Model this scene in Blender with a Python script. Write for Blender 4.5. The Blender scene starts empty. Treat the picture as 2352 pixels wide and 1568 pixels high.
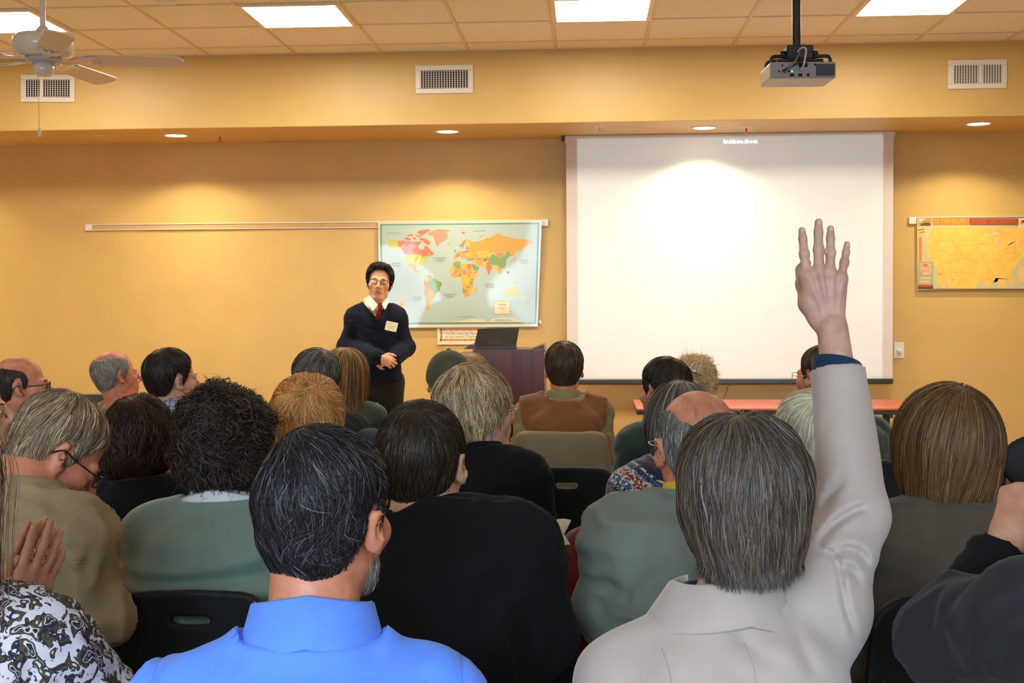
import bpy, bmesh, math, random
import numpy as np
from mathutils import Matrix, Vector
from mathutils.geometry import tessellate_polygon

random.seed(7)
np.random.seed(7)
rng = np.random.default_rng(11)
scene = bpy.context.scene
COL = scene.collection
pi = math.pi

# ------------------------------------------------------------------ camera
FPX, CU, CV = 2880.0, 1176.0, 784.0          # focal length and centre, in pixels of the 2352 x 1568 frame
YAW, PITCH, ROLL = 0.06076, -0.03368, -0.00635
CAM = np.array([0.0, 0.0, 1.46])
_cy, _sy = math.cos(YAW), math.sin(YAW)
_cp, _sp = math.cos(PITCH), math.sin(PITCH)
_R = np.array([_cy, _sy, 0.0])
_H = np.array([-_sy, _cy, 0.0])
_F = _H * _cp + np.array([0, 0, _sp])
_U = np.cross(_R, _F)
_cr, _sr = math.cos(ROLL), math.sin(ROLL)
CR = _cr * _R + _sr * _U
CUP = -_sr * _R + _cr * _U
CF = _F
cam_data = bpy.data.cameras.new('camera')
cam = bpy.data.objects.new('camera', cam_data)
COL.objects.link(cam)
cam.matrix_world = Matrix(((CR[0], CUP[0], -CF[0], CAM[0]), (CR[1], CUP[1], -CF[1], CAM[1]),
                           (CR[2], CUP[2], -CF[2], CAM[2]), (0, 0, 0, 1)))
cam_data.sensor_width = 36.0
cam_data.lens = FPX / 2352.0 * 36.0
cam_data.clip_start = 0.05
cam_data.clip_end = 60
scene.camera = cam

# ------------------------------------------------------------------ world, lamps, exposure
def srgb(r, g, b):
    f = lambda c: (c / 255 / 12.92) if c / 255 <= 0.04045 else ((c / 255 + 0.055) / 1.055) ** 2.4
    return (f(r), f(g), f(b), 1.0)

world = bpy.data.worlds.new('world')
scene.world = world
world.use_nodes = True
wb = world.node_tree.nodes['Background']
wb.inputs[0].default_value = (0.55, 0.72, 1.0, 1)
wb.inputs[1].default_value = 0.6

scene.view_settings.view_transform = 'Standard'
scene.view_settings.look = 'None'
scene.view_settings.gamma = 1.0
scene.view_settings.use_curve_mapping = False
scene.view_settings.exposure = 0.22
try:
    scene.cycles.max_bounces = 8
    scene.cycles.diffuse_bounces = 4
    scene.cycles.transparent_max_bounces = 8
    scene.cycles.sample_clamp_indirect = 6.0
    scene.cycles.caustics_reflective = False
    scene.cycles.caustics_refractive = False
except Exception:
    pass

# room measures (metres)
TILE = 0.6096
GX0 = -2.6536                     # x of ceiling grid line 0
SOFF_Y, WALL_Y = 8.740, 9.598
CEIL_Z, SOFF_Z = 1.46 + 1.726, 1.46 + 1.219
ROW1 = SOFF_Y - 0.263
XL, XR, YB = -5.7, 4.9, -1.7

def area_lamp(name, loc, rot, sx, sy, power, color, spread=pi):
    d = bpy.data.lights.new(name, 'AREA')
    d.shape = 'RECTANGLE'; d.size = sx; d.size_y = sy
    d.energy = power; d.color = color; d.spread = spread
    o = bpy.data.objects.new(name, d); COL.objects.link(o)
    o.location = loc; o.rotation_euler = rot
    return o

WARM = (1.0, 0.90, 0.70)
DAY = (0.58, 0.79, 1.0)
CEILING_LAMP_POWER = 3.5
WINDOW_POWER = 56.0
SPOT_POWER = 84.0
DIFFUSER_STRENGTH = 34.0
# ceiling troffers over the audience (behind the ones in view)
for ry, rk in ((4.2, 1.0), (0.6, 0.7)):
    for gi in (-1.5, 1.5, 4.5, 7.5):
        area_lamp('ceiling_lamp', (GX0 + gi * TILE, ry, CEIL_Z - 0.02), (0, 0, 0), 0.55, 0.55, CEILING_LAMP_POWER * rk, WARM)
# daylight through the windows of the rear wall
WINDOWS = [(-3.4, 1.7), (-0.6, 1.7), (2.4, 1.7)]
for wx, ww in WINDOWS:
    area_lamp('window_daylight', (wx, YB + 0.12, 1.75), (pi / 2 - 0.52, 0, 0), ww, 1.5, WINDOW_POWER, DAY, math.radians(96))
# recessed downlights in the soffit washing the wall
DOWNLIGHT_PX = [(-205, 327), (410, 313), (1026, 300), (1617, 294), (2230, 292)]
def cam_ray(u, v):
    return CF + (u - CU) / FPX * CR - (v - CV) / FPX * CUP
def at(u, v, d):
    return CAM + d * cam_ray(u, v)
def on_y(u, v, y):
    r = cam_ray(u, v); return CAM + r * ((y - CAM[1]) / r[1])
def on_z(u, v, z):
    r = cam_ray(u, v); return CAM + r * ((z - CAM[2]) / r[2])
SPOTS = []
for (u, v) in DOWNLIGHT_PX:
    p = on_z(u, v, SOFF_Z)
    p[1] = WALL_Y - 0.50
    SPOTS.append(p)
    d = bpy.data.lights.new('downlight_lamp', 'SPOT')
    d.energy = SPOT_POWER; d.color = (1.0, 0.80, 0.48); d.spot_size = math.radians(129); d.spot_blend = 0.28
    d.shadow_soft_size = 0.035
    d.use_nodes = True                      # reflector lamp: most of its light goes straight down
    N_, L_ = d.node_tree.nodes, d.node_tree.links
    em = [n for n in N_ if n.type == 'EMISSION'][0]
    tc = N_.new('ShaderNodeTexCoord'); sx = N_.new('ShaderNodeSeparateXYZ'); L_.new(tc.outputs['Normal'], sx.inputs[0])
    ab = N_.new('ShaderNodeMath'); ab.operation = 'ABSOLUTE'; L_.new(sx.outputs[2], ab.inputs[0])
    pw = N_.new('ShaderNodeMath'); pw.operation = 'POWER'; pw.inputs[1].default_value = 2.5; L_.new(ab.outputs[0], pw.inputs[0])
    L_.new(pw.outputs[0], em.inputs['Strength'])
    o = bpy.data.objects.new('downlight_lamp', d); COL.objects.link(o)
    o.location = (p[0], p[1], SOFF_Z - 0.012)
# the projector's own beam: a dark slide still throws a faint cool rectangle on the screen
PROJ_POWER = 140.0
def projector_beam():
    src = at(1868, 158, 5.72)
    d = bpy.data.lights.new('projector_beam', 'SPOT')
    d.energy = PROJ_POWER; d.color = (0.62, 0.90, 1.0); d.spot_size = math.radians(60); d.spot_blend = 0.0; d.shadow_soft_size = 0.01
    d.use_nodes = True
    N_, L_ = d.node_tree.nodes, d.node_tree.links
    em = [n for n in N_ if n.type == 'EMISSION'][0]
    o = bpy.data.objects.new('projector_beam', d); COL.objects.link(o)
    o.location = tuple(src); o.rotation_euler = (pi / 2, 0, 0)
    tl, br = on_y(1325, 318, 9.42), on_y(2027, 866, 9.42); dy = 9.42 - src[1]
    x0, x1 = (tl[0] - src[0]) / dy, (br[0] - src[0]) / dy; z1, z0 = (tl[2] - src[2]) / dy, (br[2] - src[2]) / dy
    tc = N_.new('ShaderNodeTexCoord'); sx = N_.new('ShaderNodeSeparateXYZ'); L_.new(tc.outputs['Normal'], sx.inputs[0])
    ab = N_.new('ShaderNodeMath'); ab.operation = 'ABSOLUTE'; L_.new(sx.outputs[2], ab.inputs[0])
    prod = None
    for k, (lo, hi) in ((0, (x0, x1)), (1, (z0, z1))):
        dv = N_.new('ShaderNodeMath'); dv.operation = 'DIVIDE'; L_.new(sx.outputs[k], dv.inputs[0]); L_.new(ab.outputs[0], dv.inputs[1])
        for thr, op in ((lo, 'GREATER_THAN'), (hi, 'LESS_THAN')):
            c = N_.new('ShaderNodeMath'); c.operation = op; c.inputs[1].default_value = thr; L_.new(dv.outputs[0], c.inputs[0])
            if prod is None: prod = c.outputs[0]
            else:
                m_ = N_.new('ShaderNodeMath'); m_.operation = 'MULTIPLY'; L_.new(prod, m_.inputs[0]); L_.new(c.outputs[0], m_.inputs[1]); prod = m_.outputs[0]
    L_.new(prod, em.inputs['Strength'])
projector_beam()

# ------------------------------------------------------------------ object helpers
def mesh_from(name, verts, faces, mat=None, smooth=False, mats=None, midx=None):
    me = bpy.data.meshes.new(name)
    if isinstance(faces, np.ndarray):
        n, k = faces.shape
        me.vertices.add(len(verts)); me.vertices.foreach_set('co', np.asarray(verts, np.float32).ravel())
        me.loops.add(n * k); me.loops.foreach_set('vertex_index', faces.astype(np.int32).ravel())
        me.polygons.add(n); me.polygons.foreach_set('loop_start', np.arange(0, n * k, k, dtype=np.int32))
        me.polygons.foreach_set('loop_total', np.full(n, k, np.int32))
        me.update(calc_edges=True); me.validate()
    else:
        me.from_pydata([tuple(v) for v in verts], [], [tuple(f) for f in faces]); me.update()
    if mats:
        for m in mats: me.materials.append(m)
        if midx is not None: me.polygons.foreach_set('material_index', np.asarray(midx, np.int32))
    elif mat: me.materials.append(mat)
    if smooth: me.polygons.foreach_set('use_smooth', np.ones(len(me.polygons), bool))
    return me

class Thing:
    """an Empty (at the thing's base) or nothing; parts are given in world coordinates"""
    def __init__(s, name, label, cat, loc=(0, 0, 0), rz=0.0, group=None, kind=None, root=None):
        s.o = root or bpy.data.objects.new(name, None)
        if root is None:
            COL.objects.link(s.o); s.o.empty_display_size = 0.05
        s.o.location = loc; s.o.rotation_euler = (0, 0, rz)
        if label: s.o['label'] = label
        if cat: s.o['category'] = cat
        if group: s.o['group'] = group
        if kind: s.o['kind'] = kind
        s.loc = np.array(loc, float); s.rz = rz
    def loc_of(s, V):
        V = np.asarray(V, float) - s.loc
        c, q = math.cos(-s.rz), math.sin(-s.rz)
        return np.stack([c * V[:, 0] - q * V[:, 1], q * V[:, 0] + c * V[:, 1], V[:, 2]], 1)
    def part(s, name, geo, mat=None, parent=None, smooth=False, label=None, kind=None, **kw):
        me = mesh_from(name, s.loc_of(geo[0]), geo[1], mat, smooth, **kw)
        o = bpy.data.objects.new(name, me); COL.objects.link(o)
        o.parent = parent or s.o
        if label: o['label'] = label
        if kind: o['kind'] = kind
        return o

def single(name, geo, mat, label=None, cat=None, group=None, kind=None, smooth=False, loc=None, **kw):
    V = np.asarray(geo[0], float)
    if loc is None:
        loc = (V[:, 0].mean(), V[:, 1].mean(), V[:, 2].min())
    me = mesh_from(name, V - np.array(loc), geo[1], mat, smooth, **kw)
    o = bpy.data.objects.new(name, me); COL.objects.link(o); o.location = loc
    if label: o['label'] = label
    if cat: o['category'] = cat
    if group: o['group'] = group
    if kind: o['kind'] = kind
    return o

def joined(*geos):
    V, F, n = [], [], 0
    for g in geos:
        V.append(np.asarray(g[0], float)); F += [tuple(int(i) + n for i in f) for f in g[1]]; n += len(g[0])
    return np.concatenate(V), F

def box(x0, x1, y0, y1, z0, z1, bev=0.0, seg=1):
    if bev <= 0:
        V = [(x, y, z) for x in (x0, x1) for y in (y0, y1) for z in (z0, z1)]
        return np.array(V, float), [(0, 1, 3, 2), (4, 6, 7, 5), (0, 4, 5, 1), (2, 3, 7, 6), (0, 2, 6, 4), (1, 5, 7, 3)]
    bm = bmesh.new(); bmesh.ops.create_cube(bm, size=1)
    for v in bm.verts:
        v.co = ((x0 + x1) / 2 + v.co.x * (x1 - x0), (y0 + y1) / 2 + v.co.y * (y1 - y0), (z0 + z1) / 2 + v.co.z * (z1 - z0))
    bmesh.ops.bevel(bm, geom=bm.edges[:], offset=bev, segments=seg, affect='EDGES', profile=0.5)
    bm.verts.index_update()
    g = np.array([v.co[:] for v in bm.verts]), [tuple(v.index for v in f.verts) for f in bm.faces]
    bm.free(); return g

def xform(geo, M=None, t=(0, 0, 0)):
    V = np.asarray(geo[0], float)
    if M is not None: V = V @ np.asarray(M, float).T
    return V + np.array(t, float), geo[1]

def rz_m(a):
    c, s = math.cos(a), math.sin(a); return np.array([[c, -s, 0], [s, c, 0], [0, 0, 1.0]])
def rx_m(a):
    c, s = math.cos(a), math.sin(a); return np.array([[1.0, 0, 0], [0, c, -s], [0, s, c]])
def ry_m(a):
    c, s = math.cos(a), math.sin(a); return np.array([[c, 0, s], [0, 1.0, 0], [-s, 0, c]])

def unit(v):
    v = np.asarray(v, float); return v / (np.linalg.norm(v) + 1e-12)

def lathe(prof, n=24, center=(0, 0, 0), a0=0, a1=2 * pi, sx=1, sy=1, closed_prof=False):
    """profile of (r, z)"""
    full = abs(a1 - a0 - 2 * pi) < 1e-6
    m = len(prof); na = n if full else n + 1
    V = []
    for i in range(na):
        a = a0 + (a1 - a0) * i / n
        for r, z in prof: V.append((center[0] + r * sx * math.cos(a), center[1] + r * sy * math.sin(a), center[2] + z))
    F = []
    for i in range(n):
        j = (i + 1) % na
        for k in range(m if closed_prof else m - 1):
            k2 = (k + 1) % m
            F.append((i * m + k, j * m + k, j * m + k2, i * m + k2))
    if not full and closed_prof:
        F.append(tuple(range(m))[::-1]); F.append(tuple(n * m + k for k in range(m)))
    return np.array(V, float), F

def tube(pts, r, n=8, closed=False, flat=1.0):
    P = np.asarray(pts, float); m = len(P)
    rs = np.full(m, r) if np.isscalar(r) else np.asarray(r, float)
    V, F = [], []
    up = None
    for i in range(m):
        if closed: t = P[(i + 1) % m] - P[i - 1]
        else: t = P[min(i + 1, m - 1)] - P[max(i - 1, 0)]
        t = unit(t)
        if up is None:
            up = np.array([0, 0, 1.0]) if abs(t[2]) < 0.9 else np.array([0, 1.0, 0])
        a = unit(np.cross(up, t)); b = np.cross(t, a); up = b
        for k in range(n):
            q = 2 * pi * k / n
            V.append(P[i] + rs[i] * (math.cos(q) * a + math.sin(q) * b * flat))
    for i in range(m if closed else m - 1):
        j = (i + 1) % m
        for k in range(n):
            k2 = (k + 1) % n
            F.append((i * n + k, i * n + k2, j * n + k2, j * n + k))
    if not closed:
        F.append(tuple(range(n))[::-1]); F.append(tuple((m - 1) * n + k for k in range(n)))
    return np.array(V), F

def spline(pts, n=8):
    P = np.asarray(pts, float); out = []
    for i in range(len(P) - 1):
        p0, p1, p2, p3 = P[max(i - 1, 0)], P[i], P[i + 1], P[min(i + 2, len(P) - 1)]
        for k in range(n):
            t = k / n
            out.append(0.5 * ((2 * p1) + (-p0 + p2) * t + (2 * p0 - 5 * p1 + 4 * p2 - p3) * t * t + (-p0 + 3 * p1 - 3 * p2 + p3) * t ** 3))
    out.append(P[-1]); return np.array(out)

def plate(poly, thick, z=0.0):
    """extruded 2-D polygon, xy -> xyz"""
    n = len(poly)
    V = [(x, y, z) for x, y in poly] + [(x, y, z + thick) for x, y in poly]
    F = [tuple(range(n))[::-1], tuple(range(n, 2 * n))] + [(i, (i + 1) % n, n + (i + 1) % n, n + i) for i in range(n)]
    return np.array(V, float), F

def rounded_rect(w, h, r, n=4, cx=0, cy=0):
    out = []
    for (sx, sy, a) in ((1, 1, 0), (-1, 1, pi / 2), (-1, -1, pi), (1, -1, 1.5 * pi)):
        for k in range(n + 1):
            q = a + pi / 2 * k / n
            out.append((cx + sx * (w / 2 - r) + r * math.cos(q), cy + sy * (h / 2 - r) + r * math.sin(q)))
    return out

def text_geo(s, size, origin, xdir, ydir, align='CENTER', depth=0.0006, xscale=1.0):
    cu = bpy.data.curves.new('lettering', 'FONT'); cu.body = s; cu.size = size; cu.align_x = align; cu.align_y = 'CENTER'
    cu.resolution_u = 2; cu.extrude = 0
    o = bpy.data.objects.new('lettering', cu); COL.objects.link(o)
    dg = bpy.context.evaluated_depsgraph_get()
    me = bpy.data.meshes.new_from_object(o.evaluated_get(dg))
    V = np.array([v.co[:] for v in me.vertices]); F = [tuple(p.vertices) for p in me.polygons]
    bpy.data.objects.remove(o); bpy.data.curves.remove(cu); bpy.data.meshes.remove(me)
    xd, yd = unit(xdir), unit(ydir)
    W = np.array(origin) + V[:, :1] * xscale * xd + V[:, 1:2] * yd
    return W, F

# ------------------------------------------------------------------ materials
def mat(name, color, rough=0.6, metal=0.0, spec=0.5, coat=0.0, emit=None, emit_s=0.0, trans=0.0, alpha=1.0, sheen=0.0, sss=0.0):
    m = bpy.data.materials.new(name); m.use_nodes = True
    b = m.node_tree.nodes['Principled BSDF']
    b.inputs['Base Color'].default_value = color
    b.inputs['Roughness'].default_value = rough
    b.inputs['Metallic'].default_value = metal
    b.inputs['Specular IOR Level'].default_value = spec
    b.inputs['Coat Weight'].default_value = coat
    b.inputs['Coat Roughness'].default_value = 0.08
    b.inputs['Transmission Weight'].default_value = trans
    b.inputs['Alpha'].default_value = alpha
    b.inputs['Sheen Weight'].default_value = sheen
    if sss:
        b.inputs['Subsurface Weight'].default_value = sss
        b.inputs['Subsurface Radius'].default_value = (0.012, 0.004, 0.002)
        b.inputs['Subsurface Scale'].default_value = 0.6
    if emit is not None:
        b.inputs['Emission Color'].default_value = emit
        b.inputs['Emission Strength'].default_value = emit_s
    return m

def nodes_of(m): return m.node_tree.nodes, m.node_tree.links, m.node_tree.nodes['Principled BSDF']

def mottle(m, c1, c2, scale=8.0, detail=4.0, bump=0.0, bscale=200.0, coord='Object', lo=0.35, hi=0.65, bdist=0.002):
    """colour varied between two tones by noise, plus fine relief"""
    N, L, b = nodes_of(m)
    tc = N.new('ShaderNodeTexCoord'); nz = N.new('ShaderNodeTexNoise'); nz.inputs['Scale'].default_value = scale
    nz.inputs['Detail'].default_value = detail
    L.new(tc.outputs[coord], nz.inputs['Vector'])
    rp = N.new('ShaderNodeValToRGB'); rp.color_ramp.elements[0].color = c1; rp.color_ramp.elements[1].color = c2
    rp.color_ramp.elements[0].position = lo; rp.color_ramp.elements[1].position = hi
    L.new(nz.outputs['Fac'], rp.inputs['Fac']); L.new(rp.outputs['Color'], b.inputs['Base Color'])
    if bump > 0:
        n2 = N.new('ShaderNodeTexNoise'); n2.inputs['Scale'].default_value = bscale; n2.inputs['Detail'].default_value = 2
        L.new(tc.outputs[coord], n2.inputs['Vector'])
        bp = N.new('ShaderNodeBump'); bp.inputs['Strength'].default_value = bump; bp.inputs['Distance'].default_value = bdist
        L.new(n2.outputs['Fac'], bp.inputs['Height']); L.new(bp.outputs['Normal'], b.inputs['Normal'])
    return m

def tone(c, k): return (min(1, c[0] * k), min(1, c[1] * k), min(1, c[2] * k), 1)
# ------------------------------------------------------------------ room shell
WALLC = (0.67, 0.455, 0.155, 1)
m_wall = mottle(mat('tan_wall_paint', WALLC, 0.42, spec=0.45), tone(WALLC, 0.97), tone(WALLC, 1.03), 3.0, 3, 0.10, 260.0, bdist=0.001)
TILEC = (0.90, 0.87, 0.76, 1)
m_tile = mottle(mat('mineral_fibre_tile', TILEC, 0.95, spec=0.1), tone(TILEC, 0.93), tone(TILEC, 1.04), 90.0, 5, 0.25, 420.0, bdist=0.001)
m_bar = mat('ceiling_bar_white', (0.78, 0.65, 0.47, 1), 0.5)
m_white = mat('white_enamel', (0.80, 0.76, 0.70, 1), 0.35)
m_white_plastic = mat('white_plastic', (0.82, 0.80, 0.76, 1), 0.3)
m_floor = mat('vinyl_plank', srgb(190, 120, 72), 0.35)
mottle(m_floor, srgb(186, 150, 112), srgb(206, 170, 130), 14.0, 6, 0.03, 60)
m_base = mat('brown_vinyl_base', srgb(112, 70, 42), 0.5)
m_plain = mat('plain_paint', (0.72, 0.66, 0.56, 1), 0.7)

def struct(name, geo, m, label=None, smooth=False):
    return single(name, geo, m, label=label, kind='structure', smooth=smooth)

struct('floor', box(XL, XR, YB, WALL_Y, -0.1, 0.0), m_floor, 'orange-brown wood-look floor of the meeting room')
struct('wall_front', box(XL, XR, WALL_Y, WALL_Y + 0.1, 0, CEIL_Z + .1), m_wall, 'tan front wall behind the speaker')
struct('wall_left', box(XL - .1, XL, YB, WALL_Y, 0, CEIL_Z + .1), m_plain)
struct('wall_right', box(XR, XR + .1, YB, WALL_Y, 0, CEIL_Z + .1), m_plain)
# rear wall with three window openings
zs0, zs1 = 1.0, 2.5
segs = []
xp = XL
for wx, ww in WINDOWS:
    segs.append(box(xp, wx - ww / 2, YB - .1, YB, 0, CEIL_Z + .1)); xp = wx + ww / 2
    segs.append(box(wx - ww / 2, wx + ww / 2, YB - .1, YB, 0, zs0)); segs.append(box(wx - ww / 2, wx + ww / 2, YB - .1, YB, zs1, CEIL_Z + .1))
segs.append(box(xp, XR, YB - .1, YB, 0, CEIL_Z + .1))
struct('wall_rear', joined(*segs), m_plain)
m_glass = mat('window_glass', (0.9, 0.95, 1, 1), 0.02, trans=1.0)
for i, (wx, ww) in enumerate(WINDOWS):
    fr = joined(box(wx - ww / 2, wx - ww / 2 + .05, YB - .08, YB - .02, zs0, zs1), box(wx + ww / 2 - .05, wx + ww / 2, YB - .08, YB - .02, zs0, zs1),
                box(wx - ww / 2, wx + ww / 2, YB - .08, YB - .02, zs0, zs0 + .05), box(wx - ww / 2, wx + ww / 2, YB - .08, YB - .02, zs1 - .05, zs1),
                box(wx - .02, wx + .02, YB - .08, YB - .02, zs0, zs1))
    w = struct('window_%d' % (i + 1), fr, m_white)
    me = mesh_from('pane', np.array(box(wx - ww / 2, wx + ww / 2, YB - .055, YB - .05, zs0, zs1)[0]) - np.array(w.location), box(0, 1, 0, 1, 0, 1)[1], m_glass)
    g = bpy.data.objects.new('pane', me); COL.objects.link(g); g.parent = w
# dropped bulkhead over the front wall
struct('trim_1', box(XL, XR, SOFF_Y, WALL_Y, SOFF_Z, CEIL_Z + .1, 0.004), m_wall, 'tan bulkhead with air grilles above the front wall')
struct('baseboard_front', box(XL, XR, WALL_Y - 0.012, WALL_Y, 0, 0.088, 0.004), m_base, 'brown baseboard at the foot of the front wall')

# ceiling: slab, lay-in tiles, bars
ceil = struct('ceiling', box(XL, XR, YB, WALL_Y, CEIL_Z + 0.06, CEIL_Z + 0.12), m_plain, 'suspended ceiling of tan mineral tiles')
cl = np.array(ceil.location)
LIGHT_COLS = [-2, 1, 4, 7]
tg = box(0.008, TILE - 0.008, 0.008, TILE - 0.008, 0.004, 0.02, 0.003)
tile_me = mesh_from('ceiling_tile', tg[0], tg[1], m_tile)
pg = box(0.008, TILE - 0.008, 0.008, 0.255, 0.004, 0.02, 0.003)
ptile_me = mesh_from('ceiling_tile', pg[0], pg[1], m_tile)
rows_y = [ROW1 - TILE * k for k in range(1, 7)]      # near edge of each row
for i in range(-5, 12):
    x = GX0 + i * TILE
    o = bpy.data.objects.new('ceiling_tile', ptile_me); COL.objects.link(o); o.parent = ceil
    o.location = (x - cl[0], ROW1 - cl[1], CEIL_Z - cl[2])
    for k, y in enumerate(rows_y):
        if k == 1 and i in LIGHT_COLS: continue
        o = bpy.data.objects.new('ceiling_tile', tile_me); COL.objects.link(o); o.parent = ceil
        o.location = (x - cl[0], y - cl[1], CEIL_Z - cl[2])
def cpart(name, geo, m):
    me = mesh_from(name, np.asarray(geo[0]) - cl, geo[1], m)
    o = bpy.data.objects.new(name, me); COL.objects.link(o); o.parent = ceil
y_end = rows_y[-1]
for i in range(-5, 13):
    x = GX0 + i * TILE
    cpart('ceiling_bar', box(x - .0095, x + .0095, y_end, SOFF_Y, CEIL_Z - .002, CEIL_Z + .02), m_bar)
for y in [ROW1] + rows_y:
    cpart('ceiling_bar', box(GX0 - 5 * TILE, GX0 + 12 * TILE, y - .008, y + .008, CEIL_Z - .001, CEIL_Z + .02), m_bar)
cpart('wall_angle', box(XL, XR, SOFF_Y - .02, SOFF_Y, CEIL_Z - .001, CEIL_Z + .02), m_bar)
cpart('rear_panel', box(XL, XR, YB, y_end, CEIL_Z, CEIL_Z + .02), m_tile)

# troffers
m_diff = mat('lit_diffuser', (1, 1, 1, 1), 0.5, emit=(1.0, 0.90, 0.70, 1), emit_s=DIFFUSER_STRENGTH)
m_frame_l = mat('light_frame', (0.82, 0.74, 0.55, 1), 0.4)
LNAMES = ['square ceiling light panel above the fan at far left', 'square ceiling light panel above the map wall, right of the fan',
          'square ceiling light panel in the ceiling near the middle of the room', 'square ceiling light panel right of the projector pole']
for n, i in enumerate(LIGHT_COLS):
    x, y = GX0 + i * TILE, rows_y[1]
    t = Thing('ceiling_light', LNAMES[n], 'light', (x + TILE / 2, y + TILE / 2, CEIL_Z - .01), group='ceiling light panels')
    w = .03
    t.part('frame', joined(box(x, x + TILE, y, y + w, CEIL_Z - .012, CEIL_Z + .03), box(x, x + TILE, y + TILE - w, y + TILE, CEIL_Z - .012, CEIL_Z + .03),
                           box(x, x + w, y + w, y + TILE - w, CEIL_Z - .012, CEIL_Z + .03), box(x + TILE - w, x + TILE, y + w, y + TILE - w, CEIL_Z - .012, CEIL_Z + .03)), m_frame_l)
    t.part('diffuser', box(x + w, x + TILE - w, y + w, y + TILE - w, CEIL_Z - .008, CEIL_Z + .02, .006), m_diff)

# air grilles on the bulkhead
m_dark = mat('dark_duct', (0.012, 0.011, 0.010, 1), 0.9)
def grille(px, label, rot=0.0, gap=None, cols=18):
    c = [on_y(u, v, SOFF_Y) for u, v in px]
    x0, x1 = (c[0][0] + c[3][0]) / 2, (c[1][0] + c[2][0]) / 2
    z1, z0 = (c[0][2] + c[1][2]) / 2, (c[2][2] + c[3][2]) / 2
    w, h = x1 - x0, z1 - z0
    cx, cz = (x0 + x1) / 2, (z0 + z1) / 2
    t = Thing('air_grille', label, 'vent', (cx, SOFF_Y, z0), group='white air grilles on the bulkhead')
    M = ry_m(rot)
    T = lambda g: xform(g, M, (cx, SOFF_Y, cz))
    bx, bz = 0.036, 0.036
    fr = joined(box(-w / 2, w / 2, -.012, 0, h / 2 - bz, h / 2, .004), box(-w / 2, w / 2, -.012, 0, -h / 2, -h / 2 + bz, .004),
                box(-w / 2, -w / 2 + bx, -.012, 0, -h / 2 + bz, h / 2 - bz, .003), box(w / 2 - bx, w / 2, -.012, 0, -h / 2 + bz, h / 2 - bz, .003))
    t.part('frame', T(fr), m_white)
    t.part('duct', T(box(-w / 2 + bx - .004, w / 2 - bx + .004, -.002, -.001, -h / 2 + bz - .004, h / 2 - bz + .004)), m_dark)
    iw = w - 2 * bx
    bl = []
    for k in range(cols + 1):
        x = -iw / 2 + iw * k / cols
        bl.append(xform(box(-.0018, .0018, -.008, .006, -h / 2 + bz, h / 2 - bz), rz_m(0.35), (x, -.006, 0)))
    if gap is not None:
        x = -iw / 2 + iw * gap
        bl.append(box(x - .012, x + .012, -.011, -.003, -h / 2 + bz, h / 2 - bz))
    t.part('blades', T(joined(*bl)), m_white, kind='stuff')
    lv = [box(-iw / 2, iw / 2, -.0035, -.0025, -h / 2 + bz + (h - 2 * bz) * (k + .5) / 8 - .0022, -h / 2 + bz + (h - 2 * bz) * (k + .5) / 8 + .0022) for k in range(8)]
    t.part('louvers', T(joined(*lv)), mat('grille_grey', (0.35, 0.33, 0.31, 1), .5), kind='stuff')
    sc = [xform(lathe([(0, -.003), (.004, -.002), (.004, 0)], 8), rx_m(pi / 2), (sx * (w / 2 - bx / 2), -.012, 0)) for sx in (-1, 1)]
    for s_ in sc: t.part('screw', T(s_), m_frame_l)
grille([(47, 174), (171, 170), (175, 233), (50, 237)], 'white air grille on the bulkhead behind the ceiling fan, left of all', 0.02, .36)
grille([(955, 150), (1087, 150), (1087, 215), (954, 215)], 'white air grille on the bulkhead above the world map')
grille([(2177, 138), (2312, 137), (2312, 204), (2177, 204)], 'white air grille on the bulkhead right of the projector', 0, .56)

# recessed downlights and sprinklers under the bulkhead
m_lamp = mat('lit_lamp', (1, 1, 1, 1), .4, emit=(1.0, 0.86, 0.62, 1), emit_s=9.0)
DN = [None, 'round recessed downlight over the left part of the map rail', 'round recessed downlight above the world map',
      'round recessed downlight above the projection screen', 'round recessed downlight above the map at the right']
for n, p in enumerate(SPOTS):
    if DN[n] is None: continue
    t = Thing('downlight', DN[n], 'light', (p[0], p[1], SOFF_Z), group='recessed downlights in the bulkhead')
    c = (p[0], p[1], SOFF_Z)
    t.part('trim_ring', lathe([(.072, -.001), (.088, -.006), (.094, -.004), (.096, 0), (.072, 0)], 32, c, closed_prof=True), m_white, smooth=True)
    t.part('lamp', lathe([(0, -.004), (.05, -.004), (.072, -.002), (.072, .001), (0, .001)], 28, c), m_lamp, smooth=True)
m_brass = mat('sprinkler_metal', (0.72, 0.56, 0.38, 1), .4, .2)
m_red = mat('red_glass_bulb', (0.7, 0.03, 0.02, 1), .2)
SPK = [(228, 311, 'small sprinkler head under the bulkhead, left of the first downlight', m_brass), (505, 312, 'red-tipped sprinkler head just right of the left downlight', m_red),
       (1378, 291, 'small sprinkler head above the left part of the screen', m_brass), (1714, 293, 'red-tipped sprinkler head above the right part of the screen', m_red)]
for u, v, lab, mm in SPK:
    p = on_z(u, v, SOFF_Z)
    t = Thing('sprinkler', lab, 'sprinkler', tuple(p), group='sprinkler heads under the bulkhead')
    t.part('escutcheon', lathe([(.0, -.001), (.028, -.002), (.036, 0)], 20, p), m_white, smooth=True)
    t.part('sprinkler_head', lathe([(.006, 0), (.006, -.02), (.010, -.022), (.004, -.026), (.004, -.036), (.014, -.038), (.014, -.041), (0, -.041)], 14, p), mm, smooth=True)
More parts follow.
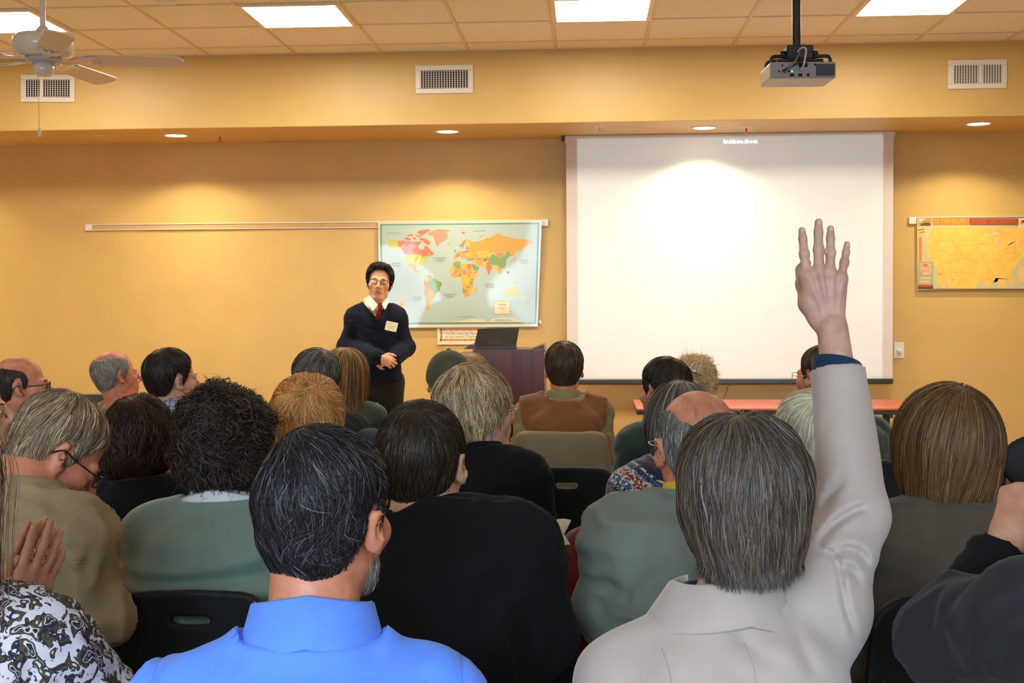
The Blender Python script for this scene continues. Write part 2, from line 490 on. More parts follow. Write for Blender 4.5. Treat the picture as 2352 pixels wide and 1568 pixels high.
# smoke detector on the ceiling at the top of the frame
p = on_z(382, -5, CEIL_Z)
t = Thing('smoke_detector', 'pale round disc on the ceiling at the top edge, right of the fan rod', 'detector', (p[0], p[1], CEIL_Z))
t.part('detector_body', lathe([(.075, .004), (.075, -.012), (.06, -.028), (.03, -.034), (0, -.034)], 24, (p[0], p[1], CEIL_Z)), m_white, smooth=True)
t.part('base_ring', lathe([(.082, .004), (.082, -.005), (.07, -.007)], 24, (p[0], p[1], CEIL_Z)), m_white, smooth=True)

# ------------------------------------------------------------------ wall objects
m_cork = mottle(mat('cork', (0.62, 0.40, 0.18, 1), .9), (0.50, 0.31, 0.13, 1), (0.70, 0.46, 0.22, 1), 180, 3)
m_alu = mat('rail_aluminium', (0.80, 0.76, 0.68, 1), .35, .3)
def map_rail(pa, pb, h, label):
    a, b = on_y(pa[0], pa[1], WALL_Y - .01), on_y(pb[0], pb[1], WALL_Y - .01)
    x0, x1 = a[0], b[0]; zc = lambda x: a[2] + (b[2] - a[2]) * 0 + 0
    z = (a[2] + b[2]) / 2
    t = Thing('map_rail', label, 'rail', ((x0 + x1) / 2, WALL_Y, z - h / 2))
    t.part('cork_strip', box(x0 + .05, x1 - .05, WALL_Y - .010, WALL_Y, z - h / 2 + .006, z + h / 2 - .006), m_cork)
    t.part('upper_edge', box(x0, x1, WALL_Y - .016, WALL_Y, z + h / 2 - .009, z + h / 2, .002), m_alu)
    t.part('lower_edge', box(x0, x1, WALL_Y - .016, WALL_Y, z - h / 2, z - h / 2 + .007, .002), m_alu)
    for s_, x in ((1, x0), (-1, x1)):
        t.part('end_cap', box(min(x, x + s_ * .055), max(x, x + s_ * .055), WALL_Y - .02, WALL_Y, z - h / 2 - .001, z + h / 2 + .001, .003), m_white)
    return z
map_rail((196, 523), (1260, 511), .05, 'long pale map rail on the wall above the speaker')
map_rail((2087, 506), (2800, 500), .052, 'pale map rail holding the yellow map at the right')

# ---- world map
def wmap():
    S_ = 410 / 2352.0
    Yp = WALL_Y - 0.028
    W_ = lambda x, y: on_y(860 + x * S_, 500 + y * S_, Yp)
    tl, tr, br, bl = W_(48, 62), W_(2205, 38), W_(2150, 1432), W_(78, 1450)
    def bump(x, y):      # soft curl of the laminated sheet
        return 0.004 * math.sin(x * .0031 + .6) * math.sin(y * .0042) + 0.010 * max(0, (x - 1500) / 700) * max(0, (500 - y) / 500) ** 2
    def P(x, y, dz=0.0):
        q = W_(x, y); q[1] -= bump(x, y) + dz; return q
    t = Thing('world_map', 'laminated world map poster on the wall behind the speaker', 'map', ((tl[0] + tr[0]) / 2, WALL_Y, bl[2]))
    gl = dict(rough=.32, coat=.55)
    def gm(n, c):
        m = mat('map_' + n, c, **gl); m.node_tree.nodes['Principled BSDF'].inputs['Coat Roughness'].default_value = .05; return m
    nx, ny = 36, 24
    V = []; F = []
    for j in range(ny + 1):
        for i in range(nx + 1):
            a, b = i / nx, j / ny
            x = (48 + (2205 - 48) * a) * (1 - b) + (78 + (2150 - 78) * a) * b
            y = (62 + (38 - 62) * a) * (1 - b) + (1450 + (1432 - 1450) * a) * b
            V.append(P(x, y))
    m1 = len(V)
    V += [v + np.array([0, .0015, 0]) for v in V]
    for j in range(ny):
        for i in range(nx):
            q = j * (nx + 1) + i
            F.append((q, q + nx + 1, q + nx + 2, q + 1)); F.append((m1 + q, m1 + q + 1, m1 + q + nx + 2, m1 + q + nx + 1))
    t.part('sheet', (np.array(V), F), gm('paper', srgb(226, 214, 184)), smooth=True)
    def poly_geo(poly, dz):
        # clip into a fine triangulation so that the print follows the sheet
        bm = bmesh.new()
        vs = [bm.verts.new((x, y, 0)) for x, y in poly]
        bm.faces.new(vs)
        bmesh.ops.triangulate(bm, faces=bm.faces[:])
        for _ in range(4):
            lg = [e for e in bm.edges if e.calc_length() > 160]
            if not lg: break
            bmesh.ops.subdivide_edges(bm, edges=lg, cuts=1); bmesh.ops.triangulate(bm, faces=bm.faces[:])
        bm.verts.index_update()
        V = np.array([P(v.co.x, v.co.y, dz) for v in bm.verts]); F = [tuple(v.index for v in f.verts) for f in bm.faces]
        bm.free(); return V, F
    band = lambda o, i_: joined(*[poly_geo(q, .0012) for q in ([(o[0], o[1]), (o[2], o[1]), (i_[2], i_[1]), (i_[0], i_[1])], [(o[0], o[3]), (o[2], o[3]), (i_[2], i_[3]), (i_[0], i_[3])],
                               [(o[0], o[1]), (i_[0], i_[1]), (i_[0], i_[3]), (o[0], o[3])], [(o[2], o[1]), (i_[2], i_[1]), (i_[2], i_[3]), (o[2], o[3])])])
    t.part('ocean', poly_geo([(98, 100), (2150, 82), (2112, 1378), (112, 1382)], 0.00028), gm('ocean', srgb(176, 194, 186)), smooth=True)
    TE = gm('teal', srgb(104, 146, 134))
    t.part('border', joined(poly_geo([(74, 82), (2178, 62), (2150, 84), (98, 102)], 0.00034), poly_geo([(110, 1382), (2114, 1374), (2132, 1398), (84, 1408)], 0.00034),
                            poly_geo([(74, 82), (98, 100), (112, 1384), (84, 1408)], 0.00034), poly_geo([(2178, 62), (2150, 82), (2112, 1378), (2132, 1398)], 0.00034)), TE)
    G = {'orange': srgb(238, 118, 72), 'deep': srgb(246, 158, 44), 'lime': srgb(190, 190, 44), 'pink': srgb(232, 148, 114), 'green': srgb(128, 158, 82),
         'gold': srgb(236, 180, 50), 'tan': srgb(220, 156, 76), 'rose': srgb(214, 128, 104), 'cream': srgb(222, 210, 170)}
    D = {
     'lime': [[(180,330),(200,295),(235,288),(312,300),(312,385),(340,390),(372,432),(345,405),(290,385),(250,400),(225,420),(190,385)],
              [(408,480),(600,482),(615,495),(640,520),(690,505),(705,520),(690,550),(665,580),(650,610),(652,645),(630,625),(590,625),(550,635),(520,615),(480,610),(440,600),(420,570),(410,530)],
              [(1705,965),(1750,940),(1785,900),(1825,905),(1835,930),(1858,890),(1880,940),(1910,980),(1905,1040),(1870,1075),(1835,1060),(1825,1035),(1785,1030),(1720,1050)],
              [(1200,470),(1285,460),(1270,505),(1210,510)], [(1412,585),(1485,575),(1465,640),(1430,650)], [(1860,1098),(1884,1098),(1874,1114)]],
     'orange': [[(313,300),(350,302),(385,295),(420,310),(480,315),(540,318),(600,310),(625,330),(600,345),(570,375),(600,415),(640,430),(635,455),(655,450),(665,400),(655,370),(690,370),(725,400),(740,430),(770,445),(788,485),(740,500),(715,510),(690,500),(640,520),(615,490),(580,480),(400,478),(375,440),(345,390),(313,385)],
                [(590,270),(640,265),(700,285),(742,325),(720,360),(680,350),(640,310),(600,300)], [(400,255),(440,260),(490,280),(470,300),(430,300),(405,280)],
                [(560,185),(620,160),(700,153),(740,160),(700,190),(650,225),(610,230),(580,205)], [(430,225),(500,215),(520,240),(440,245)], [(530,215),(590,235),(640,235),(620,255),(560,250)], [(500,262),(540,258),(550,290),(510,285)],
                [(1490,585),(1510,580),(1560,650),(1530,690),(1515,755),(1500,755),(1480,690),(1460,665)], [(1065,490),(1105,465),(1122,500),(1110,515),(1075,515)],
                [(1110,370),(1150,335),(1180,295),(1240,283),(1170,325),(1132,390)], [(1220,608),(1265,608),(1285,665),(1220,665)], [(655,830),(690,840),(690,880),(715,900),(710,935),(680,905),(648,860)],
                [(690,755),(740,755),(760,775),(745,800),(715,800),(700,785)], [(1310,715),(1370,690),(1350,720),(1320,735)], [(1270,798),(1305,800),(1300,840),(1265,825)], [(1790,580),(1850,560),(1865,500),(1855,510),(1838,548),(1795,592)],
                [(1150,445),(1205,432),(1215,450),(1180,462)], [(1845,835),(1895,862),(1870,868)], [(1640,660),(1665,665),(1672,745),(1655,742)], [(1430,545),(1500,520),(1480,560),(1420,572)], [(1142,188),(1200,182),(1180,212),(1160,215)]],
     'pink': [[(690,210),(730,185),(800,160),(880,150),(945,155),(1000,170),(960,190),(970,235),(960,285),(910,310),(860,335),(845,380),(815,365),(795,320),(780,270),(765,235),(715,230)]],
     'tan': [[(440,605),(480,612),(520,618),(548,640),(550,680),(575,700),(600,690),(605,705),(580,722),(540,715),(510,680),(485,630),(470,660),(455,625)], [(1115,445),(1165,440),(1200,470),(1200,508),(1130,498)],
             [(1160,503),(1222,505),(1210,545),(1190,550)], [(1310,560),(1400,565),(1425,610),(1400,645),(1350,615),(1320,585)], [(1160,882),(1210,890),(1210,930),(1160,935)]],
     'deep': [[(1240,285),(1300,315),(1270,335),(1330,315),(1440,290),(1470,262),(1510,265),(1600,215),(1650,205),(1690,235),(1760,250),(1860,275),(1990,285),(2040,290),(2105,318),(2055,350),(1990,370),(1960,410),(1935,438),(1930,410),(1960,370),(1900,375),(1840,390),(1870,440),(1840,500),(1810,510),(1790,470),(1750,440),(1690,465),(1600,460),(1530,460),(1440,430),(1350,450),(1340,510),(1300,500),(1285,460),(1240,440),(1205,400),(1245,375),(1255,340)],
              [(1365,270),(1400,235),(1450,222),(1390,255),(1380,275)], [(1580,172),(1640,190),(1600,192)], [(955,335),(1000,330),(985,350),(962,350)], [(100,318),(150,330),(140,346),(105,338)],
              [(715,960),(760,958),(785,1000),(790,1040),(770,1080),(740,1100),(730,1150),(715,1215),(690,1195),(697,1120),(707,1040)], [(1105,685),(1140,668),(1168,672),(1160,730),(1105,735)],
              [(1222,670),(1285,668),(1300,715),(1270,755),(1215,755),(1205,740)], [(1180,1000),(1260,985),(1250,1030),(1195,1052),(1182,1030)], [(1325,930),(1355,908),(1340,980),(1322,980)], [(575,705),(610,715),(630,745),(650,765),(620,745),(590,725)], [(1000,742),(1060,745),(1100,738),(1105,780),(1045,790),(1005,760)]],
     'gold': [[(670,770),(690,755),(700,790),(720,800),(715,830),(690,840),(665,810)], [(760,775),(800,795),(790,808),(750,805)], [(1000,640),(1030,630),(1055,660),(1050,713),(1000,715)], [(1132,598),(1218,605),(1218,685),(1190,670),(1137,663)],
              [(1275,737),(1310,725),(1360,745),(1325,790),(1290,795),(1270,770)], [(1165,790),(1240,770),(1255,830),(1245,888),(1200,893),(1160,850),(1140,830)], [(1142,777),(1180,765),(1250,758),(1240,768),(1165,788)], [(1265,895),(1305,895),(1290,935),(1270,990),(1255,960)],
              [(1035,525),(1080,530),(1065,565),(1035,565)], [(1205,300),(1240,292),(1253,340),(1240,375),(1200,380)], [(1345,460),(1440,434),(1530,463),(1558,480),(1510,520),(1450,525),(1370,520)], [(1280,575),(1328,565),(1338,610),(1300,610)],
              [(1580,632),(1610,622),(1640,662),(1662,690),(1650,740),(1620,700),(1590,690)], [(1605,785),(1660,845),(1640,848),(1610,800)], [(1680,815),(1725,785),(1710,840),(1685,835)], [(1030,432),(1046,425),(1044,452),(1030,455)], [(760,960),(785,985),(783,998),(762,962)], [(1800,825),(1845,835),(1860,858),(1820,845)]],
     'green': [[(720,815),(745,800),(800,810),(820,825),(892,855),(885,890),(865,920),(860,960),(820,990),(795,1030),(785,1000),(762,955),(747,925),(720,890),(692,880),(697,845)], [(705,960),(714,960),(705,1050),(690,1180),(722,1218),(690,1205),(680,1180),(695,1050)],
               [(1070,577),(1130,572),(1135,640),(1138,665),(1105,683),(1037,635),(1068,615)], [(1040,592),(1068,578),(1066,612),(1035,632)], [(1107,737),(1158,735),(1140,778),(1110,780)], [(1250,832),(1295,847),(1300,885),(1250,880)], [(1155,937),(1193,937),(1188,1000),(1175,1005)],
               [(1125,503),(1145,507),(1175,545),(1165,550)], [(1220,540),(1305,535),(1305,560),(1230,565)], [(1050,405),(1085,455),(1055,455)], [(1152,345),(1185,307),(1203,315),(1180,360),(1160,415),(1148,390)], [(1270,607),(1320,614),(1388,660),(1368,688),(1310,698)],
               [(1485,550),(1515,523),(1560,473),(1598,503),(1650,527),(1717,502),(1737,440),(1760,437),(1810,490),(1780,510),(1740,540),(1735,620),(1715,660),(1680,672),(1640,650),(1615,622),(1560,625),(1510,588)], [(1345,530),(1410,535),(1400,555),(1360,552)], [(1222,757),(1260,757),(1262,785),(1240,780)]],
     'rose': [[(1057,662),(1103,687),(1100,720),(1060,743),(1010,740),(1052,715)], [(1170,674),(1208,692),(1205,740),(1175,758),(1162,730)], [(1212,892),(1270,892),(1265,920),(1212,935)], [(1192,947),(1235,945),(1230,983),(1190,995)], [(715,897),(745,922),(762,950),(735,963),(712,940)],
              [(1590,467),(1650,460),(1720,475),(1715,498),(1640,523),(1600,500)], [(2035,1070),(2042,1080),(1992,1138),(1985,1130)], [(1740,700),(1760,700),(1762,765),(1745,740)], [(1200,430),(1245,425),(1235,450),(1210,448)]],
     'cream': [[(1000,1372),(1180,1350),(1300,1330),(1450,1340),(1480,1372)], [(1500,1372),(1560,1330),(1700,1312),(1850,1320),(1960,1372)]],
    }
    for k, polys in D.items():
        mk = gm(k, G[k])
        for q in polys: t.part('printed_country' if k != 'cream' else 'printed_coast', poly_geo(q, .0006), mk)
    LAND = [([(1000,640),(1030,630),(1040,592),(1070,575),(1130,570),(1140,598),(1220,603),(1265,606),(1290,668),(1302,716),(1315,730),(1360,745),(1330,808),(1305,842),(1302,890),(1305,935),(1275,990),(1255,1028),(1195,1052),(1178,1030),(1172,1005),(1155,935),(1160,880),(1138,835),(1140,782),(1108,784),(1045,792),(1005,762),(998,716)], 'gold'),
            ([(1035,525),(1035,565),(1065,567),(1082,530),(1125,512),(1150,515),(1195,548),(1222,540),(1305,560),(1342,612),(1425,612),(1402,646),(1470,645),(1500,582),(1485,550),(1520,520),(1345,455),(1290,465),(1240,440),(1200,430),(1115,445),(1065,490)], 'tan'),
            ([(670,770),(690,752),(760,772),(800,795),(892,855),(865,920),(860,960),(820,990),(795,1035),(770,1080),(740,1100),(730,1150),(722,1218),(690,1205),(705,960),(680,905),(648,860),(655,830)], 'tan')]
    for q, k in LAND: t.part('printed_land', poly_geo(q, .0004), gm('land_' + k, G[k]))
    lakes = [[(570,375),(610,340),(650,350),(660,400),(640,428),(600,412)], [(1040,560),(1045,560),(1042,562)], [(700,470),(735,475),(715,498)], [(412,328),(440,332),(430,342)], [(448,368),(470,372),(455,380)], [(535,445),(550,448),(545,456)]]
    t.part('printed_lakes', joined(*[poly_geo(q, .0028) for q in lakes]), gm('lake', srgb(176, 194, 186)))
    lab = gm('ink', srgb(120, 128, 116))
    tx = []
    for s_, x, y, sz in (('ATLANTIC', 860, 533, 34), ('OCEAN', 862, 565, 34), ('PACIFIC', 290, 604, 34), ('OCEAN', 290, 635, 34), ('PACIFIC', 565, 1050, 30), ('OCEAN', 566, 1080, 30), ('ATLANTIC', 995, 1012, 34), ('OCEAN', 998, 1042, 34),
                         ('INDIAN', 1520, 880, 34), ('OCEAN', 1520, 912, 34), ('PACIFIC', 1978, 560, 30), ('OCEAN', 1978, 592, 30), ('ARCTIC OCEAN', 262, 203, 24), ('ARCTIC OCEAN', 1380, 175, 22), ('SOUTHERN OCEAN', 1205, 1306, 24), ('ANTARCTICA', 1700, 1350, 34), ('GREENLAND', 870, 235, 18)):
        tx.append(text_geo(s_, sz * S_ / 300 * 1.0, P(x, y, .0024), (1, 0, 0), (0, 0, 1)))
    for g in tx: t.part('printed_name', g, lab)
    lg = joined(poly_geo([(1577,1092),(1782,1090),(1784,1262),(1579,1264)], 0.00067))
    t.part('legend', lg, gm('legend', srgb(240, 214, 160)))
    t.part('legend_frame', joined(*[poly_geo(q, .003) for q in ([(1574,1090),(1784,1088),(1784,1093),(1574,1095)], [(1575,1262),(1786,1260),(1786,1265),(1575,1267)], [(1574,1090),(1579,1090),(1582,1266),(1577,1266)], [(1780,1090),(1785,1090),(1787,1264),(1782,1264)])]), gm('legend_line', srgb(196, 160, 96)))
    t.part('legend_title', text_geo('World', 36 * S_ / 290, P(1682, 1142, .0022), (1, 0, 0), (0, 0, 1)), gm('title', srgb(90, 84, 60)))
    t.part('legend_lines', joined(*[poly_geo([(1682 - w, y), (1682 + w, y), (1682 + w, y + 7), (1682 - w, y + 7)], 0.00095) for y, w in ((1106, 58), (1172, 54), (1186, 40), (1205, 30), (1238, 24))]), gm('fine', srgb(206, 180, 130)))
    circ = [(352 + 50 * math.cos(a), 1137 + 50 * math.sin(a)) for a in np.linspace(0, 2 * pi, 24, endpoint=False)]
    t.part('compass_disc', poly_geo(circ, 0.00067), gm('compass', srgb(230, 166, 70)))
    star = [(352 + (40 if k % 2 == 0 else 9) * math.cos(a), 1137 + (40 if k % 2 == 0 else 9) * math.sin(a)) for k, a in enumerate(np.linspace(0, 2 * pi, 8, endpoint=False))]
    t.part('compass_star', poly_geo(star, 0.00090), gm('star', srgb(150, 146, 120)))
    fl = [poly_geo([(1757, 708), (1792, 718), (1757, 732)], 0.00112), poly_geo([(1452, 548), (1482, 560), (1455, 572)], 0.00112), poly_geo([(1205, 390), (1235, 396), (1208, 408)], 0.00112)]
    t.part('marker_flags', joined(*fl), gm('flag', srgb(58, 48, 44)))
wmap()
# small glossy clip on the wall by the map's lower right corner
p = on_y(1241, 739, WALL_Y - .006)
single('wall_clip', xform(box(-.008, .008, -.006, .006, -.014, .014, 0.00112), ry_m(-.5), p), mat('clear_plastic', (.9, .92, .97, 1), .08, coat=1.0), 'tiny shiny clip on the wall at the map\'s lower right corner', 'clip')

# ---- map of the United States at the right
def usmap():
    S_ = 282 / 2211.0
    Yp = WALL_Y - 0.024
    P = lambda x, y, dz=0.0: on_y(2070 + x * S_, 480 + y * S_, Yp) - np.array([0, dz, 0])
    def pg(poly, dz):
        bm = bmesh.new(); bm.faces.new([bm.verts.new((x, y, 0)) for x, y in poly]); bmesh.ops.triangulate(bm, faces=bm.faces[:])
        for _ in range(4):
            lg = [e for e in bm.edges if e.calc_length() > 260]
            if not lg: break
            bmesh.ops.subdivide_edges(bm, edges=lg, cuts=1); bmesh.ops.triangulate(bm, faces=bm.faces[:])
        bm.verts.index_update()
        g = np.array([P(v.co.x, v.co.y, dz) for v in bm.verts]), [tuple(v.index for v in f.verts) for f in bm.faces]
        bm.free(); return g
    rc = lambda x0, y0, x1, y1, dz: pg([(x0, y0), (x1, y0), (x1, y1), (x0, y1)], dz)
    o_ = P(1600, 1440)
    t = Thing('road_map', 'yellow map of the United States hanging at the right, cut by the frame', 'map', (o_[0], WALL_Y, o_[2]))
    m = lambda n, c, **k: mat('usmap_' + n, c, .45, coat=.3)
    sheet = pg([(285, 165), (3300, 150), (3300, 1440), (290, 1450)], 0)
    back = (sheet[0] + np.array([0, .0015, 0]), [f[::-1] for f in sheet[1]])
    t.part('sheet', joined(sheet, back), m('sea', srgb(206, 200, 150)))
    land = [(560,330),(2700,330),(2600,560),(2400,640),(2300,760),(2150,900),(2050,1040),(1990,1180),(2040,1310),(2035,1410),(1960,1330),(1930,1260),(1700,1240),(1660,1320),(1450,1290),(1370,1350),(1350,1440),(1100,1440),(860,1420),(820,1340),(780,1320),(790,1420),(740,1420),(660,1310),(650,1200),(610,1040),(540,930),(500,830),(470,680),(500,500),(545,420)]
    t.part('printed_land', pg(land, 0.00034), mottle(m('land', srgb(244, 200, 96)), srgb(240, 192, 86), srgb(248, 206, 104), 20, 3))
    lakes = [[(1570,480),(1640,410),(1700,395),(1770,450),(1760,490),(1690,460),(1620,480)], [(1690,540),(1740,510),(1745,600),(1715,705),(1690,650)], [(1750,510),(1830,505),(1800,520)], [(1890,670),(1960,620),(2050,560),(2040,585),(1970,610),(1910,670)], [(690,1130),(720,1120),(750,1160),(715,1165)]]
    t.part('printed_lakes', joined(*[pg(q, .002) for q in lakes]), m('lake', srgb(214, 204, 160)))
    road = []
    for k in range(26):
        x0 = 560 + (k * 83) % 1500; y0 = 380 + (k * 197) % 850; a = (k * 37 % 11 - 5) * .06 + (0 if k % 2 else pi / 2); ln = 260 + (k * 71) % 420
        dx, dy = math.cos(a) * ln, math.sin(a) * ln
        x1, y1 = min(2100, max(560, x0 + dx)), min(1230, max(340, y0 + dy))
        nx_, ny_ = -math.sin(a) * 3, math.cos(a) * 3
        road.append(pg([(x0 - nx_, y0 - ny_), (x1 - nx_, y1 - ny_), (x1 + nx_, y1 + ny_), (x0 + nx_, y0 + ny_)], 0.00062))
    t.part('printed_roads', joined(*road), m('road', srgb(226, 164, 70)), kind='stuff')
    t.part('inset_panels', joined(rc(1480, 1285, 1620, 1400, 0.00050), rc(1740, 1260, 1890, 1405, 0.00050), rc(2120, 1020, 2260, 1310, 0.00050)), m('inset', srgb(238, 204, 120)))
    t.part('header_band', rc(555, 165, 2110, 292, 0.00045), m('band', srgb(206, 138, 58)))
    t.part('header_band', rc(1230, 165, 2110, 292, 0.00056), m('band_dark', srgb(150, 86, 50)))
    h = 120 * S_ / 300 * 1.02
    t.part('header_lettering', text_geo('ON THE ROAD', h, P(850, 225, .0012), (1, 0, 0), (0, 0, 1), xscale=.74), m('yellow_ink', srgb(252, 190, 60)))
    t.part('header_lettering', text_geo('AROUND THE COUNTRY.', h, P(1668, 225, .0012), (1, 0, 0), (0, 0, 1), xscale=.55), m('red_ink', srgb(246, 88, 56)))
    t.part('stamp', joined(rc(2112, 165, 2300, 345, 0.00067)), m('stamp', srgb(240, 210, 150)))
    t.part('stamp_mark', pg([(2150, 275), (2165, 205), (2180, 200), (2195, 240), (2215, 205), (2232, 275), (2218, 275), (2210, 240), (2195, 268), (2175, 240), (2165, 280)], 0.00101), m('stamp_ink', srgb(176, 96, 50)))
    t.part('photo_print', rc(315, 165, 535, 300, 0.00062), m('photo', srgb(190, 150, 96)))
    t.part('photo_print', pg([(320, 170), (440, 170), (330, 250)], 0.00084), m('photo_sky', srgb(220, 214, 206)))
    t.part('photo_print', pg([(345, 300), (345, 270), (440, 240), (520, 250), (530, 300)], 0.00084), m('photo_car', srgb(110, 74, 30)))
    t.part('photo_print', pg([(285, 310), (425, 310), (430, 475), (300, 500)], 0.00067), m('photo_card', srgb(236, 196, 124)))
    t.part('photo_print', joined(pg([(300, 375), (410, 355), (412, 370), (302, 390)], 0.00090), pg([(320, 425), (410, 400), (420, 412), (325, 436)], 0.00090)), m('photo_dark', srgb(120, 84, 40)))
    t.part('orange_strip', rc(316, 505, 370, 940, 0.00050), m('strip', srgb(238, 138, 58)))
    t.part('legend_panel', rc(300, 950, 580, 1430, 0.00050), m('legend', srgb(170, 178, 146)))
    sh = [(345,1060),(370,1040),(440,1055),(500,1040),(545,1060),(550,1120),(510,1165),(430,1185),(370,1160),(340,1110)]
    t.part('route_shield', pg(sh, 0.00073), m('shield', srgb(236, 196, 136)))
    t.part('route_number', text_geo('600', 120 * S_ / 300, P(437, 1108, 0.00112), (1, 0, 0), (0, 0, 1)), m('shield_ink', srgb(232, 132, 84)))
    t.part('legend_signs', joined(rc(350, 975, 540, 1030, 0.00073), rc(345, 1220, 540, 1260, 0.00073), rc(340, 1285, 520, 1330, 0.00073)), m('sign', srgb(228, 192, 140)))
    t.part('legend_tag', rc(388, 990, 476, 1030, 0.00095), m('tag', srgb(234, 124, 50)))
    t.part('legend_foot', rc(300, 1365, 570, 1440, 0.00073), m('foot', srgb(104, 60, 40)))
    t.part('legend_foot_text', rc(315, 1372, 550, 1398, 0.00095), m('foot_red', srgb(214, 78, 54)))
    t.part('bottom_edge', rc(570, 1432, 3300, 1444, 0.00056), m('edge', srgb(130, 70, 40)))
    t.part('marker_dots', joined(rc(690, 1155, 712, 1180, 0.00095), rc(900, 1265, 935, 1282, 0.00095)), m('dot', srgb(232, 92, 40)))
usmap()

# ---- notice under the world map
def notice():
    S_ = 280 / 2352.0
    Yp = WALL_Y - 0.012
    P = lambda x, y, dz=0.0: on_y(990 + x * S_, 730 + y * S_, Yp) - np.array([0, dz, 0])
    a, b = P(120, 178), P(1080, 510)
    t = Thing('notice', 'white class notice with a coloured checker border below the world map', 'sign', ((a[0] + b[0]) / 2, WALL_Y, b[2]))
    t.part('card', box(a[0], b[0], Yp, Yp + .004, b[2], a[2], 0.00028), mat('notice_card', srgb(240, 226, 200), .4))
    yel = mat('notice_yellow', srgb(246, 196, 60), .4)
    def rc(x0, y0, x1, y1, dz):
        q = [P(x0, y0, dz), P(x1, y0, dz), P(x1, y1, dz), P(x0, y1, dz)]; return np.array(q), [(0, 3, 2, 1)]
    t.part('border_band', joined(rc(172, 205, 1030, 245, 0.00022), rc(172, 400, 1030, 445, 0.00022), rc(172, 205, 222, 445, 0.00022), rc(990, 205, 1030, 445, 0.00022)), yel)
    cols = [mat('notice_orange', srgb(240, 130, 56), .4), mat('notice_teal', srgb(70, 140, 130), .4), mat('notice_rose', srgb(226, 150, 130), .4)]
    cells = {0: [], 1: [], 2: []}
    for k in range(26):
        x = 184 + k * 31.5
        cells[(0, 0, 1, 2)[k % 4] if k else 1].append(rc(x, 212, x + 31, 238, 0.00039)); cells[(0, 2, 1, 0)[k % 4] if k else 1].append(rc(x, 410, x + 31, 436, 0.00039))
    for k in range(5): cells[(0, 1, 0, 1, 0)[k]].append(rc(184, 248 + k * 32, 214, 279 + k * 32, 0.00039))
    for k in cells: t.part('border_checks', joined(*cells[k]), cols[k], kind='stuff')
    ink = mat('notice_ink', srgb(120, 112, 100), .5)
    h = 52 * S_ / 300
    for s_, x, y in (('For ESL Class use. Please', 282, 300), ('do not remove. Thank you', 268, 360)):
        t.part('lettering', text_geo(s_, h * 1.22, P(x, y, 0.00045), (1, 0, 0), (0, 0, 1), align='LEFT', xscale=.98), ink)
notice()

# ---- projection screen
SCR_Y = 9.42
def screen():
    a, b = on_y(1300, 312, SCR_Y), on_y(2050, 868, SCR_Y)
    c = on_y(1302, 872, SCR_Y)
    x0, x1, z0 = a[0], b[0], (b[2] + c[2]) / 2
    t = Thing('projection_screen', 'large white pull-down projection screen on the front wall', 'screen', ((x0 + x1) / 2, SCR_Y, z0 - .04))
    t.part('roller_case', box(x0 - .01, x1 + .01, SCR_Y + .004, SCR_Y + .09, SOFF_Z - .05, SOFF_Z, .006), m_white)
    t.part('end_bracket', box(x0 - .035, x0 - .010, SCR_Y + .0, SCR_Y + .08, SOFF_Z - .034, SOFF_Z - .004, .003), mat('black_case', (.02, .02, .02, 1), .4))
    t.part('end_bracket', box(x1 + .010, x1 + .022, SCR_Y + .02, SCR_Y + .08, SOFF_Z - .030, SOFF_Z - .004, .003), m_white)
    sheet = mottle(mat('screen_fabric', (0.80, 0.79, 0.77, 1), .75), (0.79, .78, .76, 1), (0.81, .80, .78, 1), 3)
    bd = mat('screen_off_beam', (0.76, 0.70, 0.68, 1), .75)  # pinker copy of the fabric: the missing beam light put into the colour
    t.part('fabric', box(x0 + .085, x1 - .075, SCR_Y, SCR_Y + .002, z0, SOFF_Z - .004), sheet)
    t.part('off_beam_margin', box(x0, x0 + .085, SCR_Y, SCR_Y + .002, z0, SOFF_Z - .004), bd)
    t.part('off_beam_margin', box(x1 - .075, x1, SCR_Y, SCR_Y + .002, z0, SOFF_Z - .004), bd)
    t.part('bottom_bar', box(x0, x1 + .004, SCR_Y - .012, SCR_Y + .014, z0 - .04, z0, .008, 2), mat('black_bar', (.03, .03, .028, 1), .3))
    q = on_y(1701, 325, SCR_Y)
    t.part('projected_text', text_geo('End of slide show, click to exit.', .044, (q[0], SCR_Y - .002, q[2]), (1, 0, 0), (0, 0, 1), xscale=.455), mat('projected_light', (.9, 1, 1, 1), .6, emit=(.75, .95, 1, 1), emit_s=1.6))
screen()
# dimmer plate
def dimmer():
    a, b = on_y(2053, 787, WALL_Y - .005), on_y(2077, 822, WALL_Y - .005)
    cx, cz = (a[0] + b[0]) / 2, (a[2] + b[2]) / 2
    t = Thing('dimmer_switch', 'white dimmer switch plate on the wall right of the screen', 'switch', (cx, WALL_Y, b[2]))
    t.part('plate', box(cx - .038, cx + .038, WALL_Y - .007, WALL_Y, cz - .06, cz + .06, .003), m_white_plastic)
    t.part('knob', xform(lathe([(.019, 0), (.017, .018), (.013, .021), (0, .021)], 20), rx_m(pi / 2), (cx, WALL_Y - .007, cz - .004)), m_white_plastic, smooth=True)
dimmer()
# thin pull cord hanging below the screen
q0, q1 = on_y(1673, 885, WALL_Y - .01), on_y(1664, 913, WALL_Y - .01)
single('pull_cord', tube([q0, (q0 + q1) / 2 + np.array([.002, 0, 0]), q1], .0022, 6), mat('cord_brown', srgb(120, 76, 40), .7), 'thin brown cord on the wall under the screen', 'cord')

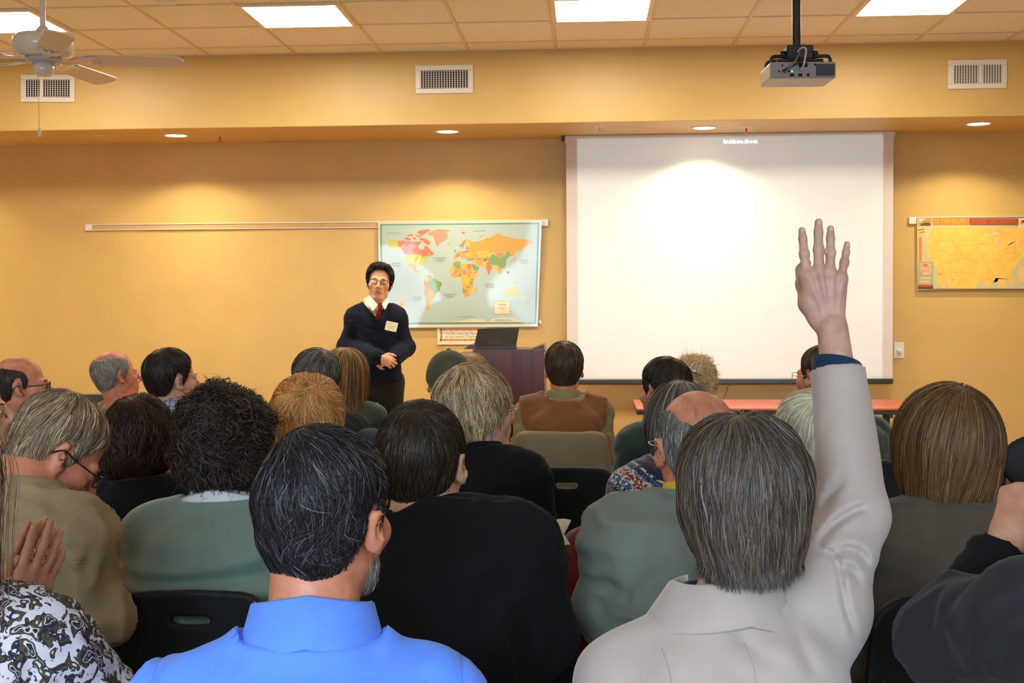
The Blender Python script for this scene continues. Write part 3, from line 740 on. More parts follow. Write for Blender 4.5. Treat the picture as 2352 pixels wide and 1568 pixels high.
# ---- projector on its pole
def projector():
    n0, n1 = at(1771, 181, 5.5), at(1919, 178, 5.42)
    cx, cy, z0 = (n0[0] + n1[0]) / 2, (n0[1] + n1[1]) / 2, (n0[2] + n1[2]) / 2
    w = .288; h = .072; dp = .235
    rot = 0.10
    ang = math.atan2(n1[1] - n0[1], n1[0] - n0[0])
    t = Thing('projector', 'grey projector hanging from a black ceiling pole', 'projector', (cx, cy, z0))
    M = rz_m(0.035)
    T = lambda g: xform(g, M, (cx, cy, z0))
    body = mat('projector_shell', (.56, .53, .46, 1), .4); rear = mat('projector_rear', (.30, .29, .33, 1), .45); blk = mat('black_metal', (.012, .012, .012, 1), .35)
    t.part('shell', T(box(-w / 2, w / 2, .004, dp, 0, h, .008, 2)), body)
    t.part('rear_panel', T(box(-w / 2 + .006, w / 2 - .004, -.001, .008, .004, h - .004, .002)), rear)
    t.part('vent_frame', T(box(.056, w / 2 - .008, -.003, .004, .010, h - .012, .001)), mat('vent_dark', (.03, .03, .05, 1), .4))
    for k in range(9):
        x = .062 + k * .0085
        t.part('vent_slat', T(box(x, x + .0024, -.006, -.002, .011, h - .013)), mat('vent_slat_grey', (.07, .07, .10, 1), .4))
    for x, z, r in ((-.048, .014, .007), (-.012, .014, .007), (.022, .014, .006)):
        t.part('socket', T(box(x - .009 if r > .0065 else x - .006, x + .009 if r > .0065 else x + .006, -.003, .002, z - .006, z + .006, .001)), m_dark)
    for x, z in ((-.105, .030), (-.06, .030), (-.09, .056), (.052, .058)):
        t.part('socket', T(xform(lathe([(0, .003), (.0045, .003), (.0045, 0)], 10), rx_m(pi / 2), (x, 0, z))), m_dark)
    t.part('status_light', T(xform(lathe([(0, .004), (.003, .004), (.003, 0)], 10), rx_m(pi / 2), (-.048, 0, .030))), mat('green_led', (.2, .9, .2, 1), .3, emit=(.45, 1, .15, 1), emit_s=2))
    t.part('power_socket', T(box(-.02, .02, -.003, .002, .048, .066, .002)), m_dark)
    t.part('badge', T(xform(plate(rounded_rect(.024, .012, .005, 4), .0006, 0), None, (0.0, .10, -.0006))), mat('badge_silver', (.7, .68, .62, 1), .3))
    t.part('cable_label', T(box(-.093, -.073, -.012, -.002, .012, .022, .002)), mat('label_orange', (.75, .45, .25, 1), .5))
    # mount
    zc = h + .035
    t.part('mount_plate', T(joined(box(-.10, .10, .05, .17, h + .012, h + .022, .003), box(-.058, .058, .06, .15, h + .02, h + .085, .006))), blk)
    for sx, sy in ((-1, 0), (1, 0), (-1, 1), (1, 1)):
        t.part('mount_arm', T(tube(spline([(sx * .04, .08 + .05 * sy, h + .03), (sx * .085, .06 + .1 * sy, h + .034), (sx * .125, .05 + .13 * sy, h + .028), (sx * .127, .05 + .13 * sy, h - .002)], 4), .008, 8)), blk, smooth=True)
    for sx in (-1, 1):
        t.part('mount_knob', T(xform(lathe([(0, 0), (.014, 0), (.014, .02), (.009, .026), (0, .026)], 12), ry_m(sx * pi / 2), (sx * .058, .09, h + .05))), blk, smooth=True)
    px_ = cx - .012; py_ = cy + .105
    t.part('pole', lathe([(.019, h + z0 + .06), (.019, CEIL_Z + .004)], 20, (px_, py_, 0)), blk, smooth=True)
    t.part('ceiling_flange', lathe([(.019, CEIL_Z - .03), (.03, CEIL_Z - .02), (.07, CEIL_Z - .006), (.07, CEIL_Z + .002)], 24, (px_, py_, 0)), blk, smooth=True)
    t.part('cable', T(tube(spline([(-.083, -.006, .018), (-.075, -.03, .03), (-.045, -.035, .062), (-.022, -.02, .098), (-.01, .02, .12), (.0, .06, .10)], 6), .0042, 8)), mat('cable_grey', (.18, .16, .13, 1), .5), smooth=True)
    t.part('cable', T(tube(spline([(-.012, -.004, .032), (-.004, -.028, .05), (.004, -.03, .09), (.008, -.02, .122), (-.004, .0, .132), (-.018, .03, .118)], 6), .0042, 8)), mat('cable_cream', (.66, .58, .50, 1), .5), smooth=True)
    t.part('cable', T(tube(spline([(-.09, -.004, .032), (-.06, -.028, .044), (-.02, -.025, .062), (.015, -.004, .058)], 6), .004, 8)), mat('cable_black', (.02, .02, .02, 1), .5), smooth=True)
    t.part('lens', T(xform(lathe([(.0, .004), (.024, .004), (.028, 0), (.03, -.02)], 24), rx_m(-pi / 2), (.07, dp, .038))), mat('lens_glass', (.02, .02, .03, 1), .05, coat=1), smooth=True)
    return T
projector()

# ---- ceiling fan
def fan():
    dpt = 6.0
    hub = at(100, 139, dpt)
    x, y, z = hub
    t = Thing('ceiling_fan', 'white five-blade ceiling fan hanging at the upper left', 'fan', (x, y, z - .06))
    m = mat('fan_white', (.74, .70, .64, 1), .25, coat=.4); bl = mat('fan_blade', (.72, .64, .54, 1), .45); gr = mat('fan_grey', (.45, .45, .50, 1), .3)
    c = (x, y, z)
    t.part('motor_housing', lathe([(0, .012), (.06, .010), (.115, .016), (.138, .03), (.140, .085), (.136, .105), (.12, .118), (.05, .128), (.022, .13)], 40, c), m, smooth=True)
    t.part('flywheel', lathe([(0, -.012), (.08, -.012), (.085, .0), (.085, .014), (0, .014)], 32, c), gr, smooth=True)
    t.part('switch_housing', lathe([(0, -.074), (.032, -.072), (.046, -.062), (.050, -.045), (.050, -.012), (0, -.012)], 32, c), m, smooth=True)
    t.part('down_rod', lathe([(.014, .125), (.014, CEIL_Z - z - .05)], 16, c), m, smooth=True)
    t.part('rod_collar', lathe([(.036, .125), (.034, .14), (.02, .16), (.014, .165)], 20, c), m, smooth=True)
    t.part('canopy', lathe([(.016, CEIL_Z - z - .07), (.05, CEIL_Z - z - .055), (.07, CEIL_Z - z - .01), (.07, CEIL_Z - z + .003)], 24, c), m, smooth=True)
    for a in (-60, 12, 84, 156, 228):
        A = math.radians(a)
        M = rz_m(A) @ rx_m(math.radians(-12))
        # blade outline along +x
        n = 10; out = []
        r0, r1, w0, w1 = .19, .655, .058, .066
        out += [(r0, -w0 * .8), (r0 + .04, -w0)]
        out += [(r1 - .05, -w1)]
        for k in range(n + 1):
            q = -pi / 2 + pi * k / n; out.append((r1 - .05 + .05 * math.cos(q), w1 * math.sin(q)))
        out += [(r0 + .04, w0), (r0, w0 * .8)]
        t.part('blade', xform(plate(out, .006, 0), M, (x, y, z + .004)), bl)
        arm = [(.07, -.012), (.14, -.016), (.19, -.045), (.25, -.045), (.26, -.03), (.22, -.012), (.27, 0), (.22, .012), (.26, .03), (.25, .045), (.19, .045), (.14, .016), (.07, .012)]
        t.part('blade_bracket', xform(plate(arm, .005, -.006), M, (x, y, z + .004)), m)
    ch0, ch1 = (x - .02, y - .02, z - .07), (x - .018, y - .02, at(95, 296, dpt)[2])
    t.part('pull_chain', tube([ch0, ch1], .0016, 6), mat('chain_brass', (.6, .48, .3, 1), .35, .5))
    kz = ch1[2]
    t.part('pull_knob', lathe([(0, .004), (.005, .002), (.008, -.015), (.009, -.03), (.007, -.038), (0, -.04)], 14, (ch1[0], ch1[1], kz)), m, smooth=True)
fan()

# ---- lectern and laptop
m_maho = mat('mahogany', srgb(84, 36, 26), .35, coat=.2)
def grain(m, c1, c2, sc=(30, 30, 2)):
    N, L, b = nodes_of(m)
    tc = N.new('ShaderNodeTexCoord'); mp = N.new('ShaderNodeMapping'); mp.inputs['Scale'].default_value = sc
    nz = N.new('ShaderNodeTexNoise'); nz.inputs['Scale'].default_value = 1.0; nz.inputs['Detail'].default_value = 6
    rp = N.new('ShaderNodeValToRGB'); rp.color_ramp.elements[0].color = c1; rp.color_ramp.elements[1].color = c2
    rp.color_ramp.elements[0].position = .35; rp.color_ramp.elements[1].position = .65
    L.new(tc.outputs['Object'], mp.inputs['Vector']); L.new(mp.outputs['Vector'], nz.inputs['Vector']); L.new(nz.outputs['Fac'], rp.inputs['Fac']); L.new(rp.outputs['Color'], b.inputs['Base Color'])
    return m
grain(m_maho, srgb(70, 28, 20), srgb(98, 44, 32))
def lectern():
    d = 8.0
    a, b = at(1086, 806, d), at(1250, 798, d)
    x0, x1 = a[0], b[0]; y0 = (a[1] + b[1]) / 2; zt = (a[2] + b[2]) / 2
    dp = .42
    cx = (x0 + x1) / 2
    t = Thing('lectern', 'dark reddish wooden lectern under the laptop', 'lectern', (cx, y0 + dp / 2, 0))
    t.part('front_panel', box(x0, x1, y0, y0 + .02, .05, zt, .003), m_maho)
    # the sides rise towards the back to carry the sloped top
    for s_ in (0, 1):
        xa, xb = ((x0 - .0, x0 + .02), (x1 - .02, x1))[s_]
        pr = [(y0 + .02, .05), (y0 + dp, .05), (y0 + dp, zt + .0), (y0 + .02, zt)]
        V = [(xx, yy, zz) for xx in (xa, xb) for yy, zz in pr]
        t.part('side_panel', (np.array(V), [(3, 2, 1, 0), (4, 5, 6, 7), (0, 1, 5, 4), (1, 2, 6, 5), (2, 3, 7, 6), (3, 0, 4, 7)]), m_maho)
    t.part('top_board', box(x0 - .005, x1 + .005, y0 + .02, y0 + dp, zt - .02, zt - .002, .003), m_maho)
    t.part('plinth', box(x0 + .01, x1 - .01, y0 + .03, y0 + dp - .02, 0, .05), m_maho)
    for s_, xx in ((-1, x0), (1, x1)):      # flared book stops at both sides of the top
        pr = [(0, -.002), (.20 if s_ > 0 else .16, -.002), (.10, .030), (.02, .034)]
        base = [(xx + (-.07 if s_ < 0 else -.085), 0), (xx + (.015 if s_ < 0 else .0), 0), (xx + (.01 if s_ < 0 else .0), .022), (xx - (.015 if s_ < 0 else .012), .032 if s_ < 0 else .026)]
        V = [(px_, yy, zt + pz) for yy in (y0 + .05, y0 + dp - .03) for px_, pz in base]
        t.part('book_stop', (np.array(V), [(0, 1, 2, 3), (7, 6, 5, 4), (0, 4, 5, 1), (1, 5, 6, 2), (2, 6, 7, 3), (3, 7, 4, 0)]), m_maho)
    # laptop, lid towards the audience
    tl, tr, br, bl = at(1098, 755, d + .16), at(1193, 752, d + .16), at(1185, 802, d + .10), at(1088, 805, d + .10)
    t2 = Thing('laptop', 'open black laptop on the lectern, lid towards the audience', 'laptop', ((bl[0] + br[0]) / 2, bl[1] + .12, zt - .002))
    zb = zt + .0
    bl[2] = br[2] = zb + .012
    n = unit(np.cross(tr - tl, bl - tl)); n = n if n[1] < 0 else -n
    V = np.array([tl, tr, br, bl, tl - n * .008, tr - n * .008, br - n * .008, bl - n * .008])
    F = [(0, 3, 2, 1), (4, 5, 6, 7), (0, 1, 5, 4), (1, 2, 6, 5), (2, 3, 7, 6), (3, 0, 4, 7)]
    m_lid = mat('laptop_black', (.014, .012, .010, 1), .28)
    t2.part('lid', (V, F), m_lid)
    xm0, xm1 = min(bl[0], br[0]), max(bl[0], br[0])
    t2.part('base', box(xm0, xm1, bl[1], bl[1] + .20, zb - .0015, zb + .014, .003), m_lid)
    o_ = bl * .35 * .5 + br * .35 * .5 + (tl + tr) * .65 * .5
    o_ = (bl + br) / 2 * .77 + (tl + tr) / 2 * .23
    t2.part('brand_lettering', text_geo('TOSHIBA', .022, o_ + n * .0012, br - bl, tl - bl, xscale=.9), mat('lid_ink', (.05, .05, .05, 1), .3))
    t2.part('hinge', tube([bl + (br - bl) * .1 - n * .004, bl + (br - bl) * .9 - n * .004], .005, 8), m_lid)
lectern()

# ---- folding tables
m_ttop = mat('table_laminate', srgb(196, 92, 48), .3, coat=.3)
mottle(m_ttop, srgb(186, 84, 44), srgb(206, 100, 54), 10, 4); m_blk = mat('black_steel', (.014, .013, .013, 1), .4)
def table(u0, u1, v, y0, y1, label):
    a, b = at(u0, v, y0), at(u1, v, y0)
    x0, x1, zt = a[0], b[0], .735
    t = Thing('folding_table', label, 'table', ((x0 + x1) / 2, (y0 + y1) / 2, 0))
    t.part('tabletop', box(x0, x1, y0, y1, zt - .004, zt + .012, .003), m_ttop)
    t.part('edge_band', box(x0 + .001, x1 - .001, y0 + .001, y1 - .001, zt - .03, zt - .004, .004), m_blk)
    for x in (x0 + .11, x1 - .11):
        t.part('leg', joined(box(x - .02, x + .02, (y0 + y1) / 2 - .3, (y0 + y1) / 2 + .3, 0.0, .03, .006), box(x - .022, x + .022, (y0 + y1) / 2 - .23, (y0 + y1) / 2 - .19, .03, zt - .03, .004),
                             box(x - .022, x + .022, (y0 + y1) / 2 + .19, (y0 + y1) / 2 + .23, .03, zt - .03, .004), box(x - .03, x + .03, (y0 + y1) / 2 - .26, (y0 + y1) / 2 + .26, zt - .05, zt - .028, .003)), m_blk)
    t.part('rail', box(x0 + .1, x1 - .1, (y0 + y1) / 2 - .02, (y0 + y1) / 2 + .02, zt - .055, zt - .03), m_blk)
    for x in (x0 + .25, x1 - .2):
        t.part('clip', box(x - .006, x + .006, y0 + .02, y0 + .05, zt - .055, zt - .03, .002), m_blk)
table(1462, 2112, 937, 8.15, 8.86, 'orange-topped folding table with black legs under the screen')
table(-190, 482, 925, 8.2, 8.9, 'orange-topped folding table behind the audience at the left')
p = on_z(447, 917, .748)
single('paper_plate', xform(lathe([(0, 0), (.07, .001), (.09, .008), (.092, .010), (.07, .004), (0, .003)], 24), None, (p[0], p[1], .747)), m_white, 'white paper plate on the left orange table', 'plate', smooth=True)
# ------------------------------------------------------------------ signed distance modelling
def _smin(a, b, k):
    if k <= 0: return np.minimum(a, b)
    h = np.clip(0.5 + 0.5 * (b - a) / k, 0, 1)
    return b + (a - b) * h - k * h * (1 - h)

class SDF:
    def __init__(s): s.ops = []; s.clips = []; s.disp = None; s.pad = 0.0
    def cap(s, a, b, ra, rb=None, k=0.02, mode='add'):
        a = np.asarray(a, float); b = np.asarray(b, float); rb = ra if rb is None else rb
        r = max(ra, rb); lo = np.minimum(a, b) - r; hi = np.maximum(a, b) + r
        ba = b - a; L2 = float(ba @ ba) + 1e-12
        def f(P):
            pa = P - a; t = np.clip(pa @ ba / L2, 0, 1)
            return np.linalg.norm(pa - t[:, None] * ba, axis=1) - (ra + (rb - ra) * t)
        s.ops.append((f, lo, hi, k, mode)); return s
    def ell(s, c, r, R=None, k=0.02, mode='add'):
        c = np.asarray(c, float); r = np.asarray(r, float)
        m = r.max(); lo, hi = c - m, c + m
        if R is None: lo, hi = c - r, c + r
        def f(P):
            q = P - c
            if R is not None: q = q @ R
            k0 = np.linalg.norm(q / r, axis=1); k1 = np.linalg.norm(q / (r * r), axis=1)
            return np.where(k1 > 1e-9, k0 * (k0 - 1) / np.maximum(k1, 1e-9), -r.min())
        s.ops.append((f, lo, hi, k, mode)); return s
    def rbox(s, c, h, rad, R=None, k=0.01, mode='add'):
        c = np.asarray(c, float); h = np.asarray(h, float)
        m = np.linalg.norm(h); lo, hi = (c - h, c + h) if R is None else (c - m, c + m)
        def f(P):
            q = P - c
            if R is not None: q = q @ R
            q = np.abs(q) - (h - rad)
            return np.linalg.norm(np.maximum(q, 0), axis=1) + np.minimum(q.max(1), 0) - rad
        s.ops.append((f, lo, hi, k, mode)); return s
    def chain(s, pts, rs, k=0.02, k0=None):
        for i in range(len(pts) - 1): s.cap(pts[i], pts[i + 1], rs[i], rs[i + 1], k if i or k0 is None else k0)
        return s
    def sub(s, other, R, c, scale, k=0.02):
        """another field given in a local frame (axes = columns of R)"""
        lo0, hi0 = other.bounds()
        cs = np.array([[x, y, z] for x in (lo0[0], hi0[0]) for y in (lo0[1], hi0[1]) for z in (lo0[2], hi0[2])]) * scale @ R.T + c
        f = lambda P: other.at((P - c) @ R / scale) * scale
        s.ops.append((f, cs.min(0), cs.max(0), k, 'add')); return s
    def loft(s, H, N, r, fw, secs, k=0.04, grow=0.0):
        """elliptical sections (t, rx, ry, offset forward) from H to N"""
        H = np.asarray(H, float); N = np.asarray(N, float); w = N - H; ln = np.linalg.norm(w); w = w / ln
        r = unit(r - w * (r @ w)); fw = unit(np.cross(w, r))
        A = np.array(secs, float)
        mx = A[:, 1:3].max() + grow
        lo = np.minimum(H, N) - mx; hi = np.maximum(H, N) + mx
        tt = np.linspace(0, 1, 60)
        def sm(col):
            y = np.interp(tt, A[:, 0], A[:, col]); yp = np.pad(y, 3, mode='edge')
            return np.convolve(yp, np.ones(7) / 7, 'valid')
        RX, RY, OY = sm(1) + grow, sm(2) + grow, sm(3)
        def f(P):
            q = P - H; z = q @ w; t = z / ln
            tc = np.clip(t, 0, 1)
            rx = np.interp(tc, tt, RX); ry = np.interp(tc, tt, RY); oy = np.interp(tc, tt, OY)
            x = (q @ r) / rx; y = (q @ fw - oy) / ry
            e = (np.abs(x) ** 2.4 + np.abs(y) ** 2.4) ** (1 / 2.4)
            d = (e - 1) * np.minimum(rx, ry)
            dz = np.maximum(-t, t - 1) * ln - grow
            m = np.maximum(d, dz)
            both = (d > 0) & (dz > 0)
            return np.where(both, np.sqrt(d * d + dz * dz), m)
        s.ops.append((f, lo, hi, k, 'add')); return s
    def bounds(s):
        lo = np.min([o[1] for o in s.ops if o[4] == 'add'], axis=0); hi = np.max([o[2] for o in s.ops if o[4] == 'add'], axis=0)
        return lo - s.pad, hi + s.pad
    def at(s, P, raw=False):
        D = np.full(len(P), 10.0)
        for f, lo, hi, k, mode in s.ops:
            d = f(P)
            if mode == 'add': D = _smin(D, d, k)
            else: D = -_smin(-D, d, k)
        if s.disp is not None: D = D - s.disp(P)
        if not raw:
            for c in s.clips: D = np.maximum(D, c(P))
        return D
    def grad(s, P, e=0.002):
        g = np.stack([s.at(P + np.eye(3)[i] * e, True) - s.at(P - np.eye(3)[i] * e, True) for i in range(3)], 1)
        return g / (np.linalg.norm(g, axis=1, keepdims=True) + 1e-9)
    def mesh(s, h, fine=(), lo=None, hi=None):
        """surface nets on a rectilinear grid; fine = [(lo3, hi3, step)]"""
        l, u = s.bounds()
        if lo is not None: l = np.maximum(l, lo)
        if hi is not None: u = np.minimum(u, hi)
        l = l - 2.2 * h; u = u + 2.2 * h
        ax = []
        for i in range(3):
            pts = [l[i]]; x = l[i]
            while x < u[i]:
                st = h
                for flo, fhi, fh in fine:
                    if flo[i] - fh < x + 1e-6 < fhi[i]: st = min(st, fh)
                    elif x < flo[i] < x + st: st = min(st, max(fh, flo[i] - x))
                x += st; pts.append(x)
            ax.append(np.array(pts))
        X, Y, Z = ax; n = (len(X), len(Y), len(Z))
        D = np.full(n, 10.0, np.float32)
        for f, olo, ohi, k, mode in s.ops:
            m = k + 3.2 * h + s.pad
            sl = []
            for i in range(3):
                a = max(0, np.searchsorted(ax[i], olo[i] - m) - 1); b = min(n[i], np.searchsorted(ax[i], ohi[i] + m) + 1); sl.append((a, b))
            if any(b <= a for a, b in sl): continue
            (a0, b0), (a1, b1), (a2, b2) = sl
            G = np.stack(np.meshgrid(X[a0:b0], Y[a1:b1], Z[a2:b2], indexing='ij'), -1).reshape(-1, 3)
            d = f(G).reshape(b0 - a0, b1 - a1, b2 - a2)
            V = D[a0:b0, a1:b1, a2:b2]
            D[a0:b0, a1:b1, a2:b2] = _smin(V, d, k) if mode == 'add' else -_smin(-V, d, k)
        if s.disp is not None or s.clips:
            I = np.argwhere(np.abs(D) < 0.06 if not s.clips else D < 0.06)
            if len(I):
                P = np.stack([X[I[:, 0]], Y[I[:, 1]], Z[I[:, 2]]], 1)
                d = D[I[:, 0], I[:, 1], I[:, 2]].astype(float)
                if s.disp is not None: d = d - s.disp(P)
                for c in s.clips: d = np.maximum(d, c(P))
                D[I[:, 0], I[:, 1], I[:, 2]] = d
        return nets(D, X, Y, Z)

def nets(D, X, Y, Z):
    S = D < 0
    c8 = [S[i:S.shape[0] - 1 + i, j:S.shape[1] - 1 + j, k:S.shape[2] - 1 + k] for i in (0, 1) for j in (0, 1) for k in (0, 1)]
    cnt = np.zeros(c8[0].shape, np.int8)
    for c in c8: cnt += c
    act = (cnt > 0) & (cnt < 8)
    I = np.argwhere(act)
    if not len(I): return np.zeros((0, 3)), np.zeros((0, 4), int)
    idx = np.full(act.shape, -1, np.int64); idx[act] = np.arange(len(I))
    off = [(i, j, k) for i in (0, 1) for j in (0, 1) for k in (0, 1)]
    val = np.stack([D[I[:, 0] + o[0], I[:, 1] + o[1], I[:, 2] + o[2]] for o in off], 1).astype(float)
    pos = [np.stack([X[I[:, 0] + o[0]], Y[I[:, 1] + o[1]], Z[I[:, 2] + o[2]]], 1) for o in off]
    acc = np.zeros((len(I), 3)); num = np.zeros(len(I))
    for a in range(8):
        for b in range(a + 1, 8):
            if sum(x != y for x, y in zip(off[a], off[b])) != 1: continue
            va, vb = val[:, a], val[:, b]
            m = (va < 0) != (vb < 0)
            t = np.where(m, va / np.where(m, va - vb, 1), 0)
            acc += np.where(m[:, None], pos[a] + t[:, None] * (pos[b] - pos[a]), 0); num += m
    V = acc / num[:, None]
    Fs = []
    for axn in range(3):
        sl0 = [slice(1, -1)] * 3; sl0[axn] = slice(0, -1)
        sl1 = [slice(1, -1)] * 3; sl1[axn] = slice(1, None)
        A = S[tuple(sl0)]; B = S[tuple(sl1)]
        E = np.argwhere(A != B)
        if not len(E): continue
        ins = A[E[:, 0], E[:, 1], E[:, 2]]
        base = E.copy()
        u, v = (axn + 1) % 3, (axn + 2) % 3
        base[:, u] += 1; base[:, v] += 1
        def cell(du, dv):
            c = base.copy(); c[:, u] += du; c[:, v] += dv; return idx[c[:, 0], c[:, 1], c[:, 2]]
        q = np.stack([cell(-1, -1), cell(0, -1), cell(0, 0), cell(-1, 0)], 1)
        q = np.where(ins[:, None], q, q[:, ::-1])
        Fs.append(q)
    F = np.concatenate(Fs); F = F[(F >= 0).all(1)]
    return V, F

def join_np(*gs):
    V, F, n = [], [], 0
    for v, f in gs:
        if len(v) == 0: continue
        V.append(v); F.append(np.asarray(f) + n); n += len(v)
    return np.concatenate(V), np.concatenate(F)

def wave_noise(P, scale, seed, octaves=3, stretch=(1, 1, 1)):
    r = np.random.default_rng(seed); out = np.zeros(len(P)); amp = 1.0
    Q = P * np.array(stretch)
    for o in range(octaves):
        for _ in range(3):
            d = unit(r.normal(size=3)) * scale * (2.0 ** o) * r.uniform(.7, 1.3)
            out += amp * np.sin(Q @ d + r.uniform(0, 6.28) + 1.3 * np.sin(Q @ (unit(r.normal(size=3)) * scale * (2.0 ** o) * .7)))
        amp *= .5
    return out / 3

# ------------------------------------------------------------------ chairs (a few pieces shared by all)
m_chair = mat('black_chair_plastic', (.009, .009, .009, 1), .6, spec=.3)
m_chrome = mat('chair_tube', (.03, .03, .032, 1), .3, .6)
def chair_back_geo():
    s = SDF()
    s.rbox((0, 0, 0), (.183, .016, .17), .014)
    w = lambda P: np.stack([P[:, 0], P[:, 1] + .9 * P[:, 0] ** 2 - .025 + .25 * (P[:, 2]) ** 2, P[:, 2]], 1)
    def f(P):
        Q = w(P)
        # outline with large corner radii, thin in depth
        rad = np.where(Q[:, 2] > 0, .06, .04); hw = .180 - .10 * np.maximum(Q[:, 2], 0) ** 1.0 * .35
        qx = np.abs(Q[:, 0]) - (hw - rad); qz = np.abs(Q[:, 2]) - (.17 - rad)
        d2 = np.hypot(np.maximum(qx, 0), np.maximum(qz, 0)) + np.minimum(np.maximum(qx, qz), 0) - rad
        # handle slot: curved opening below the top edge
        zz = Q[:, 2] - .105 - .6 * Q[:, 0] ** 2 * 2
        sl = np.hypot(np.maximum(np.abs(Q[:, 0]) - .032, 0), np.maximum(np.abs(zz) - .002, 0)) - .013
        d2 = np.maximum(d2, -sl)
        d = np.stack([d2, np.abs(Q[:, 1]) - .007], 1)
        return np.minimum(d.max(1), 0) + np.linalg.norm(np.maximum(d, 0), axis=1) - .004
    s.ops = [(f, np.array([-.2, -.09, -.19]), np.array([.2, .06, .19]), 0, 'add')]
    return s.mesh(.0062)
_cb = chair_back_geo()
CH_BACK = mesh_from('backrest', _cb[0], _cb[1], m_chair, True)
def seat_geo():
    nx, ny = 12, 12; V = []; F = []
    for top in (1, 0):
        for j in range(ny + 1):
            for i in range(nx + 1):
                a = i / nx * 2 - 1; b = j / ny * 2 - 1
                rr = 1 - .10 * (abs(a) ** 4) * (abs(b) ** 4) * 2
                x, y = a * .205 * rr, b * .20 * rr
                z = -.018 * (1 - a * a) * (1 - b * b) + (-.02 * max(0, b - .6) ** 2 * 6) + (0 if top else -.010)
                V.append((x, y, z))
    m = (nx + 1) * (ny + 1)
    for j in range(ny):
        for i in range(nx):
            q = j * (nx + 1) + i
            F.append((q, q + 1, q + nx + 2, q + nx + 1)); F.append((m + q, m + q + nx + 1, m + q + nx + 2, m + q + 1))
    for i in range(nx):
        F.append((i, m + i, m + i + 1, i + 1)); q = ny * (nx + 1) + i; F.append((q, q + 1, m + q + 1, m + q))
    for j in range(ny):
        q = j * (nx + 1); F.append((q, q + nx + 1, m + q + nx + 1, m + q)); q += nx; F.append((q, m + q, m + q + nx + 1, q + nx + 1))
    return np.array(V), F
_sg = seat_geo(); CH_SEAT = mesh_from('seat', _sg[0], _sg[1], m_chair, True)
def _leg(sx, sy):
    return tube([(sx * .17, sy * .15, .435), (sx * .19, sy * .18, .38), (sx * .215, sy * .215, .0)], .011, 8)
CH_LEG = [mesh_from('leg', *_leg(a, b), m_chrome, True) for a in (-1, 1) for b in (-1, 1)]
CH_FRAME = mesh_from('seat_frame', *joined(tube([(-.17, -.16, .428), (-.17, .16, .428)], .010, 6), tube([(.17, -.16, .428), (.17, .16, .428)], .010, 6), tube([(-.17, 0, .424), (.17, 0, .424)], .010, 6)), m_chrome, True)
def chair(x, y, rz, top, label, mt=None, lift=0.0, tilt=0.12):
    """top = height of the backrest's upper edge"""
    t = Thing('stacking_chair', label, 'chair', (x, y, 0), rz, group='black plastic chairs of the audience')
    def add(name, me, loc, rot=(0, 0, 0), sz=1.0):
        if mt is not None: me = me.copy(); me.materials[0] = mt
        o = bpy.data.objects.new(name, me); COL.objects.link(o); o.parent = t.o; o.location = loc; o.rotation_euler = rot; o.scale = (1, 1, sz); return o
    add('seat', CH_SEAT, (0, 0, .45))
    hz = top - .172
    add('backrest', CH_BACK, (0, -.235, hz), (tilt, 0, 0))
    for sx in (-1, 1):
        u = tube([(sx * .17, -.15, .43), (sx * .172, -.20, .46), (sx * .165, -.245 + .02, hz - .12), (sx * .15, -.236 , hz + .02)], .010, 8)
        me = mesh_from('back_upright', *u, m_chrome, True); o = bpy.data.objects.new('back_upright', me); COL.objects.link(o); o.parent = t.o
    for me in CH_LEG: add('leg', me, (0, 0, 0))
    add('seat_frame', CH_FRAME, (0, 0, 0))
    return t
# ------------------------------------------------------------------ people: head, hair, body, clothes
def skin_mat(name, c, c2):
    m = mat(name, c, .48, spec=.4, sss=.12)
    return mottle(m, c, c2, 38, 4, .12, 520, bdist=.0008)
SK = {'fair': skin_mat('skin_fair', srgb(206, 146, 116), srgb(222, 164, 134)), 'ruddy': skin_mat('skin_ruddy', srgb(206, 124, 92), srgb(222, 146, 112)),
      'tan': skin_mat('skin_tan', srgb(228, 164, 122), srgb(238, 178, 136)), 'hand': skin_mat('skin_hand', srgb(200, 148, 128), srgb(216, 168, 148))}
m_lips = mat('lips', srgb(176, 92, 76), .4); m_eye = mat('eye_white', srgb(236, 228, 216), .15); m_iris = mat('iris_dark', (.02, .012, .008, 1), .1)
m_nail = mat('fingernail', srgb(226, 184, 170), .25)
def hair_mat():
    m = mat('hair', (.1, .1, .1, 1), .5, spec=.32)
    N, L, b = nodes_of(m)
    a = N.new('ShaderNodeAttribute'); a.attribute_name = 'tint'; L.new(a.outputs['Color'], b.inputs['Base Color'])
    return m
m_hair = hair_mat()

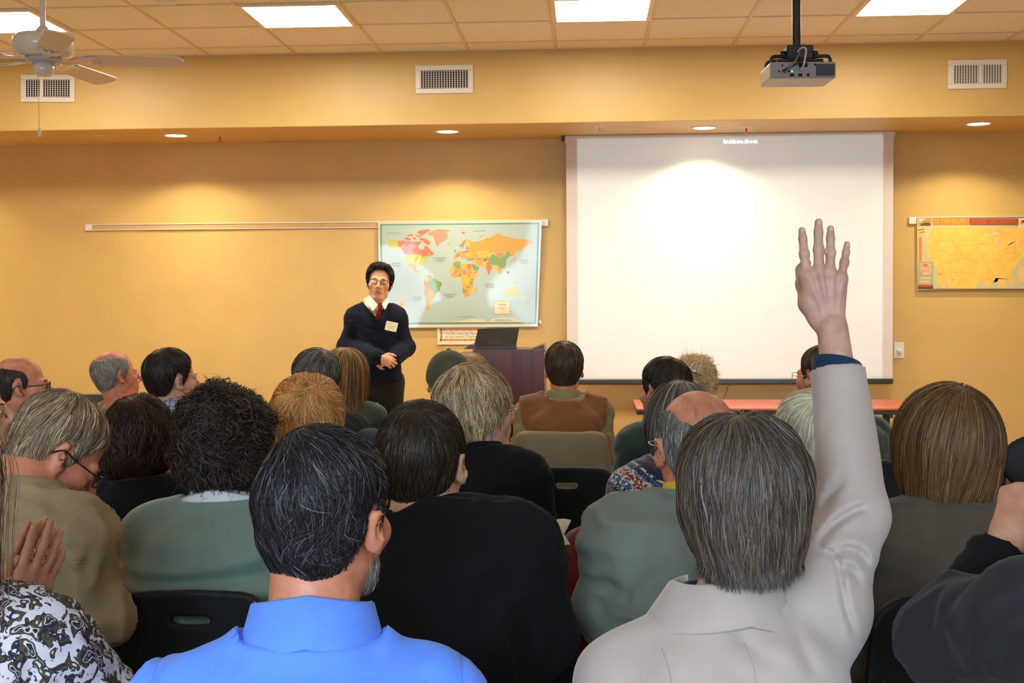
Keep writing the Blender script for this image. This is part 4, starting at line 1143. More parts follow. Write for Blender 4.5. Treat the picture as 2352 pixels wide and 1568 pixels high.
def head_sdf(female=False, nose=1.0, brow=1.0, jaw=1.0, ears=True, chin=1.0):
    s = SDF()
    s.ell((0, -.018, .034), (.0755, .097, .086), k=.02)
    s.ell((0, .028, -.040), (.060, .060, .074), k=.03)
    s.cap((-.044 * jaw, .000, -.062), (-.013, .070, -.100), .016, .017, k=.022); s.cap((.044 * jaw, .000, -.062), (.013, .070, -.100), .016, .017, k=.022)
    s.cap((-.010, .072, -.100 * chin), (.010, .072, -.100 * chin), .019, k=.02)
    for x in (-1, 1):
        s.ell((x * .043, .058, -.022), (.022, .024, .020), k=.025)
        s.ell((x * .032, .097, .002), (.018, .016, .012), k=.012, mode='sub')
        s.cap((x * .012, .083, .017), (x * .044, .074, .018), .010 * brow, .009 * brow, k=.014)
        s.ell((x * .032, .0765, -.001), (.0155, .013, .0105), k=.006)
        s.ell((x * .015, .095, -.034), (.0085, .012, .008), k=.008)
    s.cap((0, .086, .012), (0, .108 + .008 * nose, -.026), .008, .0105 * nose, k=.012)
    s.ell((0, .108 + .005 * nose, -.031), (.0115, .011, .010), k=.008)
    s.ell((0, .086, -.060), (.030, .016, .022), k=.02)
    s.cap((-.020, .089, -.0585), (.020, .089, -.0585), .0055, k=.006); s.cap((-.017, .089, -.068), (.017, .089, -.068), .0065, k=.006)
    s.cap((-.024, .098, -.0632), (.024, .098, -.0632), .0022, k=.004, mode='sub')
    if ears:
        for x in (-1, 1):
            R = rz_m(-x * .60) @ ry_m(x * .14)
            s.ell((x * .0810, -.011, -.004), (.0065, .0185, .0315), R, k=.007)
            s.ell((x * .0885, -.0055, .001), (.0050, .0105, .0185), R, k=.005, mode='sub')
            s.ell((x * .078, .004, -.028), (.006, .010, .012), k=.006)
    return s

def poly_f(pts):
    A = np.array(pts, float); return lambda y: np.interp(y, A[:, 0], A[:, 1])

class Hair:
    """hair volume and strands in head-local coordinates"""
    def __init__(s, t=.010, colors=None, low=None, high=None, n=3000, length=(.03, .05), width=.0012, whorl=(0, -.06, .12), wW=1.0, grav=.6, curl=0.0, cfreq=260.0, jit=.25,
                 lift=.0015, lump=0.0, lscale=60, seed=1, extra=None, follow=True, flare=0.0, h=.005, side=(0, 0, 0), sub=None, comb=None, sink=.6, edge=0.0, thin=0.0, hx=0.0, swirl=0.0, rel=-9.0, lx=0.0, seg=4):
        s.__dict__.update(locals()); del s.__dict__['s']
    def zlow(s):
        q = poly_f(s.low); return lambda P: q(P[:, 1]) + s.lx * P[:, 0] ** 2 * np.clip((-.025 - P[:, 1]) / .02, 0, 1)
    def field(s):
        f = SDF()
        if s.t is not None:
            f.ell((0, -.018, .034), (.0755 + s.t, .097 + s.t, .086 + s.t), k=.02)
            f.ell((0, -.02, -.03), (.062 + s.t * .8, .066 + s.t, .072), k=.03)
            if not s.low: pass
        for e in (s.extra or []):
            if e[0] == 'ell': f.ell(e[1], e[2], e[3] if len(e) > 3 else None, k=e[4] if len(e) > 4 else .03)
            elif e[0] == 'cap': f.cap(e[1], e[2], e[3], e[4], k=.03)
        for e in (s.sub or []):
            f.ell(e[1], e[2], e[3] if len(e) > 3 else None, k=.012, mode='sub')
        zl0 = s.zlow() if s.low else None; zu0 = poly_f(s.high) if s.high else None
        def disp(P):
            o = np.zeros(len(P))
            if s.lump > 0: o += s.lump * wave_noise(P, s.lscale, s.seed, 2)
            if s.thin > 0 and zl0: o -= s.thin * np.exp(-np.maximum(P[:, 2] - zl0(P), 0) / .022)
            if s.thin > 0 and zu0: o -= s.thin * np.exp(-np.maximum(zu0(P[:, 1]) + s.hx * P[:, 0] ** 2 - P[:, 2], 0) / .03)
            return o
        if s.lump > 0 or s.thin > 0:
            f.pad = s.lump + s.thin; f.disp = disp
        if s.low:
            zl = s.zlow(); wav = s.seed
            f.clips.append(lambda P: (zl(P) - P[:, 2] + .0035 * wave_noise(P, 130, wav, 1)) * .75)
        if s.high:
            zu = poly_f(s.high)
            f.clips.append(lambda P: (P[:, 2] - zu(P[:, 1]) - s.hx * P[:, 0] ** 2 - .006 * wave_noise(P, 90, s.seed + 2, 2)) * .6)
        return f
    def build(s, dens=1.0):
        F = s.field(); r = np.random.default_rng(s.seed)
        V, Q = F.mesh(s.h * 1.15)
        cols = np.array([c[:3] for c in s.colors]); wts = np.array([c[3] if len(c) > 3 else 1 for c in s.colors]); wts = wts / wts.sum()
        base_c = (cols * wts[:, None]).sum(0) * .85
        # roots on the outer surface
        T = np.concatenate([Q[:, [0, 1, 2]], Q[:, [0, 2, 3]]])
        a, b, c = V[T[:, 0]], V[T[:, 1]], V[T[:, 2]]
        ar = np.linalg.norm(np.cross(b - a, c - a), axis=1)
        mid = (a + b + c) / 3
        ok = np.abs(F.at(mid, True)) < .004
        ar = ar * ok
        n = int(s.n * .80)
        pick = r.choice(len(T), n, p=ar / ar.sum())
        u, v = r.random(n), r.random(n); m = u + v > 1; u[m], v[m] = 1 - u[m], 1 - v[m]
        P = a[pick] + u[:, None] * (b - a)[pick] + v[:, None] * (c - a)[pick]
        ns = s.seg
        L = r.uniform(s.length[0], s.length[1], n)
        if s.edge > 0 and s.low: L = L * np.clip((P[:, 2] - s.zlow()(P)) / s.edge, .22, 1)
        st = L / ns
        lift = s.lift * r.uniform(-s.sink, 1.6, n)
        wh = np.array(s.whorl); sd = np.array(s.side, float)
        jv = r.normal(size=(n, 3)) * s.jit * .5
        phase = r.uniform(0, 6.28, n)
        # clumps share their wander
        pts = []; nrm = []
        for k in range(ns + 1):
            N_ = F.grad(P)
            d = F.at(P, True)
            if s.follow or k == 0:
                e = lift - d
                if s.follow:
                    P = P + N_ * (np.where(e > 0, e, np.maximum(e, -.004) * .5) * (P[:, 2] > s.rel))[:, None]
                else: P = P + N_ * np.maximum(e, 0)[:, None]
            q = P.copy()
            if s.curl > 0 and k > 0:
                ph = phase + 6 * wave_noise(P, 30, s.seed + 5, 1)
                tdir = np.cross(N_, np.array([0, 0, 1.0]))
                q = q + N_ * (s.curl * (np.sin(ph + k * 8.0 / ns) * .7 + .5))[:, None] + tdir * (s.curl * np.cos(ph + k * 8.0 / ns))[:, None]
            pts.append(q); nrm.append(N_)
            away = P - wh
            if s.comb is not None: away = s.comb(P, away)
            away = away / (np.linalg.norm(away, axis=1, keepdims=True) + 1e-6)
            wn = np.stack([wave_noise(P, 34, s.seed + i, 2) for i in range(3)], 1)
            D = s.wW * away + np.array([0, 0, -s.grav]) + sd + s.jit * 1.1 * wn + jv
            if s.swirl: D = D + s.swirl * np.cross(N_, away)
            fr = (P[:, 2] < s.rel)[:, None]
            if fr.any(): D = np.where(fr, np.array([0, 0, -1.0]) + .8 * s.jit * wn + jv + N_ * .02 * np.array([1, 1, 0]), D)
            tang = (D * N_).sum(1, keepdims=True) * ~fr
            D = D - N_ * tang * (1.0 if s.follow else .6)
            D = D + N_ * (s.flare * (k / ns))
            D = D / (np.linalg.norm(D, axis=1, keepdims=True) + 1e-6)
            P = P + D * st[:, None]
        pts = np.stack(pts, 1); nrm = np.stack(nrm, 1)      # n, ns+1, 3
        tg = np.gradient(pts, axis=1); tg /= (np.linalg.norm(tg, axis=2, keepdims=True) + 1e-9)
        wv = np.cross(nrm, tg); wv /= (np.linalg.norm(wv, axis=2, keepdims=True) + 1e-9)
        tw = r.normal(size=(n, 1, 1)) * .5
        wv = wv + nrm * tw
        prof = np.interp(np.arange(ns + 1) / ns, [0, .15, .55, .85, 1], [.7, 1, .95, .65, .15])[None, :, None] * (s.width / 2 * 1.15) * r.uniform(.6, 1.3, (n, 1, 1))
        A = pts - wv * prof; B = pts + wv * prof
        SV = np.stack([A, B], 2).reshape(-1, 3)
        i0 = (np.arange(n) * (ns + 1) * 2)[:, None] + (np.arange(ns) * 2)[None, :]
        SF = np.stack([i0, i0 + 1, i0 + 3, i0 + 2], -1).reshape(-1, 4)
        ci = r.choice(len(cols), n, p=wts)
        # neighbouring strands tend to share a shade
        clump = wave_noise(pts[:, 0], 90, s.seed + 9, 2)
        SC = cols[ci] * (1 + .22 * clump + r.normal(0, .12, n))[:, None]
        SC = np.repeat(np.clip(SC, .002, 1), (ns + 1) * 2, axis=0)
        BV = np.tile(base_c, (len(V), 1)) * (1 + .25 * wave_noise(V, 120, s.seed + 3, 2))[:, None]
        AV, AF = join_np((V, Q), (SV, SF))
        return AV, AF, np.clip(np.concatenate([BV, SC]), .002, 1)

def finger_chain(base, dirv, bend, lens, up):
    """points of a finger: base knuckle, bending about the axis perpendicular to dir and up"""
    pts = [np.array(base, float)]; d = unit(dirv); ax = unit(np.cross(d, up))
    for L, b in zip(lens, bend):
        M = np.array(Matrix.Rotation(b, 3, Vector(ax))); d = M @ d
        pts.append(pts[-1] + d * L)
    return pts

def hand_sdf(S, wrist, f, n, side, sc=1.0, curl=(.35, .45, .3), spread=.10, thumb_in=.5, wr=.026):
    """wrist point, finger direction f, back-of-hand normal n, thumb side = side * cross(f, n)"""
    f = unit(f); n = unit(n - f * (n @ f)); t = unit(np.cross(f, n)) * side
    nails = []
    kn = []
    spec = [(.030, .082, (.042, .026, .021), .0086), (.010, .087, (.047, .030, .022), .0090), (-.011, .083, (.043, .028, .021), .0084), (-.030, .075, (.034, .021, .018), .0072)]
    for i, (ox, ln, ls, r) in enumerate(spec):
        k = wrist + (t * ox + f * ln + n * (.004 - .004 * abs(i - 1.3))) * sc
        kn.append(k)
        S.cap(wrist + (t * ox * .55 + f * .012) * sc, k, .0150 * sc, .0125 * sc, k=.012)
        d = unit(f + t * ox / .03 * spread)
        p = finger_chain(k, d, [-c * (1 + .10 * i) for c in curl], [l * sc for l in ls], n)
        # make sure the fingers close towards the palm
        if (p[-1] - k) @ n > 0 and sum(curl) > 0: p = finger_chain(k, d, [c * (1 + .10 * i) for c in curl], [l * sc for l in ls], n)
        S.chain(p, [r * 1.1 * sc, r * sc, r * .92 * sc, r * .78 * sc], k=.005)
        nails.append((p, r))
    tb = wrist + (t * .024 + f * .024 - n * .006) * sc
    d1 = unit(t * (.85 - .3 * thumb_in) + f * .75 - n * .35 * thumb_in)
    tm = tb + d1 * .036 * sc; d2 = unit(t * (.4 - .4 * thumb_in) + f * 1.0 - n * .35 * thumb_in); ti = tm + d2 * .032 * sc; tp = ti + unit(d2 - t * .25) * .026 * sc
    S.cap(wrist + (t * .010 + f * .010) * sc, tb, .017 * sc, .016 * sc, k=.015); S.chain([tb, tm, ti, tp], [.0155 * sc, .0115 * sc, .0100 * sc, .0080 * sc], k=.007)
    S.cap(wrist, wrist + f * .03 * sc, wr * sc, .024 * sc, k=.02)
    return nails

def glasses_geo(w=.026, hgt=.018, rr=.010, thick=.0012, z0=.000, y0=.104, full=True, lens_only=False):
    out = []
    for x in (-1, 1):
        pts = [(x * .034 + px_, y0 - abs(px_ + x * .034) * .12, z0 + pz) for px_, pz in rounded_rect(w * 2, hgt * 2, rr, 4)]
        if lens_only:
            q = np.array(pts); out.append((np.concatenate([q, q + np.array([0, .0008, 0])]), [tuple(range(len(q))), tuple(range(len(q), 2 * len(q)))[::-1]]))
        else: out.append(tube(pts, thick, 6, closed=True))
    if not lens_only:
        out.append(tube(spline([(-.034 + w, y0 - .004, z0 + .004), (0, y0, z0 + .008), (.034 - w, y0 - .004, z0 + .004)], 4), thick, 6))
        for x in (-1, 1):
            out.append(tube(spline([(x * (.034 + w), y0 - .010, z0 + .007), (x * .078, y0 - .03, z0 + .007), (x * .0835, .02, z0 + .006), (x * .084, -.012, z0 + .008), (x * .082, -.03, z0 - .012)], 4), thick * 1.1, 6))
    return joined(*out)
m_lens = bpy.data.materials.new('spectacle_lens'); m_lens.use_nodes = True
def _lens(m):
    N, L = m.node_tree.nodes, m.node_tree.links; o = N['Material Output']
    tr = N.new('ShaderNodeBsdfTransparent'); gl = N.new('ShaderNodeBsdfGlossy'); gl.inputs['Roughness'].default_value = .03
    mx = N.new('ShaderNodeMixShader'); mx.inputs[0].default_value = .008; L.new(tr.outputs[0], mx.inputs[1]); L.new(gl.outputs[0], mx.inputs[2]); L.new(mx.outputs[0], o.inputs['Surface'])
_lens(m_lens)
m_gf_dark = mat('dark_spectacle_frame', (.012, .011, .010, 1), .25); m_gf_metal = mat('metal_spectacle_frame', (.45, .38, .28, 1), .25, .8)

TORSO = [(0, .158, .108, .02), (.10, .168, .118, .015), (.22, .165, .120, .01), (.42, .150, .112, .0), (.62, .160, .112, 0), (.76, .176, .112, -.004), (.86, .165, .100, -.010), (.93, .120, .078, -.008), (1.0, .062, .058, 0)]

def person(sp):
    """sp: dictionary of one person; pixel pairs are in the 2352 x 1568 frame with a camera depth"""
    d = sp['d']; dz = sp.get('dz', 0.0)
    hs = sp.get('hs', 1.0)
    C = at(sp['head'][0], sp['head'][1], d)
    bd = sp.get('bd', d)
    L = at(sp['L'][0], sp['L'][1], sp['L'][2] if len(sp['L']) > 2 else bd); R = at(sp['R'][0], sp['R'][1], sp['R'][2] if len(sp['R']) > 2 else bd)
    mid = (L + R) / 2
    r = R - L; r[2] = 0; hw = np.linalg.norm(R - L) / 2; r = unit(r); up = np.array([0, 0, 1.0]); fw = np.cross(up, r)
    stand = sp.get('stand', False)
    lf = fw if stand else unit(.25 * fw + np.array([0, .75, 0])); lr = np.cross(lf, up)
    lean = sp.get('lean', .04)
    hipz = sp.get('hipz', .95 if stand else .555)
    sx = sp.get('hipx', 0.0)
    H = np.array([mid[0], mid[1], 0]) - fw * lean + r * sx; H[2] = hipz
    nk = sp.get('neck')
    N = at(nk[0], nk[1], nk[2] if len(nk) > 2 else bd) if nk else mid + up * .062 - fw * .022
    rzb = math.atan2(r[1], r[0])
    hy, hp, hr = [math.radians(a) for a in sp.get('look', (0, 0, 0))]
    if stand: hy += pi
    Rh = rz_m(hy) @ rx_m(hp) @ ry_m(hr)
    tl = sp['label']
    t = Thing('person', tl, 'person', (H[0], H[1], 0), rzb, group=sp.get('group'))
    skin = SK[sp.get('skin', 'fair')]
    fine = sp.get('fine', .0068) * 1.18; coarse = max(.022, sp.get('coarse', .022))
    # ---- arms
    def loc(v): return r * v[0] + fw * v[1] + up * v[2]
    arms = []
    for side, J, key in ((-1, L, 'armL'), (1, R, 'armR')):
        a = sp.get(key)
        if a is None:
            E_ = J + loc((side * .045, .05, -.27)); W_ = E_ + loc((-side * .09, .22, -.03)); hf = loc((-side * .75, .6, -.1)); hn = loc((0, .15, 1))
            if stand: W_ = E_ + loc((-side * .16, .19, .02))
        else:
            E_, W_ = [at(*q) if len(q) == 3 and q[2] > 1 else J + loc(q) for q in a['pts']]
            hf = loc(a.get('f', (0, .7, .7))); hn = loc(a.get('n', (0, -1, 0)))
            if 'fpx' in a: hf = at(*a['fpx']) - W_
        arms.append((side, J, E_, W_, hf, hn, a or {}))
    girth = sp.get('girth', 1.0); ks = hw / .185
    secs = [(a, b * (girth if a < .7 else 1) * (ks if a > .5 else (ks + 1) / 2), c * girth * sp.get('depth', 1.0), o) for a, b, c, o in TORSO]
    ra = sp.get('arm_r', 1.0)
    def torso(S, grow, sleeves=True, full=True, kk=.04, wrist_cut=.02):
        S.loft(H - up * .01, N, r, fw, secs, k=.05, grow=grow)
        if full:
            S.ell(H - up * .03, np.array([.155 * girth + grow, .125 * girth + grow, .085 + grow]), np.stack([r, fw, up], 1), k=.05)
        for side, J, E_, W_, hf, hn, a in arms:
            S.cap(N + up * -.015 + r * side * .03, J + up * .004, .044 + grow * .8, .050 + grow, k=.045)
            if sleeves:
                inn = J - r * side * .03
                S.cap(inn, E_, (.058 * ra) + grow, .043 * ra + grow, k=.045)
                wc = W_ + unit(E_ - W_) * a.get('cut', wrist_cut)
                S.cap(E_, wc, .043 * ra + grow, (.034 if sleeves else .03) * ra + grow, k=.025)
            else:
                S.ell(J - r * side * .01, (.062, .062, .062), k=.05)
        return S
    # ---- body: one continuous skin
    hd = head_sdf(**sp.get('face', {}))
    B = SDF()
    torso(B, -.014)
    nr = sp.get('neck_r', .056 if not sp.get('female') else .049)
    nb = C + Rh @ np.array([0, -.028, -.055]) * hs
    B.cap(N - up * .02 - fw * -.01, nb, nr * 1.08, nr, k=.035)
    B.cap(N + fw * .05 - up * .02, C + Rh @ np.array([0, .02, -.085]) * hs, nr * .75, nr * .6, k=.03)
    B.sub(hd, Rh, C, hs, k=.018)
    if stand:
        for sd in (-1, 1):
            hipj = H + r * sd * .09; kn = H + r * sd * .10 + fw * .01; kn[2] = .50; an = H + r * sd * .11 - fw * .01; an[2] = .09
            B.chain([hipj, kn, an], [.075, .052, .038], k=.04); B.cap(an - up * .05, an - up * .055 + fw * .12, .034, .03, k=.03)
        legs = [(H + r * sd * .09, np.array([*(H + r * sd * .10 + fw * .01)[:2], .50]), np.array([*(H + r * sd * .11 - fw * .01)[:2], .09])) for sd in (-1, 1)]
    else:
        legs = []
        for sd in (-1, 1):
            hipj = H + lr * sd * .095 - up * .01; kn = H + lr * sd * .115 + lf * sp.get('thigh', .40); kn[2] = .50; an = kn - lf * .05; an = np.array([an[0], an[1], .09])
            legs.append((hipj, kn, an))
            B.chain([hipj, kn, an], [.070, .050, .038], k=.04); B.cap(an - up * .05, an - up * .055 + lf * .12, .034, .028, k=.03)
    hlo, hhi = C - .135 * hs, C + .135 * hs
    bv = B.mesh(coarse, fine=[(hlo, hhi, fine)])
    pieces = [bv]
    nails = []
    for side, J, E_, W_, hf, hn, a in arms:
        if a.get('hand', True) is False: continue
        if 'custom' in a:
            HS = SDF(); nails += a['custom'](HS, E_, W_); pieces.append(HS.mesh(.0030))
        else:
            HS = SDF(); nl = hand_sdf(HS, W_, hf, hn, a.get('thumb', -side), a.get('sc', .95 if not sp.get('female') else .88), a.get('curl', (.5, .6, .35)), a.get('spread', .08), a.get('thumb_in', .6))
            HS.cap(W_, W_ + unit(E_ - W_) * .05, .026, .029, k=.02)
            pieces.append(HS.mesh(a.get('h', .0085)))
            if a.get('nails'): nails += nl
    body = t.part('body', join_np(*pieces), skin, smooth=True)
    if nails:
        ng = []
        for p, rr in nails:
            tip, pr = p[-1], p[-2]; ax = unit(tip - pr); nn = sp.get('nail_n'); nn = unit(np.array(nn) - ax * (np.array(nn) @ ax)); sx_ = np.cross(ax, nn)
            c = tip + nn * rr * .70 - ax * .0025
            ng.append(SDF().ell(c, (rr * .66, .0068, .0022), np.stack([sx_, ax, nn], 1)).mesh(.0011))
        for g in ng: t.part('fingernail', g, m_nail, smooth=True)
    # ---- eyes, brows, lips
    Hl = lambda g: ((np.asarray(g[0]) * hs) @ Rh.T + C, g[1])
    if sp.get('eyes', True):
        for x in (-1, 1):
            ey = SDF().ell((x * .032, .0868, -.001), (.0120, .0035, .0030), rz_m(-x * .22)).mesh(.0016)
            e = t.part('eye', Hl(ey), m_eye, smooth=True)
            ir = SDF().ell((x * .0315, .0888, -.0005), (.0042, .0025, .0030), rz_m(-x * .2)).mesh(.0011)
            t.part('iris', Hl(ir), m_iris, parent=e, smooth=True)
        lp = SDF(); lp.cap((-.025, .0915, -.0590), (0, .0995, -.0590), .0022, .0040, k=.004).cap((.025, .0915, -.0590), (0, .0995, -.0590), .0022, .0040, k=.004); lp.cap((-.020, .0945, -.0650), (0, .0992, -.0690), .0030, .0046, k=.003).cap((.020, .0945, -.0650), (0, .0992, -.0690), .0030, .0046, k=.004)
        t.part('lips', Hl(lp.mesh(.0023)), m_lips, smooth=True)
        bc = sp['hair'][0].colors[0] if sp.get('hair') else (.05, .03, .02)
        mb = mat('eyebrow', (bc[0], bc[1], bc[2], 1), .7)
        for x in (-1, 1):
            t.part('eyebrow', Hl(SDF().chain([(x * .014, .0925, .0195), (x * .030, .0885, .0225), (x * .048, .0775, .0185)], [.0020, .0024, .0014], k=.003).mesh(.0024)), mb, smooth=True)
    # ---- hair
    for i, hh in enumerate(sp.get('hair', [])):
        V, F, Cc = hh.build()
        o = t.part(getattr(hh, 'name', 'hair'), ((V * hs) @ Rh.T + C, F), m_hair, smooth=True)
        at_ = o.data.color_attributes.new('tint', 'FLOAT_COLOR', 'POINT')
        at_.data.foreach_set('color', np.concatenate([Cc, np.ones((len(Cc), 1))], 1).astype(np.float32).ravel())
    # ---- clothes
    neckdir = unit(nb - N)
    for ci, cl in enumerate(sp.get('clothes', [])):
        if cl['kind'] in ('top', 'vest'):
            S = SDF(); g = cl.get('grow', .010)
            torso(S, g, sleeves=cl['kind'] == 'top', wrist_cut=cl.get('cut', .02))
            S.pad = .02
            co = cl.get('neck_cut', .012)
            NN, nd = N.copy(), unit(neckdir * .7 + up * .5 - fw * cl.get('neck_tip', .15))
            def nclip(P, NN=NN, nd=nd, co=co, cl=cl):
                q = P - NN; z = q @ nd; return np.minimum(z - co, .001 + cl.get('neck_rad', .095) - np.linalg.norm(q - z[:, None] * nd, axis=1))
            S.clips.append(nclip)
            hem = H[2] + cl.get('hem', -.085)
            S.clips.append(lambda P, hem=hem: hem - P[:, 2])
            if cl['kind'] == 'vest':
                for side, J, E_, W_, hf, hn, a in arms:
                    q = J - r * side * cl.get('arm_in', -.004); nrm_ = unit(r * side + up * -.08)
                    S.clips.append(lambda P, q=q, nrm_=nrm_: (P - q) @ nrm_)
            if 'vneck' in cl:
                zv, wv_ = cl['vneck']
                def vc(P, zv=zv, wv_=wv_):
                    x = np.abs((P - N) @ r); z = (P - N) @ up; y = (P - N) @ fw
                    return np.minimum(((z + zv) * wv_ - x), y + .01)
                S.clips.append(vc)
            if cl.get('flat'):
                for side, J, E_, W_, hf, hn, a in arms:
                    ax = unit(W_ - E_); q0 = W_ - ax * cl['flat']
                    def fc(P, ax=ax, q0=q0):
                        q = P - q0; z = q @ ax; return np.minimum(np.minimum(z, .078 - np.linalg.norm(q - z[:, None] * ax, axis=1)), .17 - z)
                    S.clips.append(fc)
            if cl.get('fold'):
                amp, scl, sd, strch = cl['fold']
                def dp(P, amp=amp, scl=scl, sd=sd, strch=strch, cl=cl):
                    Q = np.stack([(P - N) @ r, (P - N) @ fw, (P - N) @ up], 1)
                    w = wave_noise(Q, scl * 4.0, sd, 2, strch)
                    out = amp * (np.abs(w) * -2.2 + .6)
                    for fn in cl.get('folds', []): out = out + fn(Q)
                    return out
                S.disp = dp
            elif cl.get('folds'):
                S.disp = lambda P, cl=cl: sum(fn(np.stack([(P - N) @ r, (P - N) @ fw, (P - N) @ up], 1)) for fn in cl['folds'])
            for fn in cl.get('ops', []): fn(S, dict(N=N, H=H, r=r, fw=fw, up=up, L=L, R=R, arms=arms, g=g))
            t.part(cl.get('name', 'sweater'), S.mesh(cl.get('h', .012)), cl['mat'], smooth=True, label=cl.get('label'))
        elif cl['kind'] == 'collar':
            # closed profile (radius, height) turned about the neck
            ax = unit(neckdir * cl.get('follow', .5) + up)
            xr = unit(r - ax * (r @ ax)); yf = np.cross(ax, xr)
            c0 = N + ax * cl.get('lift', 0) + fw * cl.get('push', .012)
            gap = cl.get('gap', 0.0)
            g = lathe(cl['prof'], 36, (0, 0, 0), pi / 2 + gap, pi / 2 + 2 * pi - gap, cl.get('sx', 1.06), cl.get('sy', 1.0), closed_prof=True)
            V = g[0]
            dipn = cl.get('dip', .25)
            rad_ = np.hypot(V[:, 0], V[:, 1])
            zz = V[:, 2] - dipn * np.abs(V[:, 0]) * np.clip((rad_ - .05) / .03, 0.3, 1) + cl.get('front', -.25) * np.maximum(V[:, 1], 0)
            Wd = c0 + V[:, :1] * xr + V[:, 1:2] * yf + zz[:, None] * ax
            t.part(cl.get('name', 'collar'), (Wd, g[1]), cl['mat'], smooth=True, label=cl.get('label'))
        elif cl['kind'] == 'trousers':
            S = SDF()
            S.ell(H - up * (.02), np.array([.165 * girth, .13 * girth, .085]), np.stack([r, fw, up], 1), k=.04)
            for hj, kn, an in legs: S.chain([hj, kn, an + up * .01], [.085, .062, .056], k=.05)
            t.part('trousers', S.mesh(.028 if not stand else .016), cl['mat'], smooth=True)
            for hj, kn, an in legs:
                s2 = SDF().cap(an - up * .035, an - up * .050 + lf * .14, .044, .038, k=.02).cap(an - up * .05 - lf * .04, an - up * .05, .038, .04, k=.02)
                s2.clips.append(lambda P: .002 - P[:, 2])
                t.part('shoe', s2.mesh(.018), m_shoe, smooth=True)
        elif cl['kind'] == 'geo':
            t.part(cl['name'], cl['fn'](dict(N=N, H=H, r=r, fw=fw, up=up, L=L, R=R, C=C, Rh=Rh, hs=hs, arms=arms, nd=neckdir)), cl['mat'], smooth=cl.get('smooth', True), label=cl.get('label'))
    if sp.get('glasses'):
        g = sp['glasses']
        fr = t.part('glasses', Hl(glasses_geo(**{k: v for k, v in g.items() if k != 'mat'})), g.get('mat', m_gf_dark), smooth=True)
        t.part('lens', Hl(glasses_geo(**{k: v for k, v in g.items() if k != 'mat'}, lens_only=True)), m_lens, parent=fr)
    if not stand and sp.get('chair'):
        ch = sp['chair']; hb = H
        chair(H[0] + ch.get('dx', 0), H[1], math.atan2(lr[1], lr[0]) + ch.get('rot', 0), ch.get('top', .84), ch['label'], ch.get('mat'))
    return dict(t=t, N=N, H=H, r=r, fw=fw, L=L, R=R, C=C)
m_shoe = mat('dark_shoe', (.02, .018, .016, 1), .4)
# ------------------------------------------------------------------ cloth
def cloth(name, c, rough=.88, var=.08, vs=14, bump=.35, bs=700, sheen=.25, bdist=.0008):
    m = mat('cloth_' + name, c, rough, spec=.2, sheen=sheen)
    return mottle(m, tone(c, 1 - var), tone(c, 1 + var), vs, 4, bump, bs, bdist=bdist)

def ribs(m, axis, freq, strength=.6, dist=.004, color=None, rot=(0, 0, 0)):
    """raised knit ribs as relief (and a darker colour in the grooves when given)"""
    N, L, b = nodes_of(m)
    tc = N.new('ShaderNodeTexCoord'); mp = N.new('ShaderNodeMapping'); mp.inputs['Rotation'].default_value = rot
    wv = N.new('ShaderNodeTexWave'); wv.bands_direction = axis; wv.inputs['Scale'].default_value = freq; wv.inputs['Distortion'].default_value = .4
    bp = N.new('ShaderNodeBump'); bp.inputs['Strength'].default_value = strength; bp.inputs['Distance'].default_value = dist
    L.new(tc.outputs['Object'], mp.inputs['Vector']); L.new(mp.outputs['Vector'], wv.inputs['Vector']); L.new(wv.outputs['Fac'], bp.inputs['Height']); L.new(bp.outputs['Normal'], b.inputs['Normal'])
    if color is not None:
        src = b.inputs['Base Color'].links[0].from_socket if b.inputs['Base Color'].links else None
        mx = N.new('ShaderNodeMix'); mx.data_type = 'RGBA'
        if src: L.new(src, mx.inputs['B'])
        else: mx.inputs['B'].default_value = b.inputs['Base Color'].default_value
        mx.inputs['A'].default_value = color
        rp = N.new('ShaderNodeValToRGB'); rp.color_ramp.elements[0].position = .25; rp.color_ramp.elements[1].position = .55
        L.new(wv.outputs['Fac'], rp.inputs['Fac']); L.new(rp.outputs['Color'], mx.inputs['Factor']); L.new(mx.outputs['Result'], b.inputs['Base Color'])
    return m

def plaid(name, base, line, line2, f1=46, f2=46):
    m = mat('plaid_' + name, base, .9, spec=.2)
    N, L, b = nodes_of(m)
    tc = N.new('ShaderNodeTexCoord'); sp = N.new('ShaderNodeSeparateXYZ'); L.new(tc.outputs['Object'], sp.inputs[0])
    cur = None
    def stripes(sock, f, w, off=0.0):
        a = N.new('ShaderNodeMath'); a.operation = 'MULTIPLY_ADD'; a.inputs[1].default_value = f; a.inputs[2].default_value = off; L.new(sock, a.inputs[0])
        fr = N.new('ShaderNodeMath'); fr.operation = 'FRACT'; L.new(a.outputs[0], fr.inputs[0])
        lt = N.new('ShaderNodeMath'); lt.operation = 'LESS_THAN'; lt.inputs[1].default_value = w; L.new(fr.outputs[0], lt.inputs[0]); return lt.outputs[0]
    col = None
    for sock, f, w, off, c in ((sp.outputs[0], f1, .30, 0, line), (sp.outputs[2], f2, .30, 0, line), (sp.outputs[0], f1 / 2, .12, .3, line2), (sp.outputs[2], f2 / 2, .12, .3, line2)):
        mx = N.new('ShaderNodeMix'); mx.data_type = 'RGBA'; mx.inputs['B'].default_value = c
        half = N.new('ShaderNodeMath'); half.operation = 'MULTIPLY'; half.inputs[1].default_value = .65; L.new(stripes(sock, f, w, off), half.inputs[0])
        L.new(half.outputs[0], mx.inputs['Factor'])
        if col is None: mx.inputs['A'].default_value = base
        else: L.new(col, mx.inputs['A'])
        col = mx.outputs['Result']
    L.new(col, b.inputs['Base Color']); return m

